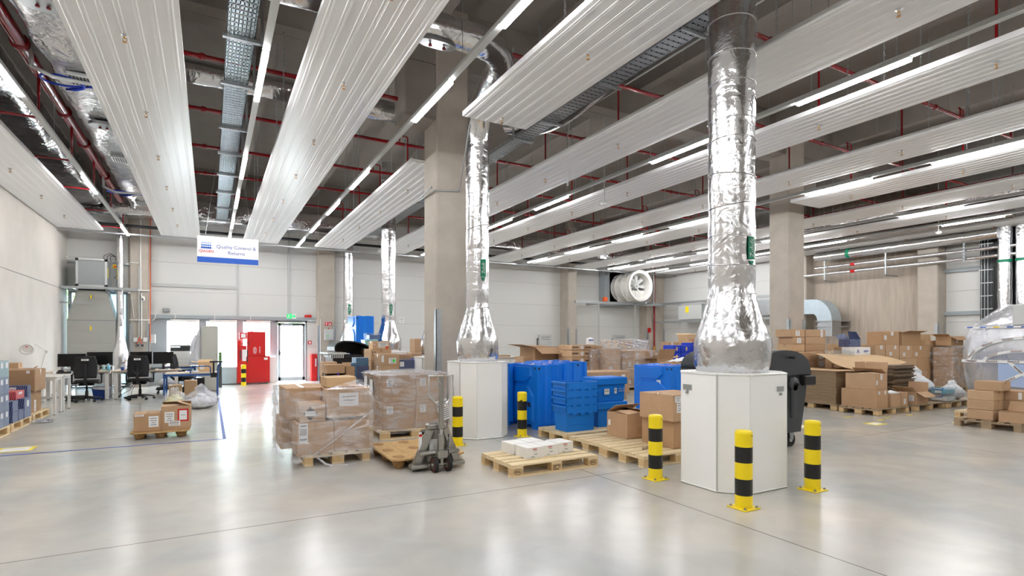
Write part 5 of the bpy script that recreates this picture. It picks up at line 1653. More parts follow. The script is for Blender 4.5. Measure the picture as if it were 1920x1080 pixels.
obj('contents', MB().box(-0.09, -0.08, 0.05, 0.09, 0.08, 0.15, 'black'), o)
lamp = empty('magnifier_lamp', 'white jointed magnifier lamp on the white table', 'lamp', (-3.22, 15.4, 0.80))
m = MB(); m.lathe([(0, 0), (0.06, 0), (0.06, 0.02), (0.02, 0.03), (0.02, 0.05), (0, 0.05)], 'white_gloss', 18); obj('base', m, lamp)
m = MB(); m.tube([(0, 0, 0.05), (0.08, 0, 0.45), (0.10, 0, 0.50)], 0.012, 'white_gloss', 8); m.tube([(0.10, 0, 0.50), (-0.05, 0, 0.66), (-0.1, 0, 0.68)], 0.012, 'white_gloss', 8); m.cyl((0.1, -0.02, 0.5), (0.1, 0.02, 0.5), 0.025, 'light_grey', 12); obj('arm', m, lamp)
m = MB(); m.tube([(-0.22 + 0.11 * math.cos(q), -0.02, 0.56 + 0.10 * math.sin(q)) for q in [2 * PI * i / 24 for i in range(24)]], 0.022, 'white_gloss', 8, closed=True)
m.add([(-0.22 + 0.1 * math.cos(q), -0.02, 0.56 + 0.09 * math.sin(q)) for q in [2 * PI * i / 20 for i in range(20)]], [tuple(range(20))], 'card_white')
m.box(-0.24, -0.045, 0.60, -0.2, -0.04, 0.62, 'red'); obj('lamp_head', m, lamp)
m = MB(); m.cyl((-0.03, -0.1, 0.045), (-0.03, 0.06, 0.045), 0.045, 'white_gloss', 20); m.cyl((-0.03, -0.101, 0.045), (-0.03, 0.061, 0.045), 0.02, 'wood_end', 12)
solo('tape_roll', 'roll of white tape lying on the white table', 'tape', m, (-2.98, 15.4, 0.80))
m = MB(); m.rbox(-0.13, -0.1, 0, 0.13, 0.1, 0.05, 0.01, 'black'); m.rbox(-0.12, -0.03, 0.05, -0.02, 0.09, 0.08, 0.01, 'black')
p = solo('telephone', 'black desk telephone at the right end of the white tables', 'telephone', m, (-2.86, 15.7, 0.80))
obj('keypad', MB().box(0.0, -0.07, 0.05, 0.1, 0.05, 0.053, 'mid_grey'), p)

# desks
t1_ = table('light desk with two monitors in front of the grey duct hood', -3.75, 17.6, -2.27, 18.4, 0.75, 'desk_wood', 'desk_top', 'desk', 'desk', lw=0.08)
t2_ = table('light desk with two monitors in front of the left back column', -2.24, 17.6, -0.72, 18.4, 0.75, 'desk_wood', 'desk_top', 'desk', 'desk', lw=0.08)
def monitor(label, x, y, w, h, zb, rz=0, desk=0.75):
    t = empty('monitor', label, 'monitor', (x, y, desk), rz, 'monitors on the two desks')
    zb -= desk
    m = MB(); m.rbox(-w / 2, -0.02, zb, w / 2, 0.02, zb + h, 0.006, 'black'); pn = obj('panel', m, t)
    m = MB(); m.box(-w / 2 + 0.01, -0.022, zb + 0.015, w / 2 - 0.01, -0.0205, zb + h - 0.01, 'screen'); obj('screen', m, pn)
    m = MB(); m.box(-0.03, 0.02, 0.01, 0.03, 0.05, zb + h * 0.6, 'black'); m.rbox(-0.11, -0.06, 0, 0.11, 0.12, 0.012, 0.004, 'black'); obj('stand', m, t)
    return t
monitor('black monitor, leftmost on the desks, turned slightly', -3.12, 17.95, 0.58, 0.33, 0.87, 0.10)
monitor('black monitor behind the left office chair', -2.54, 18.0, 0.56, 0.34, 0.90, -0.02)
monitor('black monitor behind the second office chair', -1.63, 17.95, 0.50, 0.34, 0.90, 0)
monitor('black monitor, rightmost on the desks', -1.12, 17.95, 0.48, 0.33, 0.90, 0.02)
def bottle(label, x, y, z, h, r, mt, cap):
    t = empty('bottle', label, 'bottle', (x, y, z))
    m = MB(); m.lathe([(0, 0), (r, 0.003), (r, h * 0.72), (r * 0.5, h * 0.82), (r * 0.4, h * 0.86), (0, h * 0.86)], mt, 16); obj('body', m, t)
    m = MB(); m.lathe([(0, h * 0.84), (r * 0.5, h * 0.84), (r * 0.5, h), (0, h)], cap, 12); obj('cap', m, t)
bottle('pale green bottle on the left desk', -2.42, 17.7, 0.75, 0.15, 0.03, 'teal_light', 'white_gloss')
bottle('pale blue bottle with white cap on the left desk', -2.32, 17.68, 0.75, 0.19, 0.04, 'cyan', 'white_gloss')
pc = solo('pen_cup', 'dark blue pen cup on the desk before the foil duct', 'pen holder', MB().lathe([(0, 0), (0.035, 0), (0.04, 0.09), (0.036, 0.09), (0.032, 0.01), (0, 0.01)], 'blue_bin', 14), (-2.02, 17.72, 0.75))
g = MB()
for k in range(4): g.cyl((0.01 * k - 0.015, 0, 0.01), (0.02 * k - 0.03, 0.01, 0.15), 0.004, 'cyan' if k % 2 else 'white_gloss', 6)
obj('pens', g, pc)
m = MB()
for k in range(3): m.box(-0.15, -0.11, k * 0.055, 0.15, 0.11, k * 0.055 + 0.006, 'white_gloss')
m.box(-0.15, 0.1, 0, 0.15, 0.11, 0.12, 'white_gloss'); m.box(-0.15, -0.11, 0, -0.144, 0.11, 0.12, 'white_gloss'); m.box(0.144, -0.11, 0, 0.15, 0.11, 0.12, 'white_gloss')
lt = solo('letter_tray', 'white letter trays behind the bottles on the left desk', 'tray', m, (-2.4, 17.95, 0.75))
obj('papers', MB().box(-0.13, -0.1, 0.007, 0.13, 0.09, 0.03, 'card_white').box(-0.13, -0.1, 0.062, 0.13, 0.09, 0.075, 'dark_grey'), lt)
dl = empty('desk_lamp', 'black jointed desk lamp leaning between the two desks', 'lamp', (-1.93, 17.8, 0.75))
m = MB(); m.lathe([(0, 0), (0.07, 0), (0.07, 0.015), (0, 0.02)], 'dark_grey', 18); obj('base', m, dl)
m = MB(); m.tube([(0, 0, 0.02), (0.14, 0, 0.34)], 0.014, 'dark_grey', 8); obj('arm', m, dl)
m = MB(); m.rbox(0.10, -0.02, 0.335, 0.2, 0.02, 0.365, 0.006, 'black'); m.tube([(0.14, 0, 0.35), (-0.12, 0.02, 0.2)], 0.016, 'chrome', 8); obj('lamp_head', m, dl)
for k, (x, nm) in enumerate(((-2.95, 'left'), (-1.5, 'right'))):
    kb = solo('keyboard', 'dark keyboard on the %s desk' % nm, 'keyboard', MB().rbox(-0.21, -0.07, 0, 0.21, 0.07, 0.02, 0.005, 'dark_grey'), (x, 17.72, 0.75))
    g = MB()
    for r in range(4): g.box(-0.2, -0.06 + r * 0.032, 0.02, 0.2, -0.035 + r * 0.032, 0.024, 'black')
    obj('keys', g, kb)

def office_chair(label, x, y, rz, kind=0):
    """seat faces local +Y; backrest on the -Y side"""
    t = empty('office_chair', label, 'chair', (x, y, 0), rz, 'black swivel chairs')
    m = MB()
    n = 10; vs = []
    m.rbox(-0.25, -0.22, 0.47, 0.25, 0.26, 0.55, 0.03, 'black_soft'); m.rbox(-0.16, -0.14, 0.40, 0.16, 0.16, 0.47, 0.03, 'black'); obj('seat', m, t)
    m = MB()
    # curved backrest
    W, Hh, z0 = 0.24, 0.56, 0.60
    rows, cols = 10, 10; F = []; B = []
    for j in range(rows + 1):
        v = j / rows
        hw = W * (0.90 + 0.1 * math.sin(PI * min(1, v * 1.1))) * (1 - 0.10 * max(0, v - 0.85) / 0.15)
        for i in range(cols + 1):
            u = -1 + 2 * i / cols
            y0 = -0.27 - 0.06 * v + 0.05 * u * u + 0.03 * math.sin(v * PI)
            F.append((hw * u, y0 + 0.022, z0 + Hh * v)); B.append((hw * u, y0 - 0.022, z0 + Hh * v))
    N = (rows + 1) * (cols + 1); c1 = cols + 1
    fs = []
    for j in range(rows):
        for i in range(cols):
            a = j * c1 + i
            fs += [(a, a + 1, a + c1 + 1, a + c1), (N + a, N + a + c1, N + a + c1 + 1, N + a + 1)]
    for i in range(cols):
        fs += [(i, N + i, N + i + 1, i + 1), (rows * c1 + i, rows * c1 + i + 1, N + rows * c1 + i + 1, N + rows * c1 + i)]
    for j in range(rows):
        a = j * c1; b = a + cols
        fs += [(a, a + c1, N + a + c1, N + a), (b, N + b, N + b + c1, b + c1)]
    m.add(F + B, fs, 'black_soft', True); bk = obj('backrest', m, t)
    m = MB(); m.box(-0.075, -0.345, 1.04, 0.075, -0.338, 1.085, 'paper'); m.box(-0.04, -0.3465, 1.055, 0.04, -0.345, 1.07, 'paper_text'); obj('name_label', m, bk)
    m = MB(); m.tube([(0, 0.02, 0.43), (0, -0.24, 0.44), (0, -0.33, 0.52), (0, -0.325, 0.72), (0, -0.33, 0.95)], [0.03, 0.035, 0.035, 0.025, 0.02], 'black', 10)
    if kind: 
        for s in (-1, 1): m.tube([(0, -0.33, 0.66), (s * 0.11, -0.31, 0.78)], [0.03, 0.015], 'black', 8)
    obj('back_support', m, t)
    m = MB(); m.lathe([(0.0, 0.07), (0.035, 0.07), (0.035, 0.27), (0.022, 0.27), (0.022, 0.42), (0, 0.42)], 'black', 16); obj('gas_column', m, t)
    for k in range(5):
        q = 2 * PI * k / 5 + 0.3
        c, s_ = math.cos(q), math.sin(q)
        m = MB(); m.tube([(0.03 * c, 0.03 * s_, 0.115), (0.18 * c, 0.18 * s_, 0.10), (0.31 * c, 0.31 * s_, 0.075)], [0.028, 0.022, 0.015], 'black', 8)
        lg = obj('base_leg', m, t)
        m = MB(); cx, cy = 0.31 * c, 0.31 * s_
        for off in (-0.016, 0.016): m.cyl((cx - s_ * off - s_ * 0.009, cy + c * off + c * 0.009, 0.03), (cx - s_ * off + s_ * 0.009, cy + c * off - c * 0.009, 0.03), 0.03, 'black', 14)
        obj('castor', m, lg)
    for s in (-1, 1):
        m = MB(); m.tube([(s * 0.2, 0.0, 0.46), (s * 0.29, 0.0, 0.46), (s * 0.30, 0.0, 0.50), (s * 0.30, 0.0, 0.68)], 0.018, 'black', 8); m.rbox(s * 0.30 - 0.04, -0.12, 0.68, s * 0.30 + 0.04, 0.13, 0.71, 0.01, 'black_soft'); obj('armrest', m, t)
    return t
office_chair('black swivel chair with a white label, in front of the left desk', -2.72, 17.35, 0.05)
office_chair('black swivel chair with forked back support, in front of the second desk', -1.60, 17.35, -0.08, 1)
office_chair('black swivel chair seen from the side behind the blue trolley', -0.62, 18.1, -PI / 2 - 0.15, 1)
wb = solo('waste_bin', 'blue waste bin with clear liner under the left desk', 'bin', MB().add([(-.14, -.11, 0), (.14, -.11, 0), (.14, .11, 0), (-.14, .11, 0), (-.19, -.15, .34), (.19, -.15, .34), (.19, .15, .34), (-.19, .15, .34)], [(0, 1, 5, 4), (1, 2, 6, 5), (2, 3, 7, 6), (3, 0, 4, 7), (0, 3, 2, 1)], 'blue_bin'), (-2.5, 17.9, 0))
m = MB(); m.tube([(-.195, -.155, .33), (.195, -.155, .34), (.195, .155, .33), (-.195, .155, .345)], 0.018, 'film_heavy', 6, closed=True)
m.add([(-.2, -.16, .33), (.2, -.16, .34), (.19, -.155, .24), (-.12, -.15, .27)], [(0, 1, 2, 3)], 'bag_white'); obj('liner', m, wb)
m = MB(); m.rbox(-0.22, -0.15, 0.08, 0.22, 0.15, 0.11, 0.01, 'dark_grey'); m.box(-0.2, 0.1, 0, 0.2, 0.14, 0.09, 'dark_grey'); m.box(-0.2, -0.14, 0, 0.2, -0.1, 0.03, 'dark_grey')
solo('footrest', 'dark tilted footrest on the floor behind the left office chair', 'footrest', m, (-3.05, 17.95, 0), 0.1)
m = MB(); rd = random.Random(9)
for k in range(6):
    x = -1.9 + k * 0.05
    m.tube([(x, 18.2, 0.72), (x - 0.05 + rd.uniform(-.1, .1), 18.15, 0.45), (x - 0.1 + rd.uniform(-.25, .2), 18.1, 0.2), (x - 0.3 + rd.uniform(-.3, .3), 18.0, 0.02)], 0.006, 'black', 5)
m.rbox(-2.0, 17.8, 0.0, -1.7, 17.86, 0.04, 0.005, 'black')
o = solo('cables', 'tangle of black cables hanging down between the two desks', 'cables', m)

# printer, coat, cabinet near the windows
pt_ = table('low side table under the office printer by the windows', -1.25, 19.4, -0.35, 19.95, 0.78, 'desk_wood', 'blue_steel', 'side_table', 'table')
pr = empty('printer', 'white office printer with grey scanner lid by the left window', 'printer', (-0.78, 19.65, 0.78))
m = MB(); m.rbox(-0.27, -0.24, 0, 0.27, 0.24, 0.44, 0.01, 'white_gloss'); m.rbox(-0.26, -0.22, 0.44, 0.26, 0.22, 0.56, 0.01, 'dark_grey'); obj('body', m, pr)
m = MB(); m.rbox(-0.27, -0.23, 0.57, 0.25, 0.2, 0.63, 0.015, 'light_grey'); m.rbox(0.0, -0.28, 0.56, 0.3, -0.1, 0.6, 0.01, 'dark_grey'); obj('scanner_lid', m, pr)
m = MB(); m.box(-0.24, -0.245, 0.08, 0.24, -0.24, 0.085, 'mid_grey'); m.box(-0.24, -0.245, 0.2, 0.24, -0.24, 0.205, 'mid_grey'); obj('paper_tray', m, pr)
x0, x1 = at_y(377.5, 19.0), at_y(409, 19.0)
cb = solo('locker_cabinet', 'tall plain grey cabinet standing in front of the windows', 'cabinet', MB().rbox(x0, 19.0, 0.02, x1, 19.45, 1.98, 0.006, 'cabinet').box(x0 + .01, 19.02, 0, x1 - .01, 19.43, 0.03, 'dark_grey'))
obj('cabinet_door', MB().box(x0 + 0.015, 18.992, 0.05, x1 - 0.015, 19.0, 1.95, 'cabinet').box(x1 - 0.05, 18.985, 1.0, x1 - 0.035, 18.992, 1.12, 'chrome'), cb)
x0 = at_y(410, 20.4); x1 = at_y(416, 20.4)
solo('green_cabinet', 'narrow dark green cabinet edge right of the tall grey cabinet', 'cabinet', MB().rbox(x0, 20.4, 0, x1, 20.7, 1.15, 0.005, 'dark_grey').box(x0, 20.39, 0.7, x1, 20.4, 1.15, 'hedge'))
coat = empty('lab_coat', 'white lab coat hanging on the left side of the grey cabinet', 'coat', (-0.28, 19.2, 0))
m = MB()
prof = [(0.02, 1.86), (0.05, 1.78), (0.10, 1.6), (0.14, 1.4), (0.19, 1.2), (0.23, 1.0), (0.25, 0.80)]
vs = []; n = 24
for r, z in prof:
    for k in range(n):
        q = 2 * PI * k / n
        rr = r * (1 + 0.12 * math.sin(5 * q + z * 4)); vs.append((rr * math.cos(q) * 0.9 - 0.03 * (1.86 - z), rr * math.sin(q) * 0.5, z))
m.add(vs, [(j * n + k, j * n + (k + 1) % n, (j + 1) * n + (k + 1) % n, (j + 1) * n + k) for j in range(len(prof) - 1) for k in range(n)] + [tuple(range(n)), tuple(range(len(prof) * n - n, len(prof) * n))[::-1]], 'fabric_white', True)
obj('coat_body', m, coat)
m = MB(); m.tube([(-0.06, -0.05, 1.7), (-0.16, -0.08, 1.45), (-0.2, -0.08, 1.2)], [0.05, 0.06, 0.05], 'fabric_white', 10); obj('sleeve', m, coat)
m = MB(); m.cyl((0.0, 0.0, 1.86), (0.14, 0.0, 1.86), 0.008, 'chrome', 6); obj('hook', m, coat)

# blue framed trolley
tx, ty = -0.4, 16.45
tr = empty('trolley', 'blue steel frame table trolley in front of the printer', 'trolley', (tx, ty, 0))
w, d = 0.58, 0.42
m = MB(); m.rbox(-w, -d, 0.70, w, d, 0.725, 0.004, 'desk_wood'); obj('table_top', m, tr)
m = MB()
for sy in (-1, 1): m.box(-w, sy * d - 0.02, 0.65, w, sy * d + 0.02, 0.70, 'blue_steel')
for sx in (-1, 1): m.box(sx * w - 0.02, -d, 0.65, sx * w + 0.02, d, 0.70, 'blue_steel')
obj('frame', m, tr)
for sx in (-1, 1):
    for sy in (-1, 1):
        m = MB(); m.box(sx * w - 0.02, sy * d - 0.02, 0.10, sx * w + 0.02, sy * d + 0.02, 0.70, 'blue_steel'); lg = obj('leg', m, tr)
        m = MB(); m.cyl((sx * w - 0.015, sy * d, 0.045), (sx * w + 0.015, sy * d, 0.045), 0.045, 'rubber', 16); m.box(sx * w - 0.02, sy * d - 0.015, 0.045, sx * w + 0.02, sy * d + 0.015, 0.1, 'galv'); obj('castor', m, lg)
for (a, b, nm) in (((w, -d), (w, d), 'r'),):
    m = MB(); m.tube([(a[0], a[1], 0.7), (a[0] + 0.02, a[1], 0.86), (a[0] + 0.08, a[1] + 0.1, 0.96), (b[0] + 0.08, b[1] - 0.1, 0.96), (b[0] + 0.02, b[1], 0.86), (b[0], b[1], 0.7)], 0.018, 'blue_steel', 8); obj('push_handle', m, tr)
m = MB(); m.tube([(-0.02, -d, 0.72), (-0.02, -d, 0.86), (0.02, -d, 0.89), (0.38, -d, 0.89), (0.42, -d, 0.86), (0.42, -d, 0.72)], 0.015, 'blue_steel', 8); obj('guard_rail', m, tr)
m = MB(); m.rbox(0.42, -0.46, 0.60, 0.56, -0.43, 0.72, 0.005, 'black'); m.box(0.47, -0.45, 0.70, 0.51, -0.42, 1.0, 'black'); m.rbox(0.40, -0.5, 0.98, 0.70, -0.3, 1.02, 0.01, 'black'); obj('scanner_bracket', m, tr)
m = MB(); m.rbox(-0.35, -0.25, 0.726, -0.05, 0.1, 0.76, 0.005, 'card_white'); solo('papers', 'white papers and folder on the blue trolley', 'papers', m, (tx + 0.2, ty, 0))
carton('light carton with lifted flaps on the blue trolley before the cabinet', tx + 0.30, ty + 0.2, 0.726, 0.34, 0.3, 0.24, 0, 'card_light', opened={'l': 12, 'r': 12, 'b': 25}, stickers=(('f', .28, .5, .09, .11),))
rd = random.Random(12); m = MB()
vs = [(rd.uniform(-0.12, 0.16), rd.uniform(-0.08, 0.08), abs(rd.gauss(0, 0.03))) for _ in range(22)]
m.add(vs, [(i, i + 1, i + 2) for i in range(20)], 'blue_deep', True); solo('blue_gloves', 'crumpled blue gloves or cloth lying on the blue trolley', 'gloves', m, (tx - 0.02, ty - 0.1, 0.728))
for k, (x, y, w_, h_) in enumerate(((-1.35, 17.2, 0.3, 0.36), (-1.0, 17.4, 0.3, 0.46))):
    carton('light brown carton on the floor behind the blue trolley, %s' % ('left' if k == 0 else 'right, taller'), x + 0.55, y, 0, w_, 0.3, h_, 0, 'card_light')
plastic_bag('clear plastic bag of yellow waste in front of the blue trolley', -0.72, 15.25, 0.24, 0.24, 0.42, 31, 'bag_yellow', (0.0, 0))
plastic_bag('large clear plastic bag stuffed with white wrapping beside the trolley', -0.17, 14.45, 0.36, 0.34, 0.52, 33, 'bag_white')
m = MB(); m.rbox(-0.35, -0.25, 0.12, 0.35, 0.25, 0.2, 0.03, 'black')
for sx in (-1, 1):
    for sy in (-1, 1): m.cyl((sx * 0.3 - .015, sy * 0.2, 0.05), (sx * 0.3 + .015, sy * 0.2, 0.05), 0.05, 'rubber', 14)
o = solo('floor_dolly', 'black wheeled equipment base with blue cloth under the right desk side', 'dolly', m, (-1.0, 18.85, 0))
obj('cloth', MB().rbox(-0.3, -0.2, 0.2, 0.25, 0.2, 0.42, 0.08, 'fabric_white'), o)
m = MB(); m.rbox(0, 0, 0.02, 0.22, 0.4, 0.45, 0.005, 'black'); solo('computer', 'black desktop computer under the trolley in front of the cabinet', 'computer', m, (-0.35, 18.5, 0))

# small pressed pallet with two cartons in the middle of the left floor
pressed_pallet('small pressed-wood pallet with two labelled cartons on the open floor', -0.68, 10.55, 0.62, 0.80, 0, 0, 0.115)
carton('low brown carton with tape and label, left on the small pressed pallet', -0.86, 10.5, 0.116, 0.36, 0.40, 0.28, 0.04, 'card', 'y', stickers=(('f', .72, .55, .13, .17), ('f', .2, .92, .12, .025)))
carton('opened brown carton with a red bordered label on the small pressed pallet', -0.47, 10.52, 0.116, 0.40, 0.38, 0.37, -0.02, 'card', opened={'f': 174, 'b': 160, 'l': 176, 'r': 158}, stickers=(('f', .75, .62, .15, .20, 'red'), ('f', .28, .55, .13, .17), ('f', .45, .28, .16, .08, 'barcode')))

# red baling machine and bollard by the windows
rm = empty('baling_machine', 'bright red upright baling press standing before the right window', 'machine', (1.5, 21.6, 0))
YR = 21.5
def rx(px): return at_y(px, YR) - 1.5
m = MB(); m.rbox(rx(462), -0.1, 0.05, rx(506), 0.5, 0.98, 0.01, 'red'); obj('press_chamber', m, rm)
m = MB(); m.rbox(rx(463.5), -0.05, 0.98, rx(498.5), 0.5, 1.86, 0.01, 'red'); m.box(rx(463.5), -0.07, 1.0, rx(497), -0.05, 1.85, 'red')
for k in range(6): m.cyl((rx(497), -0.06, 1.1 + k * 0.14), (rx(497), -0.08, 1.1 + k * 0.14), 0.008, 'chrome', 6)
obj('upper_door', m, rm)
m = MB(); m.rbox(rx(444.5), -0.12, 0.05, rx(462), 0.45, 1.36, 0.01, 'red'); m.rbox(rx(444.5), -0.12, 1.36, rx(452), 0.45, 1.54, 0.01, 'red'); m.tube([(rx(453), -0.1, 1.38), (rx(453), -0.1, 1.45), (rx(466), -0.1, 1.47), (rx(467), -0.1, 1.40)], 0.014, 'dark_grey', 6); obj('side_column', m, rm)
m = MB(); m.rbox(rx(449), -0.1, 1.6, rx(463), 0.1, 1.82, 0.01, 'red'); m.box(rx(452), -0.105, 1.64, rx(460.5), -0.1, 1.78, 'paper'); obj('control_panel', m, rm)
m = MB(); m.box(rx(454), -0.125, 0.82, rx(461.5), -0.12, 1.22, 'paper'); obj('information_plate', m, rm)
obj('slot', MB().box(rx(449.5), -0.13, 0.88, rx(452), -0.12, 1.2, 'dark_grey'), rm); obj('slot', MB().box(rx(463), -0.11, 0.76, rx(465), -0.1, 1.2, 'dark_grey'), rm); obj('rating_plate', MB().box(rx(495), -0.105, 0.85, rx(502), -0.1, 0.93, 'paper'), rm)
m = MB(); xc = rx(478)
m.tube([(xc + 0.045 * math.cos(q), -0.075, 1.19 + 0.11 * (1 if math.sin(q) > 0 else -1) * abs(math.sin(q)) ** 0.5) for q in [2 * PI * i / 20 for i in range(20)]], 0.008, 'paper', 4, closed=True)
m.box(xc + 0.15, -0.075, 1.1, xc + 0.17, -0.071, 1.33, 'paper'); 
for k in range(5): m.box(xc - 0.02, -0.075, 1.11 + k * 0.035, xc + 0.02, -0.071, 1.13 + k * 0.035, 'paper')
obj('logo_mark', m, rm)
bollard(1.02, 20.9, 'small striped bollard in front of the red baling press')
m = MB(); m.rbox(-0.2, -0.2, 0, 0.2, 0.2, 0.95, 0.01, 'card_white'); solo('white_crate', 'white box standing behind the red baling press', 'box', m, (1.95, 21.95, 0))
m = MB(); m.rbox(0, 0, 0.02, 0.55, 0.5, 0.62, 0.02, 'galv_blue'); solo('metal_bin', 'pale metal bin left of the red baling press', 'bin', m, (0.3, 21.6, 0))

# ================================================================ bollards
bollard(4.33, 3.42, 'striped bollard nearest the camera, in front of the large white plinth')
bollard(5.48, 3.49, 'striped bollard right of the large white plinth')
bollard(4.37, 4.61, 'striped bollard left of the large white plinth, before the empty pallets')
bollard(3.22, 7.52, 'striped bollard left of the farther white plinth, beside the pallet truck')
b5 = bollard(4.42, 7.69, 'striped bollard with torn black tape before the blue containers')
m = MB(); m.tube([(0, 0, 0.50), (0, 0, 0.57)], 0.083, 'bollard_black', 20, caps=False)
m.add([(0.05, -0.07, 0.56), (0.10, -0.075, 0.55), (0.12, -0.07, 0.47), (0.06, -0.08, 0.48)], [(0, 1, 2, 3)], 'bollard_black'); m.add([(-0.08, -0.05, 0.58), (-0.05, -0.09, 0.6), (-0.04, -0.09, 0.52), (-0.07, -0.06, 0.5)], [(0, 1, 2, 3)], 'bollard_black')
obj('loose_tape', m, b5)

# ================================================================ wrapped load at front left of the middle
pallet('wooden pallet under the film-wrapped cartons in front, left', 1.42, 7.72, PI / 2, seed=11)
A = 'film-wrapped front load'
def cbx(label, x0, x1, y0, y1, z0, z1, **k): return carton(label, (x0 + x1) / 2, (y0 + y1) / 2, z0, x1 - x0, y1 - y0, z1 - z0, **k)
cbx('carton with a barcode sheet, bottom front left of the front wrapped load', 0.93, 1.36, 7.10, 7.60, .145, .535, stickers=(('f', .17, .68, .10, .24, 'barcode'),), seam='y')
cbx('carton at the bottom front right of the front wrapped load', 1.37, 1.82, 7.14, 7.60, .145, .535, seam='y')
cbx('carton at the bottom rear left of the front wrapped load, overhanging', 0.80, 1.36, 7.63, 8.24, .145, .535)
cbx('carton at the bottom rear right of the front wrapped load', 1.37, 1.82, 7.63, 8.24, .145, .535)
o = cbx('low carton with a black and white diamond label, front wrapped load', 0.96, 1.27, 7.14, 7.44, .537, .775, seam='y', tape=False)
xf = facexf('f', .31, .30, .238, .42, .45, 0.003); m = MB()
m.add([(0, 0, .085), (-.085, 0, 0), (0, 0, -.085), (.085, 0, 0)], [(0, 1, 2, 3)], 'ink', False, xf); m.box(-.062, -.002, -.03, .062, -.001, .03, 'paper', xf); obj('hazard_label', m, o, label='black and white diamond label')
cbx('carton with a white notice, upper front right of the front wrapped load', 1.285, 1.82, 7.12, 7.60, .575, .935, stickers=(('f', .5, .62, .24, .17, 'notice'),), seam='x')
cbx('upper left carton behind the diamond label carton, front wrapped load', 0.84, 1.275, 7.46, 8.22, .537, .94, seam='y')
cbx('upper rear right carton of the front wrapped load', 1.285, 1.80, 7.62, 8.22, .537, .93)
cbx('small pale carton lying loose on top of the front wrapped load', 1.30, 1.68, 7.30, 7.66, .945, 1.075, mt='card_light', rz=0.03)
o = film_wrap('torn clear stretch film wrapped round the front load of cartons', 0.88, 7.06, 1.85, 8.27, 0.11, 0.93, seed=3, top=False, amp=0.011, rag=0.07, pts=[(0.90, 7.06), (1.85, 7.08), (1.85, 8.27), (0.78, 8.27), (0.78, 7.6)])
m = MB(); m.tube([(1.10, 7.05, .14), (1.4, 7.03, .34), (1.7, 7.03, .56), (1.84, 7.05, .66)], 0.008, 'film_heavy', 6); m.tube([(1.3, 7.0, 0.004), (1.45, 6.95, 0.004), (1.62, 6.98, 0.004)], [.02, .012, .004], 'film_heavy', 6); m.tube([(1.15, 7.02, 0.12), (1.25, 7.0, 0.03), (1.32, 7.0, 0.006)], 0.014, 'film_heavy', 6)
m.add([(1.24, 7.05, .94), (1.55, 7.03, .935), (1.82, 7.04, .94), (1.72, 7.2, 1.06)], [(0, 1, 3), (1, 2, 3)], 'film'); obj('film_tail', m, o)

# second wrapped load
pallet('wide wooden pallet under the big square wrapped load by the pallet truck', 2.88, 8.97, 0, L=1.12, W=1.14, seed=12)
for r, (z0, z1, rn) in enumerate(((.145, .575, 'lower'), (.577, 1.0, 'upper'))):
    for c, (x0, x1, cn) in enumerate(((2.345, 2.885, 'left'), (2.89, 3.41, 'right'))):
        for q, (y0, y1, qn) in enumerate(((8.43, 8.98, 'front'), (8.99, 9.53, 'rear'))):
            cbx('carton in the big square wrapped load, %s %s, %s' % (rn, cn, qn), x0, x1, y0, y1, z0, z1, stickers=(('f', .22, .72, .10, .12),) if q == 0 else (('l', .5, .6, .09, .16),), seam='y', group='cartons of the square wrapped load', tape=False)
o = film_wrap('milky stretch film wrapped tightly round the big square load of cartons', 2.33, 8.41, 3.43, 9.55, 0.10, 1.005, seed=5, amp=0.009, rag=0.03)
m = MB(); rd = random.Random(4); n = 14; vs = []
for i in range(n + 1):
    for j in range(n + 1): vs.append((2.27 + 1.22 * i / n, 8.36 + 1.24 * j / n, 1.02 + rd.uniform(0, .022) - (0.03 if i in (0, n) or j in (0, n) else 0)))
m.add(vs, [(i * (n + 1) + j, (i + 1) * (n + 1) + j, (i + 1) * (n + 1) + j + 1, i * (n + 1) + j + 1) for i in range(n) for j in range(n)], 'film_heavy', True)
m.add([(2.4, 8.375, 1.0), (2.52, 8.37, .68), (2.62, 8.375, .76), (2.95, 8.37, 1.0)], [(0, 1, 2), (0, 2, 3)], 'film'); obj('top_sheet', m, o)
m = MB(); m.box(-.1, -.002, -.17, .1, 0, .17, 'paper')
for k in range(9): m.box(-.085, -.004, -.14 + k * .032, .085, -.002, -.125 + k * .032, 'paper_text')
p = solo('document_sheet', 'printed white sheet stuck on the big square wrapped load at right', 'document', m, (3.34, 8.385, .42)); p.rotation_euler = (0, -0.25, 0)
for k, (y, z) in enumerate(((9.3, .82), (8.95, .78))):
    m = MB(); m.box(0, -.09, -.13, .002, .09, .13, 'paper'); m.box(-.002, -.07, -.1, 0, .07, .08, 'paper_text') if k == 2 else None
    solo('delivery_note', 'white paper pocket on the left side of the square wrapped load, ' + ('rear' if k == 0 else 'front'), 'document', m, (2.305, y, z))

# pressed wood pallet and pallet truck
pressed_pallet('large pressed-wood chip pallet with the pallet truck forks under it', 2.37, 6.98, 1.2, 0.95)
jx, jy = 2.40, 6.12
jk = empty('pallet_truck', 'worn stainless steel hand pallet truck with upright handle', 'pallet truck', (jx, jy, 0))
for s, x0, x1 in ((-1, -0.27, -0.11), (1, 0.11, 0.27)):
    m = MB(); m.rbox(x0, 0.16, 0.045, x1, 1.30, 0.095, 0.01, 'steel'); f = obj('fork', m, jk)
    m = MB(); m.cyl((x0 + .04, 1.18, .035), (x1 - .04, 1.18, .035), .035, 'tyre', 16); obj('load_roller', m, f)
m = MB()
m.rbox(-0.34, 0.04, 0.035, -0.08, 0.18, 0.085, 0.012, 'steel'); m.rbox(0.08, 0.04, 0.035, 0.34, 0.18, 0.085, 0.012, 'steel')
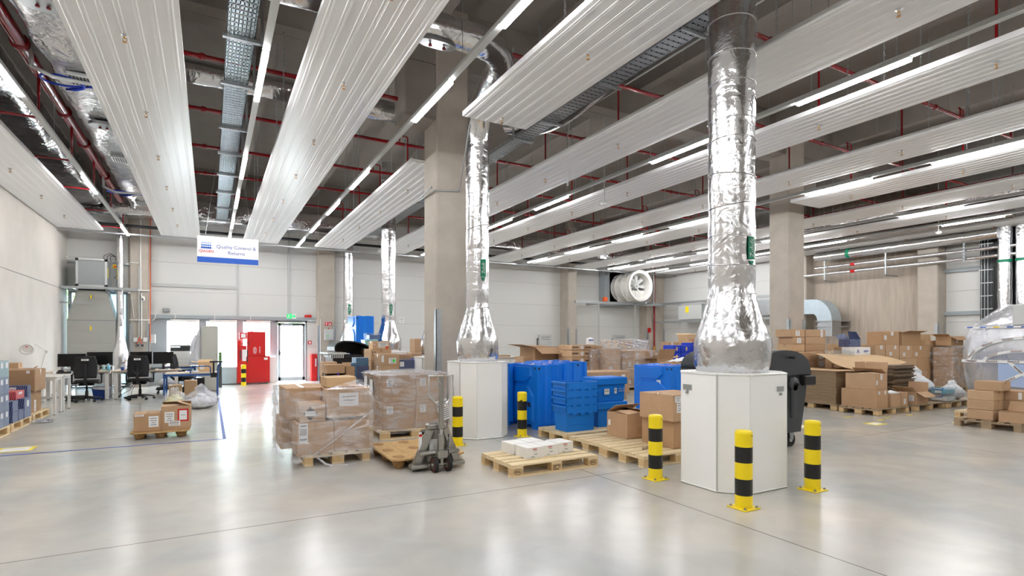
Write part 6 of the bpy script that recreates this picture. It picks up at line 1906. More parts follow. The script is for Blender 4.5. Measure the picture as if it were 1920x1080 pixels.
# A-shaped housing plates
for s in (-1, 1):
    m.add([(s * .31, .10, .06), (s * .22, .10, .06), (s * .05, .06, .50), (s * .12, .06, .52), (s * .31, .16, .06), (s * .22, .16, .06), (s * .05, .14, .50), (s * .12, .14, .52)], [(0, 1, 2, 3), (4, 7, 6, 5), (0, 4, 5, 1), (1, 5, 6, 2), (2, 6, 7, 3), (3, 7, 4, 0)], 'steel')
m.add([(-.24, .16, .08), (.24, .16, .08), (.10, .14, .52), (-.10, .14, .52)], [(0, 1, 2, 3)], 'steel')
m.rbox(-.14, .04, .48, .10, .16, .56, .02, 'steel'); m.rbox(-.24, .0, .19, .26, .10, .24, .02, 'steel'); obj('chassis', m, jk)
m = MB(); m.box(-.235, .088, .24, -.20, .10, .46, 'paper'); m.box(-.235, .086, .41, -.2, .088, .44, 'red'); m.box(-.09, .136, .22, .01, .139, .36, 'card_white'); lb = obj('nameplate', m, jk); 
m = MB(); m.cyl((0, -.02, .20), (0, -.02, .44), .038, 'steel', 16); m.cyl((0, -.02, .44), (0, -.02, .54), .022, 'chrome', 12); m.rbox(-.06, -.09, .16, .06, .04, .25, .012, 'steel')
for k in range(9): m.tube([(.085 + .02 * math.cos(q), -.04 + .02 * math.sin(q), .27 + k * .016) for q in [2 * PI * i / 10 for i in range(10)]], .004, 'steel', 5, closed=True)
m.cyl((.085, -.04, .2), (.085, -.04, .44), .008, 'dark_grey', 8); obj('hydraulic_pump', m, jk)
m = MB(); m.rbox(-.028, -.045, .50, .028, -.005, 1.13, .006, 'steel'); obj('handle_bar', m, jk)
m = MB(); m.tube([(-.15, -.025, 1.13), (.15, -.025, 1.13), (.15, -.025, .90), (.03, -.025, .76), (-.03, -.025, .76), (-.15, -.025, .90)], .012, 'chrome', 8, closed=True); m.tube([(-.06, -.05, 1.1), (-.02, -.06, 1.03)], .008, 'steel', 6); obj('grip_loop', m, jk)
for s in (-1, 1):
    m = MB(); m.cyl((s * .05 - .022, -.03, .088), (s * .05 + .022, -.03, .088), .088, 'rubber', 28)
    m.cyl((s * .05 - .024, -.03, .088), (s * .05 + .024, -.03, .088), .082, 'tyre', 28); m.cyl((s * .05 - .026, -.03, .088), (s * .05 + .026, -.03, .088), .052, 'steel', 20); m.cyl((s * .05 - .03, -.03, .088), (s * .05 + .03, -.03, .088), .016, 'chrome', 12)
    jw = obj('steering_wheel', m, jk); jw.location.x = s * .035
m = MB(); m.box(-.015, -.05, .08, .015, 0.0, .18, 'steel'); m.cyl((-.08, -.03, .088), (.08, -.03, .088), .012, 'steel', 8); obj('axle', m, jk)

# ================================================================ foreground pallet with five white boxes
pallet('pale euro pallet with EPAL stamps carrying small white boxes, foreground', 3.575, 5.80, 0, stamp=True, seed=3)
def whitebox(label, x, y, rz, w=.235, d=.27, h=.13):
    m = MB(); m.rbox(-w / 2, -d / 2, 0, w / 2, d / 2, h, .003, 'card_white'); m.box(-.001, -d / 2 + .003, h, .001, d / 2 - .003, h + .0006, 'light_grey')
    o = solo('white_carton', label, 'box', m, (x, y, .145), rz, 'small white boxes on the foreground pallet')
    g = MB(); xf = facexf('f', w, d, h, .45, .80); g.box(-.03, -.001, -.002, .03, 0, .008, 'sign_red', xf); g.box(-.02, -.001, -.02, .03, 0, -.014, 'paper_text', xf); g.box(-.01, -.001, -.06, .04, 0, -.052, 'paper_text', xf); g.box(-.045, -.001, -.09, -.01, 0, -.084, 'green', xf); obj('print', g, o)
    return o
whitebox('white box at the front left corner of the group on the foreground pallet', 3.40, 5.74, .05)
whitebox('white box in the middle of the front row on the foreground pallet', 3.645, 5.78, .03)
whitebox('white box at the right end of the front row on the foreground pallet', 3.895, 5.83, .08)
whitebox('white box at the rear left on the foreground pallet, flaps slightly up', 3.36, 6.03, .02)
whitebox('white box rear centre on the foreground pallet, between two others', 3.61, 6.07, .04)

# ================================================================ crate pallet and empty pallets
pallet('wooden pallet under the nested and lidded blue crates', 5.27, 7.20, 0, seed=5)
pallet('empty wooden pallet with one opened carton, between crates and near pallet', 5.23, 6.27, 0, seed=6)
pallet('wooden pallet with two stacked brown cartons left of the large plinth', 5.20, 5.45, 0, seed=7)
def crate_body(m, w, d, z0, z1, mt, taper=.04, rim=.02):
    a, b = w / 2 - taper, d / 2 - taper; A_, B_ = w / 2 - rim, d / 2 - rim
    m.add([(-a, -b, z0), (a, -b, z0), (a, b, z0), (-a, b, z0), (-A_, -B_, z1), (A_, -B_, z1), (A_, B_, z1), (-A_, B_, z1)], [(0, 3, 2, 1), (0, 1, 5, 4), (1, 2, 6, 5), (2, 3, 7, 6), (3, 0, 4, 7)], mt)
def nested(label, x, y, z, w, d, h, first):
    m = MB(); 
    if first: crate_body(m, w, d, 0, h - .02, 'blue_crate'); m.box(-w / 2 + .03, -d / 2 + .028, .10, w / 2 - .03, -d / 2 + .03, .104, 'blue')
    m2 = MB()
    rim = h
    m.box(-w / 2, -d / 2, rim - .115, w / 2, -d / 2 + .02, rim, 'blue_crate'); m.box(-w / 2, d / 2 - .02, rim - .115, w / 2, d / 2, rim, 'blue_crate')
    m.box(-w / 2, -d / 2, rim - .10, -w / 2 + .02, d / 2, rim - .035, 'blue_crate'); m.box(w / 2 - .02, -d / 2, rim - .10, w / 2, d / 2, rim - .035, 'blue_crate')
    m.box(-w / 2 - .02, -d / 2, rim - .03, -w / 2 + .02, d / 2, rim, 'blue_crate'); m.box(w / 2 - .02, -d / 2, rim - .03, w / 2 + .02, d / 2, rim, 'blue_crate')
    for s in (-1, 1): m.box(s * (w / 2 - .03) - .03, -d / 2 - .008, rim - .12, s * (w / 2 - .03) + .03, -d / 2, rim - .01, 'blue_crate')
    for k in range(7): m.box(-w / 2 - .003 , -d / 2 + .1 + k * .025, rim - .08, -w / 2, -d / 2 + .115 + k * .025, rim - .06, 'blue')
    o = solo('blue_crate', label, 'crate', m, (x, y, z), 0, 'nested blue crates')
    g = MB()
    for k in range(3): g.box(-w / 2 + .10 + k * .15, -d / 2 - .022, rim - .135, -w / 2 + .17 + k * .15, -d / 2 - .004, rim - .10, 'blue_crate')
    g.box(-w / 2 + .02, -d / 2 - .012, rim - .11, w / 2 - .04, -d / 2 - .002, rim - .005, 'blue_crate'); obj('hanging_lid', g, o)
    return o
for k, nm in enumerate(('lowest, showing its whole body', 'second from the bottom', 'second from the top', 'topmost, open')):
    nested('nested blue crate in the left stack, ' + nm, 5.03, 7.10, .146 if k == 0 else .146 + .40 + (k - 1) * .12, .58, .40, .40 if k == 0 else .12, k == 0)
def lidded(label, x, y, z, w=.60, d=.40, h=.37, stick=False):
    m = MB(); crate_body(m, w, d, 0, h - .08, 'blue_crate', .035, .02); m.box(-w / 2 + .03, -d / 2 + .025, .10, w / 2 - .03, -d / 2 + .027, .104, 'blue')
    o = solo('blue_crate', label, 'crate', m, (x, y, z), 0, 'lidded blue crates')
    g = MB(); g.rbox(-w / 2 - .01, -d / 2 - .012, h - .115, w / 2 + .01, d / 2 + .012, h, .012, 'blue_crate'); g.box(-w / 2 + .05, -d / 2 + .04, h, w / 2 - .05, d / 2 - .04, h + .008, 'blue'); g.box(-w / 2 - .014, -.08, h - .08, -w / 2 - .01, .08, h - .04, 'blue'); obj('lid', g, o)
    if stick:
        sticker(o, w, d, h, 'f', .30, .42, .10, .09, 'barcode'); s2 = sticker(o, w, d, h, 'f', .60, .44, .05, .09, 'barcode')
        g = MB()
        for zz, x0_, x1_ in ((.52, .14, .20), (.49, .13, .21), (.42, .12, .22), (.39, .14, .21)): g.box(x0_, -d / 2 + .008, h * zz, x1_, -d / 2 + .012, h * zz + .006, 'sign_dot_light')
        g.box(.235, -d / 2 + .006, h * .36, .245, -d / 2 + .012, h * .56, 'sign_dot_light'); obj('print', g, o)
    else: obj('embossed_field', MB().box(-.06, -d / 2 + .012, .13, .06, -d / 2 + .016, .21, 'blue'), o)
    return o
lidded('lidded blue crate at the bottom of the right crate stack', 5.76, 7.26, .146, h=.40)
lidded('lidded blue crate with white labels on top of the right crate stack', 5.76, 7.26, .556, stick=True, h=.385)
cbx('brown carton with torn open top and printed arrows on the empty pallet', 5.20, 5.66, 6.05, 6.50, .145, .49, stickers=(('l', .12, .55, .05, .08), ('f', .5, .3, .09, .1, 'tape')), up=('f', .72, .5, .15), opened={'b': 150, 'r': 165, 'l': 174, 'f': 172})
m = MB(); rd = random.Random(2); m.add([(rd.uniform(-.15, .15), rd.uniform(-.1, .1), rd.uniform(0, .03)) for _ in range(14)], [(i, i + 1, i + 2) for i in range(12)], 'bollard_black'); solo('black_foil_scrap', 'crumpled black plastic on the torn open carton', 'plastic', m, (5.48, 6.35, .50))
cbx('large brown carton, lower of two beside the large plinth', 5.25, 5.84, 5.21, 5.80, .145, .50, seam='y', bulge=.008)
cbx('large brown carton with three white labels, upper of two beside the plinth', 5.20, 5.84, 5.17, 5.79, .503, .84, stickers=(('f', .14, .85, .11, .08), ('f', .18, .55, .10, .15), ('f', .36, .85, .06, .07)), bulge=.006)
m = MB(); m.box(-.11, -.012, 0, .09, .012, .012, 'wood_grey'); m.box(-.02, -.08, 0, .0, .04, .01, 'wood_grey'); solo('wood_splinter', 'broken wooden splinters lying on the near empty pallet', 'wood', m, (4.97, 5.42, .146), .5)
for k, (y, mt) in enumerate(()): pass

# ================================================================ tall blue folded containers
def blue_unit(label, x, y0, L=1.1, H=1.12, T=.26, z=0, face=True, group='tall blue plastic containers'):
    """folded blue transport container: slab standing on its edge, ribbed ends"""
    m = MB()
    prof = [(-T / 2, .0), (-T / 2, L), (T / 2, L), (T / 2, .0), (T * .28, .0), (T * .18, .03), (-T * .18, .03), (-T * .28, .0)]
    m.prism(prof, 0.07, H, 'blue')
    for yy in (.05, L / 2 - .08, L - .21): m.box(-T / 2 + .01, yy, 0, T / 2 - .01, yy + .16, .07, 'blue')
    o = solo('blue_container', label, 'container', m, (x, y0, z), 0, group)
    if face:
        g = MB(); X0 = -T / 2
        def rel(pts, mt='blue'):
            n = len(pts); cy_ = sum(p[0] for p in pts) / n; cz_ = sum(p[1] for p in pts) / n; g.add([(X0, y, zz) for y, zz in pts] + [(X0 - .03, y + (cy_ - y) * .07, zz + (cz_ - zz) * .07) for y, zz in pts], [tuple(range(n, 2 * n))] + [(i, (i + 1) % n, n + (i + 1) % n, n + i) for i in range(n)], mt)
        rel([(.18, H * .97), (L * .9, H * .97), (L * .9, H * .82), (L * .76, H * .72), (.34, H * .72), (.18, H * .82)])
        rel([(.10, .12), (.10, H * .52), (.30, H * .67), (L * .80, H * .67), (L * .94, H * .52), (L * .94, .12)])
        obj('relief_panel', g, o)
        g = MB(); g.cyl((X0 + .04, -.0005, H - .06), (X0 + .04, .01, H - .06), .022, 'black', 14); g.cyl((X0 - .0005, .07, H - .06), (X0 + .01, .07, H - .06), .022, 'black', 14); obj('grip_hole', g, o)
    g = MB()
    for yy in (.12, .5, .86): g.rbox(-.06, yy, H, .06, yy + .1, H + .014, .004, 'blue')
    g.box(-.03, .30, H, .03, .42, H + .003, 'print_pink'); obj('top_knob', g, o)
    return o
U = 'tall blue plastic container in the left row, '
blue_unit(U + 'behind the farther plinth', 4.72, 8.78)
b = blue_unit(U + 'front one with a small white label', 5.06, 8.06)
obj('shipping_label', MB().box(-.148, .86, .84, -.1465, .92, .88, 'paper'), b)
blue_unit(U + 'second from the front', 5.33, 8.12, face=False)
blue_unit(U + 'third, set slightly back', 5.62, 8.35, face=False)
blue_unit(U + 'fourth, with a dark grip hole', 5.92, 8.85)
blue_unit(U + 'fifth', 6.20, 8.87, face=False)
blue_unit(U + 'last one at the right end', 6.48, 8.9, face=True)
b = blue_unit('tall blue plastic container with white strip label, behind the stacked cartons', 8.56, 8.47, H=1.0)
obj('shipping_label', MB().box(-.149, .25, .42, -.147, .37, .70, 'paper'), b)
blue_unit('tall blue plastic container, second of the right row', 8.86, 8.55, H=1.0, face=False)
blue_unit('tall blue plastic container, third of the right row, next to the plinth', 9.18, 8.75, H=1.0, face=False)
for k, x in enumerate((3.84, 4.1)):
    for r in range(2):
        b = blue_unit('blue container in the tower at the back, %s %s' % (('left', 'right')[k], ('lower', 'upper')[r]), x, 16.1, z=r * 1.135, face=(k == 0))
obj('shipping_label', MB().box(-.149, .3, .3, -.147, .7, 1.0, 'paper'), [o for o in COL.objects if o.name.startswith('blue_container')][-4])

# ================================================================ goods between the wrapped loads and the back wall
def grp(Y, rows, zb0=.145, mt='card'):
    pass
pallet('wooden pallet hidden under the tall stack of arrow-printed cartons', 3.45, 12.15, 0, seed=21)
x0, x1, _, _ = pxbox(691, 734, 656, 11.8, zb=0)
for r, (z0, z1, nm) in enumerate(((.145, .50, 'lowest'), (.50, .885, 'second from the bottom'), (.885, 1.125, 'second from the top'), (1.127, 1.355, 'topmost'))):
    cbx('brown carton with printed arrows, %s in the stack behind the wrapped loads' % nm, x0 + .05, x1, 11.8, 12.4, z0, z1, seam='y', up=('f', .14, .6, .10) if r > 1 else None)
cpx('small carton with white sheet and round orange sticker, on top of the tall stack', 699, 730, 640, 11.85, .35, zb=1.357, mt='card_light', stickers=(('f', .62, .55, .22, .11), ('f', .85, .2, .06, .06, 'orange'), ('f', .1, .6, .05, .06, 'red')))
pallet('wooden pallet hidden behind the square wrapped load', 3.75, 11.15, 0, seed=22)
z = .145
x0, x1, z0, z1 = pxbox(714, 749, 664, 10.9, yb=686)
cbx('brown carton bottom of the pile with the green dot carton', x0, x1, 10.9, 11.4, .145, .62)
cbx('low brown carton with black print under the green dot carton', x0, x1, 10.9, 11.4, .622, z0 - .002)
cbx('brown carton with a bright green dot on its label', x0, x1, 10.9, 11.4, z0, z1, stickers=(('f', .62, .42, .15, .11), ('f', .70, .42, .05, .05, 'green'), ('f', .1, .6, .05, .14)))
x0, x1, z2, z3 = pxbox(750, 787, 675, 10.95, yb=695)
for o_, zz0, zz1, nm in (('card', .145, .55, 'bottom'), ('card', .552, z2 - .002, 'upper')): cbx('plain carton under the navy printed box, ' + nm, x0, x1, 10.95, 11.4, zz0, zz1)
m = MB(); w_, d_, h_ = x1 - x0, .4, z3 - z2; m.rbox(-w_ / 2, -d_ / 2, 0, w_ / 2, d_ / 2, h_, .006, 'navy_print')
o = solo('kit_box', 'navy printed kit box with two white labels near the column', 'box', m, ((x0 + x1) / 2, 11.17, z2)); sticker(o, w_, d_, h_, 'f', .06, .6, .05, .1); sticker(o, w_, d_, h_, 'f', .17, .6, .04, .1)
cpx('brown carton right behind the green dot carton, with white tag', 743, 770, 665, 11.45, .4, zb=.62, stickers=(('f', .75, .55, .1, .14),)); cpx('brown carton supporting the tagged one behind the green dot carton', 743, 770, 690, 11.45, .4, zb=0.145)
cpx('flat white carton lying on brown cartons left of the column', 734, 763, 659, 12.5, .5, yb=665, mt='card_white'); cpx('tall brown carton below the flat white carton', 735, 762, 665.2, 12.5, .5, zb=0)
cpx('brown carton with red print near the column', 771, 792, 662, 12.2, .5, yb=672, stickers=()); cpx('deep blue crate under the red print carton by the column', 772, 791, 672.3, 12.15, .5, zb=.7, mt='blue_deep', tape=False); cpx('brown carton carrying the deep blue crate by the column', 772, 791, 694, 12.15, .5, zb=0)
cpx('tall brown carton standing left of the column, upper', 777.5, 797, 635, 13.6, .4, yb=661); cpx('tall brown carton standing left of the column, lower', 778, 797, 661.3, 13.6, .4, zb=0)
# left part of this group
pallet('wooden pallet under the navy printed boxes behind the front wrapped load', 2.1, 11.1, 0, seed=23)
cpx('brown carton with a purple tape strip behind the loose top carton', 612, 647, 684, 10.4, .4, zb=.62, stickers=(('f', .62, .5, .03, .19, 'purple'), ('l', .5, .5, .1, .12))); cpx('brown carton under the purple strip carton', 612, 647, 700, 10.4, .4, zb=.145)
cpx('brown carton left behind the purple strip carton', 606, 632, 679, 10.95, .4, zb=.5); cpx('lower brown carton left behind the purple strip carton', 606, 632, 706, 10.95, .4, zb=.145)
cpx('open brown carton right of the purple strip carton', 648.5, 665, 688, 10.5, .3, zb=.5, opened={'l': 20, 'b': 60}); cpx('carton below the open carton right of the purple strip', 648.5, 665, 708, 10.5, .3, zb=.145)
def kpx(label, pl, pr, yt, Y, dep, zb=None, yb=None, mt='navy_print'):
    x0, x1, z0, z1 = pxbox(pl, pr, yt, Y, yb, zb); m = MB(); w, d, h = x1 - x0, dep, z1 - z0
    m.rbox(-w / 2, -d / 2, 0, w / 2, d / 2, h, .005, mt); return solo('kit_box', label, 'box', m, ((x0 + x1) / 2, Y + dep / 2, z0), 0, 'printed kit boxes')
kpx('teal printed kit box, tall one left of the twin teal boxes', 650, 669, 681, 11.1, .4, zb=.145, mt='teal_print')
kpx('teal printed kit box, upper of the twin pile before the black container', 668, 691, 671, 11.2, .4, yb=686, mt='teal_print'); kpx('navy printed kit box, under the teal one before the black container', 669, 692, 686.3, 11.2, .4, zb=.56); kpx('navy printed kit box, lowest before the black container', 670, 692, 709, 11.2, .4, zb=.145)
# open black waste container
def wheelie(label, x0, y0, W, L, H, opened=False, mt='bin_grey', t=None):
    """large wheeled waste container, its end towards -Y; W across X, L along Y"""
    t = empty('waste_container', label, 'waste container', (x0 + W / 2, y0 + L / 2, 0))
    hw, hl = W / 2, L / 2
    m = MB(); b = .10
    m.add([(-hw + b + .02, -hl + .06, .22), (hw - b, -hl + .06, .22), (hw - b, hl - .06, .22), (-hw + b + .02, hl - .06, .22), (-hw + .02, -hl, H * .76), (hw - .02, -hl, H * .76), (hw - .02, hl, H * .76), (-hw + .02, hl, H * .76)],
          [(0, 3, 2, 1), (0, 1, 5, 4), (1, 2, 6, 5), (2, 3, 7, 6), (3, 0, 4, 7)], mt)
    if opened: m.box(-hw + .03, -hl + .02, H * .72, hw - .03, hl - .02, H * .73, 'black')
    m.rbox(-hw - .01, -hl - .03, H * .74, hw + .02, hl + .03, H * .79, .015, mt); obj('body', m, t)
    m = MB(); n = 14
    arc = [(hw * math.cos(PI * k / n) * (1.0), H * .78 + (H * .22) * math.sin(PI * k / n) ** .8) for k in range(n + 1)]
    if not opened:
        m.extr(arc, 'y', -hl, hl, mt, smooth=True); obj('lid', m, t)
        for yy in (-hl - .03, hl):
            m = MB(); m.extr([(a * .99, z_) for a, z_ in arc], 'y', yy, yy + .03, mt)
            for k in range(n): m.cyl((arc[k][0] * 1.0, yy - .012, arc[k][1]), (arc[k][0], yy, arc[k][1]), .004, mt, 4) if k == 99 else None
            obj('side_shield', m, t)
        m = MB(); yy = -hl - .05
        m.lathe([(0, -.03), (.09, -.03), (.10, 0), (.09, .03), (0, .03)], mt, 20); m.v = [(x, yy + z_, y) for x, y, z_ in m.v]; m.v = [(x + hw * .25, y, z_ + H * .66) for x, y, z_ in m.v]
        obj('arm_hub', m, t); m = MB(); m.rbox(hw * .25 - .06, yy - .03, H * .32, hw * .25 + .07, yy + .03, H * .66, .02, mt); m.cyl((hw * .25, yy - .09, H * .66), (hw * .25, yy, H * .66), .022, 'black', 12)
        obj('lifting_arm', m, t); m = MB(); m.rbox(hw * .62, yy - .04, H * .64, hw * 1.06, yy + .06, H * .74, .015, 'black'); obj('side_grip', m, t); m = MB(); m.cyl((hw * .1, yy - .08, H * .93), (hw * .1, yy, H * .93), .02, 'black', 12); obj('lid_pin', m, t)
    else:
        # lid pushed open, its curved shell seen from the side
        m = MB(); sh = [(x * 1.0, z_ - H * .78) for x, z_ in arc]; c, s_ = math.cos(-.16), math.sin(-.16)
        outer = [(x * c + z_ * s_ + .06, x * s_ + z_ * c + H * .80) for x, z_ in sh]; inner_ = [((x * .95) * c + (z_ * .9) * s_ + .06, (x * .95) * s_ + (z_ * .9) * c + H * .80) for x, z_ in sh]
        m.extr(outer + inner_[::-1], 'y', -hl, hl, 'black', smooth=False); m.extr(outer, 'y', hl - .03, hl, 'black'); obj('lid', m, t)
        m = MB(); m.rbox(-hw - .12, -hl - .08, H * .80, -hw + .34, hl, H * .83, .01, 'light_grey')
        for k in range(8): m.box(-hw - .1 + k * .05, -hl - .07, H * .74, -hw - .075 + k * .05, -hl - .05, H * .80, 'light_grey')
        obj('front_lip', m, t)
    for sx in (-1, 1):
        for sy in (-1, 1):
            m = MB(); cx, cy = sx * (hw - .22), sy * (hl - .16)
            m.cyl((cx - .025, cy, .10), (cx + .025, cy, .10), .10, 'rubber', 24) if False else m.tube([(cx - .10 * 0, cy - .025, .10), (cx, cy + .025, .10)], .10, 'rubber', 24)
            m.cyl((cx, cy - .028, .10), (cx, cy + .028, .10), .035, 'light_grey', 14); m.add([(cx - .03, cy - .04, .1), (cx + .03, cy - .04, .1), (cx + .06, cy - .04, .25), (cx - .06, cy - .04, .25), (cx - .03, cy - .034, .1), (cx + .03, cy - .034, .1), (cx + .06, cy - .034, .25), (cx - .06, cy - .034, .25)], [(0, 1, 2, 3), (4, 7, 6, 5), (0, 4, 5, 1), (1, 5, 6, 2), (2, 6, 7, 3), (3, 7, 4, 0)], 'galv'); obj('castor', m, t)
    return t
wheelie('open black waste container with tipped lid, left of the blue container tower', at_y(622, 14.0), 14.0, 1.1, 1.0, 1.50, True, 'black')
cbx('brown carton edge sticking out of the open black waste container', at_y(634, 14.3), at_y(643, 14.3), 14.3, 14.5, 1.0, 1.26, mt='card_dark')
# lidded totes behind the tall stack
for k, (pl, pr, yt, yb, mt, nm) in enumerate(((683, 709, 637, 646, 'teal_light', 'upper pale green'), (683, 709, 646.3, 655, 'teal_light', 'lower pale green'), (688, 714, 624.5, 636.7, 'clear_plastic', 'topmost blue-tinted'))):
    Y_ = 14.6; x0, x1, z0, z1 = pxbox(pl, pr, yt, Y_, yb=yb); m = MB(); w, h = x1 - x0, z1 - z0
    m.add([(-w / 2 + .03, -.2, 0), (w / 2 - .03, -.2, 0), (w / 2 - .03, .2, 0), (-w / 2 + .03, .2, 0), (-w / 2 + .01, -.22, h * .85), (w / 2 - .01, -.22, h * .85), (w / 2 - .01, .22, h * .85), (-w / 2 + .01, .22, h * .85)], [(0, 3, 2, 1), (0, 1, 5, 4), (1, 2, 6, 5), (2, 3, 7, 6), (3, 0, 4, 7)], mt)
    o = solo('storage_tote', '%s storage tote stacked right of the blue container tower' % nm, 'storage box', m, ((x0 + x1) / 2, Y_ + .2, z0)); obj('lid', MB().rbox(-w / 2, -.24, h * .85, w / 2, .24, h, .01, mt), o)
    if k == 2: obj('contents', MB().box(-w * .3, -.18, .01, w * .4, .18, h * .7, 'blue_steel'), o)
x0, x1, _, _ = pxbox(683, 709, 655, 14.6, zb=0); cbx('brown carton column under the pale storage totes, lower', x0, x1, 14.6, 15.0, 0, .65); cbx('brown carton column under the pale storage totes, upper', x0, x1, 14.6, 15.0, .652, 1.3)
# goods in the far middle
F = 'far middle '
t = table('white table top edge behind the blue container row, far left', at_y(932, 15.5), 15.5, at_y(978, 15.5), 16.3, 1.02)
cpx('brown carton on the far white table', 934, 957, 666, 15.6, .4, zb=1.02)
cpx('flat brown carton in front of the big open box, far middle', 981, 1004, 669, 14.2, .5, yb=676); cpx('carton under the flat one, far middle', 981, 1004, 676.2, 14.2, .5, zb=0)
cpx('big brown box with collapsed open flaps, far middle', 1003, 1060, 651, 14.0, .9, zb=.1, mt='card_dark', opened={'f': -25, 'l': 10, 'r': -20, 'b': 5}); pallet('wooden pallet under the collapsed open box', at_y(1031, 14.4), 14.45, 0, L=1.2, W=.9, seed=31, z=-.04)
cpx('narrow brown carton right behind the collapsed open box', 1062, 1073, 652, 14.4, .5, zb=0); cpx('plain brown carton beside the logo cartons, far middle', 1063, 1072, 664, 13.6, .5, zb=0)
pallet('wooden pallet of the logo-printed cartons, far middle', at_y(1097, 13.6), 13.55, 0, L=1.1, seed=32)
for r, (yt, yb, nm) in enumerate(((647, 656.5, 'top'), (657, 670, 'second'), (670.5, 683, 'third'), (683.5, 700, 'bottom'))):
    for c, (pl, pr) in enumerate(((1072, 1095), (1095.5, 1119))):
        x0, x1, z0, z1 = pxbox(pl, pr, yt, 13.1, yb=yb)
        if r == 3: z0 = .145
        o = cbx('carton with a small dark logo print, %s row, %s, far middle' % (nm, ('left', 'right')[c]), x0, x1, 13.1, 13.8, z0 + .002, z1, group='logo cartons in the far middle', stickers=(('f', .85, .5, .09, .1),) if (c == 0 and r < 3) or (c == 1 and r == 2) else ())
        obj('logo_print', MB().box(-.14, -.353, (z1 - z0) * .45, .02, -.351, (z1 - z0) * .62, 'ink').box(-.19, -.353, (z1 - z0) * .4, -.15, -.351, (z1 - z0) * .66, 'ink'), o)
cpx('short brown carton at the right of the top logo cartons', 1119.5, 1130, 648, 13.3, .4, yb=656); cpx('brown carton below the short one, right of the logo cartons', 1119.5, 1130, 656.2, 13.3, .4, zb=.0)
t = empty('paper_bag', 'small white bag with blue print standing on the logo cartons', 'bag', (at_y(1106, 13.4), 13.4, 1.43)); m = MB(); m.add([(-.10, -.06, 0), (.10, -.06, 0), (.10, .06, 0), (-.10, .06, 0), (-.11, -.05, .16), (.10, -.04, .17), (.09, .05, .16), (-.10, .05, .17), (-.03, 0, .20), (.04, .01, .21)], [(0, 3, 2, 1), (0, 1, 5, 4), (1, 2, 6, 5), (2, 3, 7, 6), (3, 0, 4, 7), (4, 5, 9, 8), (6, 7, 8, 9), (5, 6, 9), (7, 4, 8)], 'foam_white'); obj('body', m, t)
m = MB()
for k in range(4): m.box(-.085 + k * .045, -.0635, .10, -.055 + k * .045, -.0605, .14, 'sign_blue')
obj('print', m, t)
def wrapped(label, pl, pr, yt, Y, dep, nx, nz, seed, mt='film_heavy', zb=.145, sides=None):
    x0, x1, z0, z1 = pxbox(pl, pr, yt, Y, zb=zb); 
    pallet('wooden pallet under ' + label, (x0 + x1) / 2, Y + dep / 2, 0, L=x1 - x0, W=dep, seed=seed) if zb < .2 else None
    rd = random.Random(seed)
    for r in range(nz):
        for c in range(nx):
            a = x0 + (x1 - x0) * c / nx; bz = z0 + (z1 - z0) * r / nz
            cbx('carton in %s, %s row from the floor, %s' % (label, ordn(r), ('left', 'middle', 'right')[c] if nx > 1 else 'single'), a + .004, x0 + (x1 - x0) * (c + 1) / nx, Y, Y + dep, bz + .002, z0 + (z1 - z0) * (r + 1) / nz, group='cartons in ' + label, tape=False, stickers=(('f', rd.uniform(.2, .8), .5, .1, .12),) if rd.random() < .7 else (), seam='y')
    film_wrap('stretch film round ' + label, x0 - .01, Y - .02, x1 + .02, Y + dep + .02, z0 - .02, z1 + .01, seed=seed, mt='film', amp=.014)
wrapped('the narrow wrapped column, far middle', 1108, 1134, 655, 13.0, .6, 1, 3, 41)
wrapped('the second wrapped column, far middle', 1136, 1163, 654, 12.7, .7, 1, 3, 42)
wrapped('the wide wrapped load, far middle', 1166, 1232, 658, 12.9, 1.1, 3, 4, 43)
x0, x1, z0, z1 = pxbox(1158, 1214, 638, 15.6, yb=655); cbx('flat brown carton pile carrying the far flat wrapped load', x0, x1, 15.6, 16.6, 0, z0 - .02)
cbx('flat wrapped load of cartons behind the wide wrapped load, left', x0, (x0 + x1) / 2, 15.6, 16.6, z0 - .018, z1, mt='card_light', tape=False); cbx('flat wrapped load of cartons behind the wide wrapped load, right', (x0 + x1) / 2 + .01, x1, 15.6, 16.6, z0 - .018, z1, mt='card_white', tape=False)
film_wrap('whitish stretch film over the far flat load', x0 - .02, 15.56, x1 + .02, 16.64, z0 - .05, z1 + .02, seed=44, mt='film_heavy', amp=.02)
pallet('wooden pallet under the large brown carton behind the lidded crates', 9.0, 11.6, 0, mt='wood_grey', end='wood_grey', seed=33)
cbx('large low brown carton behind the lidded blue crates', 8.3, 9.7, 11.2, 12.0, .145, .74, stickers=(('f', .85, .6, .12, .3),), tape=False)
cpx('brown carton with an open slanting flap, right of the wide wrapped load', 1232, 1262, 672, 12.6, .6, zb=.1, opened={'f': 70, 'l': 0, 'r': 10})
x0, x1, _, _ = pxbox(1264, 1308, 660, 14.0, zb=0); cbx('wide carton base under the deep blue crates, far middle', x0, x1, 14.0, 15.0, 0, .85, mt='card_dark')
for r, z0 in enumerate((.855, 1.12)):
    for c, (a, b_) in enumerate(((1263, 1277), (1278, 1298), (1298.5, 1316))):
        if r == 0 and c == 2: continue
        xa, xb = at_y(a, 14.0), at_y(b_, 14.0); m = MB(); w = xb - xa; m.rbox(-w / 2, -.25, 0, w / 2, .25, .258, .015, 'blue_deep'); o = solo('storage_crate', 'deep blue crate, %s row, %s, far middle right' % (('lower', 'upper')[r], ('left', 'centre', 'right')[c]), 'crate', m, ((xa + xb) / 2, 14.26, z0), 0, 'deep blue crates'); obj('shipping_label', MB().box(-.05, -.253, .06, .02, -.251, .19, 'wood_end'), o)
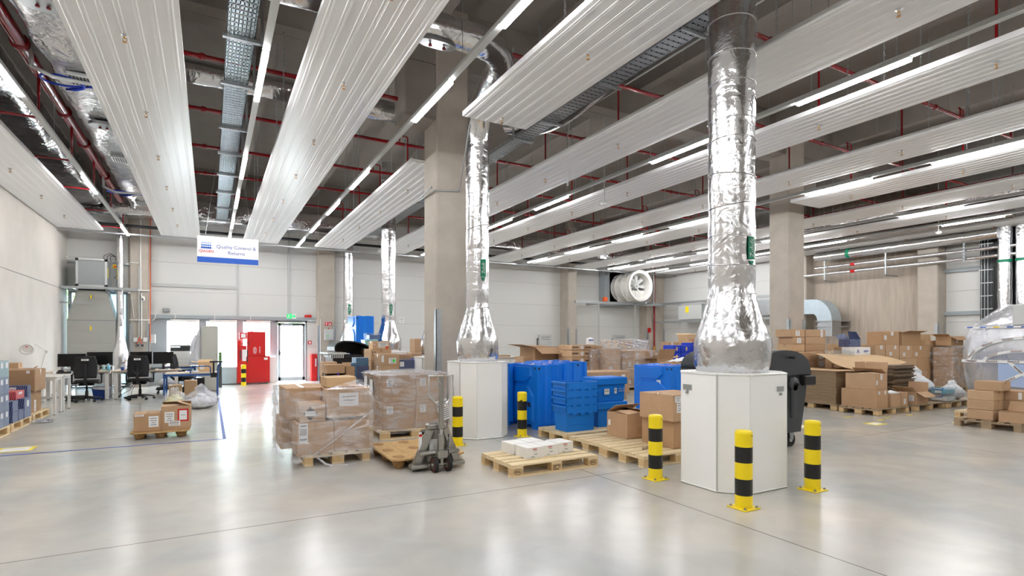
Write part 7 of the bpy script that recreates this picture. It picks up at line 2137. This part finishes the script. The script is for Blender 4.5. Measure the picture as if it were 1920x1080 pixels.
x0, x1, z0, z1 = pxbox(1285, 1300, 644, 14.3, yb=650); m = MB(); m.rbox(x0, 14.1, 1.38, x1, 14.5, 1.46, .01, 'blue_deep'); solo('storage_crate', 'flat deep blue lid box lying on the deep blue crates', 'crate', m)
o = cpx('brown moving carton printed F-LARGE on the deep blue crates', 1288, 1318, 627, 14.9, .45, zb=1.3, mt='card_light', opened={'r': 25, 'b': 10}, stickers=())
t = text_mb('F-LARGE', .11, 'print_pink', bold=True); obj('lettering', t, o, (-.12, -.232, .26)); obj('print', MB().box(-.16, -.23, .04, .06, -.227, .18, 'ink'), o)
cbx('plain carton carrying the F-LARGE carton, behind the deep blue crates', at_y(1286, 15.0), at_y(1318, 15.0), 14.9, 15.4, 0, 1.298)
cpx('small brown carton with two white labels left of the F-LARGE carton', 1253.5, 1273, 641, 15.2, .4, yb=657, stickers=(('f', .35, .75, .1, .12), ('f', .2, .3, .1, .12))); cpx('brown carton under the small two-label carton', 1253.5, 1273, 657.3, 15.2, .4, zb=0)
m = MB(); rd = random.Random(8); n = 12; vs = []
for i in range(n + 1):
    for j in range(5): vs.append((-.45 + .9 * i / n, -.2 + .1 * j, .10 * math.sin(PI * i / n) * (1 - abs(j - 2) / 3) + rd.uniform(0, .03)))
m.add(vs, [(i * 5 + j, (i + 1) * 5 + j, (i + 1) * 5 + j + 1, i * 5 + j + 1) for i in range(n) for j in range(4)], 'bag_white', True)
o = solo('plastic_sheet', 'crumpled white plastic sheet lying behind the right blue containers', 'plastic', m, (at_y(1281, 10.6), 10.6, .98)); cbx('brown carton under the crumpled white plastic sheet', at_y(1262, 10.4), at_y(1300, 10.4), 10.4, 10.9, 0, .978)

# ================================================================ right side
wheelie('large dark grey wheeled waste container behind the large plinth', 6.50, 4.93, 1.16, 1.35, 1.41)
R = 'right side '
cb_ = cbx
# tall carton tower, far left of the group
for r in range(3):
    z = 1.26 + r * .20
    nm = ('lowest', 'middle', 'top')[r]
    cpx('brown carton in the tower by the waste container, upper part, %s left' % nm, 1482 + (2 if r < 2 else 0), 1509, 0, 9.5, .5, zb=z) if False else None
def rowpx(Y, dep, spec, pre, group):
    for pl, pr, z0, z1, nm, st in spec:
        x0, x1 = at_y(pl, Y), at_y(pr, Y); cbx('%s, %s' % (pre, nm), x0 + .004, x1 - .004, Y, Y + dep, z0 + .001, z1 - .001, stickers=st, group=group)
W1 = (('f', .5, .5, .16, .13),); N = ()
rowpx(8.62, .42, [(1485, 1510, 0.080, 0.633, 'lowest left, hidden', N), (1485, 1510, 0.633, 1.275, 'large left support', N), (1485, 1509, 1.275, 1.449, 'third from top, left', N), (1487, 1509, 1.449, 1.633, 'second from top, left, with label', W1), (1482, 1509, 1.633, 1.825, 'topmost left with white strips', W1),
  (1511, 1548, 0.080, 0.697, 'lowest right, hidden', N), (1511, 1548, 0.697, 1.275, 'large right support', N), (1510, 1548, 1.275, 1.449, 'third from top, right', N), (1511, 1548, 1.449, 1.633, 'second from top, right', N), (1511, 1548, 1.633, 1.825, 'topmost right with tall white label', (('f', .80, .5, .10, .19),))], 'carton in the tall tower beyond the waste container', 'cartons of the tall tower')
rowpx(8.3, .3, [(1494, 1532, 1.057, 1.256, 'upper wide one', N), (1494, 1532, 0.867, 1.057, 'middle wide one', N), (1494, 1532, 0.497, 0.867, 'lower wide one', N), (1494, 1532, 0.080, 0.497, 'bottom wide one', N),
  (1532.5, 1547.5, 1.057, 1.256, 'upper narrow one with tag', W1), (1532.5, 1547.5, 0.867, 1.057, 'middle narrow one with tag', W1), (1532.5, 1547.5, 0.516, 0.867, 'lower narrow one', N), (1532.5, 1547.5, 0.080, 0.516, 'bottom narrow one', N)], 'carton in front of the tall tower', 'cartons before the tall tower')
for nm, x, y in (('front', 12.55, 8.45), ('rear', 13.1, 8.83)): pallet('flat wooden pallet under the tall carton tower, ' + nm, x + .2, y, 0, mt='wood_grey', end='wood_grey', z=-.065, L=1.3 if nm == 'front' else 1.5, W=.3 if nm == 'front' else .42)

# stack of flattened cartons
def flat_stack(label, x0, x1, y0, y1, z0, z1, seed, jag=.012, mt='card_edges', n=46, name='flattened_cartons'):
    rd = random.Random(seed); t = empty(name, label, 'cardboard stack', ((x0 + x1) / 2, (y0 + y1) / 2, z0)); w, d = (x1 - x0) / 2, (y1 - y0) / 2
    k = 4
    for b in range(k):
        m = MB(); h0, h1 = (z1 - z0) * b / k, (z1 - z0) * (b + 1) / k; nn = n // k
        for i in range(nn):
            a = h0 + (h1 - h0) * i / nn; c = h0 + (h1 - h0) * (i + .93) / nn; dx, dy = rd.uniform(-jag, jag), rd.uniform(-jag, jag)
            m.box(-w + dx, -d + dy, a, w + dx, d + dy, c, mt)
        obj('carton_bundle', m, t)
    return t
pallet('weathered pallet under the neat stack of flattened cartons', 12.42, 7.70, PI / 2, mt='wood_grey', end='wood_end', seed=51)
t = flat_stack('neat tall stack of flattened brown cartons beside the waste container', 12.02, 12.78, 7.12, 8.25, .145, .87, 51, n=60)
obj('cover_sheet', MB().box(-.42, -.66, .728, .5, .58, .738, 'card_light'), t)
pallet('weathered pallet with arrow-printed cartons, front centre right', 12.52, 6.60, 0, mt='wood_grey', end='wood_end', seed=52)
cb_('long carton printed with two up arrows, lower left on the front right pallet', 11.95, 12.36, 6.24, 6.96, .145, .525, up=('l', .42, .5, .17), stickers=(('f', .2, .85, .07, .06), ('f', .75, .85, .05, .08)), bulge=.006)
cb_('carton lying slightly open on the arrow carton, front right pallet', 12.0, 12.42, 6.30, 6.90, .53, .85, opened={'b': 166, 'f': 174, 'l': 175, 'r': 150}, stickers=(('f', .55, .8, .07, .11), ('f', .15, .45, .06, .09)))
cb_('tall open carton behind the slightly open one, front right pallet', 12.46, 12.85, 6.5, 6.95, .145, .88, opened={'b': 85, 'r': 80}, stickers=())
cb_('small carton with white tag and paper on top, front right pallet', 12.44, 12.83, 6.22, 6.48, .145, .42, stickers=(('l', .2, .8, .07, .09), ('l', .5, .3, .07, .1)))
cb_('small carton at the right end of the front right pallet', 12.86, 13.1, 6.22, 6.55, .145, .44, stickers=(('l', .5, .7, .07, .09), ('f', .5, .35, .08, .1)))
solo('paper_bag', 'crumpled white paper on the small cartons of the front right pallet', 'paper', MB().add([(0, 0, 0), (.3, -.03, .01), (.33, .2, 0), (.02, .22, .02), (.16, .1, .07)], [(0, 1, 4), (1, 2, 4), (2, 3, 4), (3, 0, 4), (0, 3, 2, 1)], 'foam_white', True), (12.5, 6.24, .424))
# giant sheet of cardboard over a box
rd = random.Random(6); m = MB(); n = 16; vs = []
for i in range(n + 1):
    for j in range(7):
        u, v = i / n, j / 6
        q0, q1, q2 = Vector((12.45, 7.5, 1.06)), Vector((12.5, 6.85, .70)), Vector((14.7, 7.0, 1.02))
        fr = q0 * (1 - u) ** 2 + q1 * 2 * u * (1 - u) + q2 * u * u; bk_ = Vector((12.9 + 1.9 * u, 8.25 - .15 * u, 1.22 - .04 * u))
        p_ = fr * (1 - v) + bk_ * v; vs.append((p_.x, p_.y, p_.z + .05 * math.sin(PI * v)))
fs = [(i * 7 + j, (i + 1) * 7 + j, (i + 1) * 7 + j + 1, i * 7 + j + 1) for i in range(n) for j in range(6)]
N_ = len(vs); vs2 = [(x, y, z + .007) for x, y, z in vs]
m.add(vs + vs2, fs + [tuple(q + N_ for q in f) for f in fs] + [(i * 7, (i + 1) * 7, N_ + (i + 1) * 7, N_ + i * 7) for i in range(n)] + [(j, j + 1, N_ + j + 1, N_ + j) for j in range(6)], 'card_light')
o = solo('cardboard_sheet', 'huge bent sheet of cardboard roofing over the carton pile', 'cardboard', m); obj('shipping_label', MB().box(12.9, 7.5, 1.02, 13.1, 7.6, 1.023, 'paper'), o)
cb_('large dark-mouthed open box under the huge cardboard sheet', 12.95, 14.1, 7.40, 8.15, .145, .86, mt='card_dark', opened={})
pallet('weathered pallet under the large box with the cardboard roof', 13.4, 7.75, 0, mt='wood_grey', end='wood_grey', seed=53)
m = MB(); rd = random.Random(14); n = 14; vs = []
for i in range(n + 1):
    for j in range(9): vs.append((12.95 + .75 * i / n, 7.30 - .06 * math.sin(j) + rd.uniform(-.05, .0), .50 + .46 * j / 8 + rd.uniform(-.03, .03) + .08 * math.sin(i)))
m.add(vs, [(i * 9 + j, (i + 1) * 9 + j, (i + 1) * 9 + j + 1, i * 9 + j + 1) for i in range(n) for j in range(8)], 'film_heavy', True)
solo('bubble_wrap', 'sheet of shiny bubble wrap hanging out below the huge cardboard sheet', 'bubble wrap', m)
pallet('weathered pallet with loose flattened cartons and an open box', 14.05, 6.60, 0, mt='wood_grey', end='wood_end', seed=54, L=1.3)
flat_stack('untidy stack of flattened cartons with drooping edges', 13.50, 14.35, 6.68, 7.2, .145, .98, 54, jag=.045, mt='card_edges_dark', n=40)
cb_('open carton with upright flaps before the untidy flattened cartons', 13.46, 13.95, 6.22, 6.62, .145, .42, opened={'l': 35, 'r': 82, 'b': 20, 'f': -30}, stickers=(('l', .3, .5, .11, .09), ('l', .75, .5, .1, .12)))
# wall of cartons behind
T2 = (('f', .7, .8, .1, .1), ('f', .35, .3, .12, .1)); T1 = (('f', .6, .82, .12, .1),)
rowpx(8.6, .5, [
  (1641, 1660, 1.05, 1.42, 'upper row, first from left', T1), (1661, 1686, 1.05, 1.42, 'upper row, second from left', T2), (1687, 1710, 1.02, 1.40, 'upper row, third from left', T2), (1710, 1733, 1.02, 1.40, 'upper row, fourth from left', T2), (1733, 1767, 1.02, 1.40, 'upper row, fifth and widest', T2), (1767.5, 1783, 1.02, 1.40, 'upper row, last on the right', T2),
  (1641, 1660, .62, 1.05, 'second row, first from left', N), (1661, 1686, .62, 1.05, 'second row, second from left', N), (1687, 1720, .62, 1.02, 'second row, third from left', N), (1720.5, 1762, .62, 1.02, 'second row, widest', T1), (1762.5, 1773, .62, 1.02, 'second row, narrow one', T2), (1773.5, 1785, .62, 1.02, 'second row, last on the right', N),
  (1641, 1686, .10, .62, 'bottom row, left', N), (1687, 1740, .10, .62, 'bottom row, middle', N), (1741, 1763, .10, .62, 'bottom row, with white tag', (('f', .6, .85, .14, .14),)), (1763.5, 1785, .10, .62, 'bottom row, last on the right', T1)], 'brown carton in the wall of cartons', 'wall of cartons at right')
for nm, a, b_ in (('left', 1642, 1700), ('right', 1702, 1784)):
    x0, x1 = at_y(a, 8.6), at_y(b_, 8.6); pallet('weathered pallet under the wall of cartons, ' + nm, (x0 + x1) / 2, 8.86, 0, mt='wood_grey', end='wood_grey', L=x1 - x0, W=.6, z=-.045)
x0, x1 = at_y(1652.5, 8.65), at_y(1686, 8.65); cb_('carton standing alone on the left of the carton wall', x0, x1, 8.65, 9.05, 1.422, 1.80, stickers=(('f', .6, .85, .12, .11), ('f', .22, .55, .12, .12)))
x0, x1 = at_y(1691, 8.65), at_y(1726, 8.65); cb_('carton with spread open flaps standing on the carton wall', x0, x1, 8.65, 9.05, 1.405, 1.78, opened={'l': 6, 'r': 6, 'f': 15, 'b': 15})
x0, x1 = at_y(1735, 8.62), at_y(1772, 8.62); cb_('low open carton on the right part of the carton wall', x0, x1, 8.62, 9.02, 1.402, 1.54, mt='card_light', opened={'b': 85})
rowpx(8.0, .5, [(pl, pr, z0, z1, nm, N) for (pl, pr) , cn in (((1786, 1798), 'left'), ((1798.5, 1812), 'right')) for z0, z1, nm in ((.15, .44, 'bottom ' + cn), (.44, .73, 'second ' + cn), (.73, 1.06, 'third ' + cn), (1.06, 1.34, 'top ' + cn))], 'carton in the wrapped stack beside the machine', 'wrapped stack beside the machine')
x0, x1 = at_y(1786, 8.0), at_y(1812, 8.0); film_wrap('clinging stretch film round the stack beside the machine', x0 - .01, 7.98, x1 + .01, 8.52, .2, 1.35, seed=61)
pallet('weathered pallet under the wrapped stack beside the machine', (x0 + x1) / 2, 8.25, 0, mt='wood_grey', end='wood_grey', L=x1 - x0 - .01, W=.6)
x0, x1 = at_y(1783, 8.1), at_y(1806, 8.1); cb_('open carton with lifted flaps on the wrapped stack beside the machine', x0, x1, 8.1, 8.5, 1.385, 1.66, opened={'l': 22, 'r': 5, 'f': -30, 'b': 20}, stickers=(('f', .5, .5, .09, .1),))
# things left of the carton wall
rowpx(8.2, .45, [(1576, 1603, 1.20, 1.44, 'left with two tags', (('f', .15, .6, .1, .1), ('f', .75, .6, .1, .1))), (1576, 1603, .14, 1.20, 'tall lower left', N), (1547.5, 1575, .14, .95, 'lower far left', N), (1547, 1586, .952, 1.19, 'beige far left', N) ], 'carton behind the cardboard roof', 'cartons behind the cardboard roof') if False else None
x0, x1 = at_y(1576, 9.2), at_y(1603, 9.2); cb_('tall plain carton behind the cardboard roof, left', x0, x1, 9.2, 9.6, 0, 1.16); cb_('carton with two white tags left of the navy open box', x0, x1, 9.2, 9.6, 1.162, 1.45, stickers=(('f', .15, .55, .11, .1), ('f', .75, .55, .11, .1)))
x0, x1 = at_y(1549, 8.9), at_y(1586, 8.9); cb_('plain carton right of the tall carton tower, lower', x0, x1, 8.75, 9.15, 0, .95); cb_('pale carton right of the tall carton tower, upper', x0, x1, 8.75, 9.15, .952, 1.21, mt='card_light')
x0, x1 = at_y(1592, 8.3), at_y(1640, 8.3); cb_('plain carton under the white translucent box', x0, x1, 8.3, 8.7, 0, 1.14); cb_('open low carton carrying the navy printed open box', x0, x1, 8.3, 8.7, 1.142, 1.36, mt='card_dark')
m = MB(); m.rbox(0, 0, 0, .5, .3, .2, .01, 'navy_print'); m.sheet((0, .3, .2), (.5, .3, .2), (.5, .42, .36), (.0, .38, .30), .006, 'navy_print'); m.sheet((.5, 0, .2), (.5, .3, .2), (.42, .3, .42), (.38, .05, .40), .006, 'navy_print')
solo('kit_box', 'opened navy printed kit box tilted on the cartons near the concrete wall', 'box', m, (x0 + .12, 8.35, 1.375)).rotation_euler = (0, 0, 0)
x0, x1 = at_y(1598, 7.6), at_y(1658, 7.6); m = MB(); w = x1 - x0
m.rbox(0, 0, 0, w * .5, .35, .13, .01, 'clear_plastic'); m.rbox(w * .52, 0, 0, w, .35, .20, .01, 'foam_white'); o = solo('storage_box', 'white and clear plastic storage box with blue print behind the cardboard roof', 'storage box', m, (x0 - .05, 7.9, 1.17)); g = MB(); g.tube([(w * .56 + .09 * q, -.004, .06 + .07 * math.sin(PI * q)) for q in [i / 8 for i in range(9)]], .008, 'sign_text', 5); g.box(w * .78, -.004, .09, w * .92, 0, .12, 'sign_text'); g.box(w * .78, -.004, .06, w * .88, 0, .07, 'paper_text'); obj('print', g, o)
cb_('plain carton supporting the white plastic storage box', x0 - .05, 12.8, 7.88 + .4, 8.28, 0.0, 1.168) if False else None
cb_('plain carton supporting the white plastic storage box', x0 - .03, x1 - .10, 8.17 - .28, 8.26, .9, 1.168) if False else None
# bags and clear totes
pallet('weathered pallet with white bags and clear plastic totes', 15.2, 6.55, 0, mt='wood_grey', end='wood_end', seed=55, L=1.0)
b = plastic_bag('big white plastic bag heaped behind the clear totes', 14.95, 6.95, .42, .38, .72, 71, 'foam_white', film='bag_white'); b.location.z = .145
b = plastic_bag('smaller white plastic bag between the totes and the machine', 15.6, 6.45, .24, .24, .42, 72, 'foam_white', film='bag_white'); b.location.z = .145
for k in range(2):
    x, y, z = 14.93, 6.35, .146 + k * .165
    tt = empty('clear_tote', 'clear plastic tote with blue handles and blue contents, %s' % ('lower' if k == 0 else 'upper'), 'storage box', (x, y, z)); m = MB(); m.rbox(-.22, -.17, 0, .22, .17, .14, .012, 'clear_plastic'); obj('body', m, tt); obj('contents', MB().rbox(-.19, -.15, .008, .19, .15, .11, .01, 'cyan' if k else 'card_white'), tt); obj('lid', MB().rbox(-.235, -.18, .14, .235, .18, .16, .006, 'clear_plastic'), tt)
    m = MB(); m.tube([(-.245, -.10, .155), (-.255, -.09, .10), (-.255, .09, .10), (-.245, .10, .155)], .009, 'blue_bin', 8); obj('handle', m, tt); obj('shipping_label', MB().box(-.222, -.06, .03, -.2205, .07, .08, 'paper'), tt)
pallet('lone pale pallet in front of the film-wrapped machine', 13.75, 5.10, 0, seed=56, L=1.2, W=.6, mt='wood')

# near right pallet with low cartons
pallet('weathered pallet of low brown cartons at the right edge', 12.5, 4.42, 0, mt='wood_grey', end='wood_grey', seed=57, L=1.2, W=.95)
for r, nm in enumerate(('bottom', 'middle', 'upper')):
    cb_('low brown carton, left column, %s, on the near right pallet' % nm, 11.95 + .01 * r, 12.38, 4.34, 4.72, .146 + r * .171, .146 + r * .171 + .169, seam='y', group='low cartons on the near right pallet')
    cb_('low brown carton, right column, %s, on the near right pallet' % nm, 12.42, 12.85, 4.10, 4.50, .146 + r * .171, .146 + r * .171 + .169, seam='y', group='low cartons on the near right pallet', stickers=(('l', .92, .5, .05, .12),) if r else ())
cb_('single low carton on top of the near right pallet', 12.03, 12.42, 4.26, 4.64, .661, .825, seam='y')
cb_('low carton with an open lid at the front of the near right pallet', 11.94, 12.30, 3.86, 4.26, .146, .32, opened={'r': 60})

# film-wrapped machine
mx, my = 14.9, 4.55
mc = empty('wrapped_machine', 'large machine shrouded in clear film and fragile tape at the right edge', 'machine', (mx, my, 0))
lv = [(.10, .95), (.5, 1.08), (.9, 1.16), (1.3, 1.18), (1.6, 1.12), (1.82, 1.04), (1.86, 1.02), (2.05, .80), (2.27, .55), (2.28, .5)]
def loft(lv, hx, mt, amp, seed, z_off=0):
    rd = random.Random(seed); m = MB(); n = 60; vs = []
    fine = []
    for (z0, a0), (z1, a1) in zip(lv[:-1], lv[1:]):
        k = max(1, int((z1 - z0) / .08)); fine += [(z0 + (z1 - z0) * i / k, a0 + (a1 - a0) * i / k) for i in range(k)]
    fine.append(lv[-1])
    for z, a in fine:
        for i in range(n):
            q = 2 * PI * i / n; c, s_ = math.cos(q), math.sin(q); f = 1 + amp * (math.sin(7 * q + z * 3) * .5 + rd.uniform(-.5, .5))
            vs.append((hx * math.copysign(abs(c) ** .3, c) * f * (a / 1.18) ** .5, a * math.copysign(abs(s_) ** .42, s_) * f, z))
    L_ = len(fine); m.add(vs, [(j * n + i, j * n + (i + 1) % n, (j + 1) * n + (i + 1) % n, (j + 1) * n + i) for j in range(L_ - 1) for i in range(n)] + [tuple(range((L_ - 1) * n, L_ * n))], mt, True); return m
obj('machine_body', loft([(z * .985, a * .93) for z, a in lv], .84, 'mid_grey', 0, 1), mc)
obj('shroud_film', loft(lv, .92, 'film_machine', .012, 2), mc)
m = MB(); m.box(-.9, -.42, 1.86, -.55, .22, 2.25, 'light_grey'); m.box(-.905, -.30, 1.95, -.90, .04, 2.17, 'mid_grey')
for k in range(8): m.box(-.91, -.29, 1.96 + k * .026, -.905, .03, 1.972 + k * .026, 'light_grey')
obj('vent_panel', m, mc)
def tape_path(pts, w=.028):
    m = MB(); P = [Vector(p) for p in pts]; 
    for i, (a, b_) in enumerate(zip(P[:-1], P[1:])):
        d = (b_ - a).normalized(); u = Vector((0, -d.z, d.y)) * w
        m.add([a - u, b_ - u, b_ + u, a + u], [(0, 1, 2, 3)], 'paper')
    return m
X_ = -.945
def on(y, z, e=0): return (X_ - e, y, z)
segs = [('arc', [on(.98 * math.cos(PI * k / 24) - .05, 1.10 + .50 * math.sin(PI * k / 24)) for k in range(25)]), ('arc', [on(.72 * math.cos(PI * k / 24) - .05, 1.12 + .22 * math.sin(PI * k / 24)) for k in range(25)]),
        ('line', [on(1.05, 1.12), on(-1.0, 1.12)]), ('cross', [on(.42, .66), on(-.28, 1.10)]), ('cross', [on(.25, 1.10), on(-.25, .58)]), ('line', [on(-.30, 1.08), on(-.32, .62)])]
tp = None
for k, (nm, pts) in enumerate(segs):
    m = tape_path([(x - .002 * k, y, z) for x, y, z in pts]); o = obj('fragile_tape', m, mc, label='white tape printed FRAGILE in red')
    P = [Vector(p) for p in pts]; L_ = sum((b_ - a).length for a, b_ in zip(P[:-1], P[1:])); cnt = max(1, int(L_ / .34))
    base = text_mb('FRAGILE', .05, 'sign_red', bold=True); tm2 = MB()
    for c in range(cnt):
        s = L_ * (c + .5) / cnt
        for a, b_ in zip(P[:-1], P[1:]):
            l = (b_ - a).length
            if s <= l: q = a + (b_ - a) * (s / l); d = (b_ - a).normalized(); break
            s -= l
        if d.y > 0: d = -d
        up_ = Vector((0, -d.z, d.y)); up_ = up_ if up_.z > 0 else -up_
        tm2.add([q + d * v[0] + up_ * v[2] + Vector((-.006 - .002 * k, 0, 0)) for v in base.v], base.f, 'sign_red')
    obj('lettering', tm2, o)
m = MB(); m.add([on(.44, .64, -.004), on(-.30, .60, -.004), on(-.30, 1.08, -.004), on(.44, 1.08, -.004)], [(0, 1, 2, 3)], 'sign_dot_light'); obj('machine_window', m, mc)
m = MB(); m.box(-.935, -1.0, 1.80, -.93, 1.0, 1.835, 'paper')
for k in range(9): m.box(-.938, -.9 + k * .22, 1.806, -.935, -.9 + k * .22 + .1, 1.829, 'sign_blue' if k % 3 else 'yellow')
obj('edge_tape', m, mc)
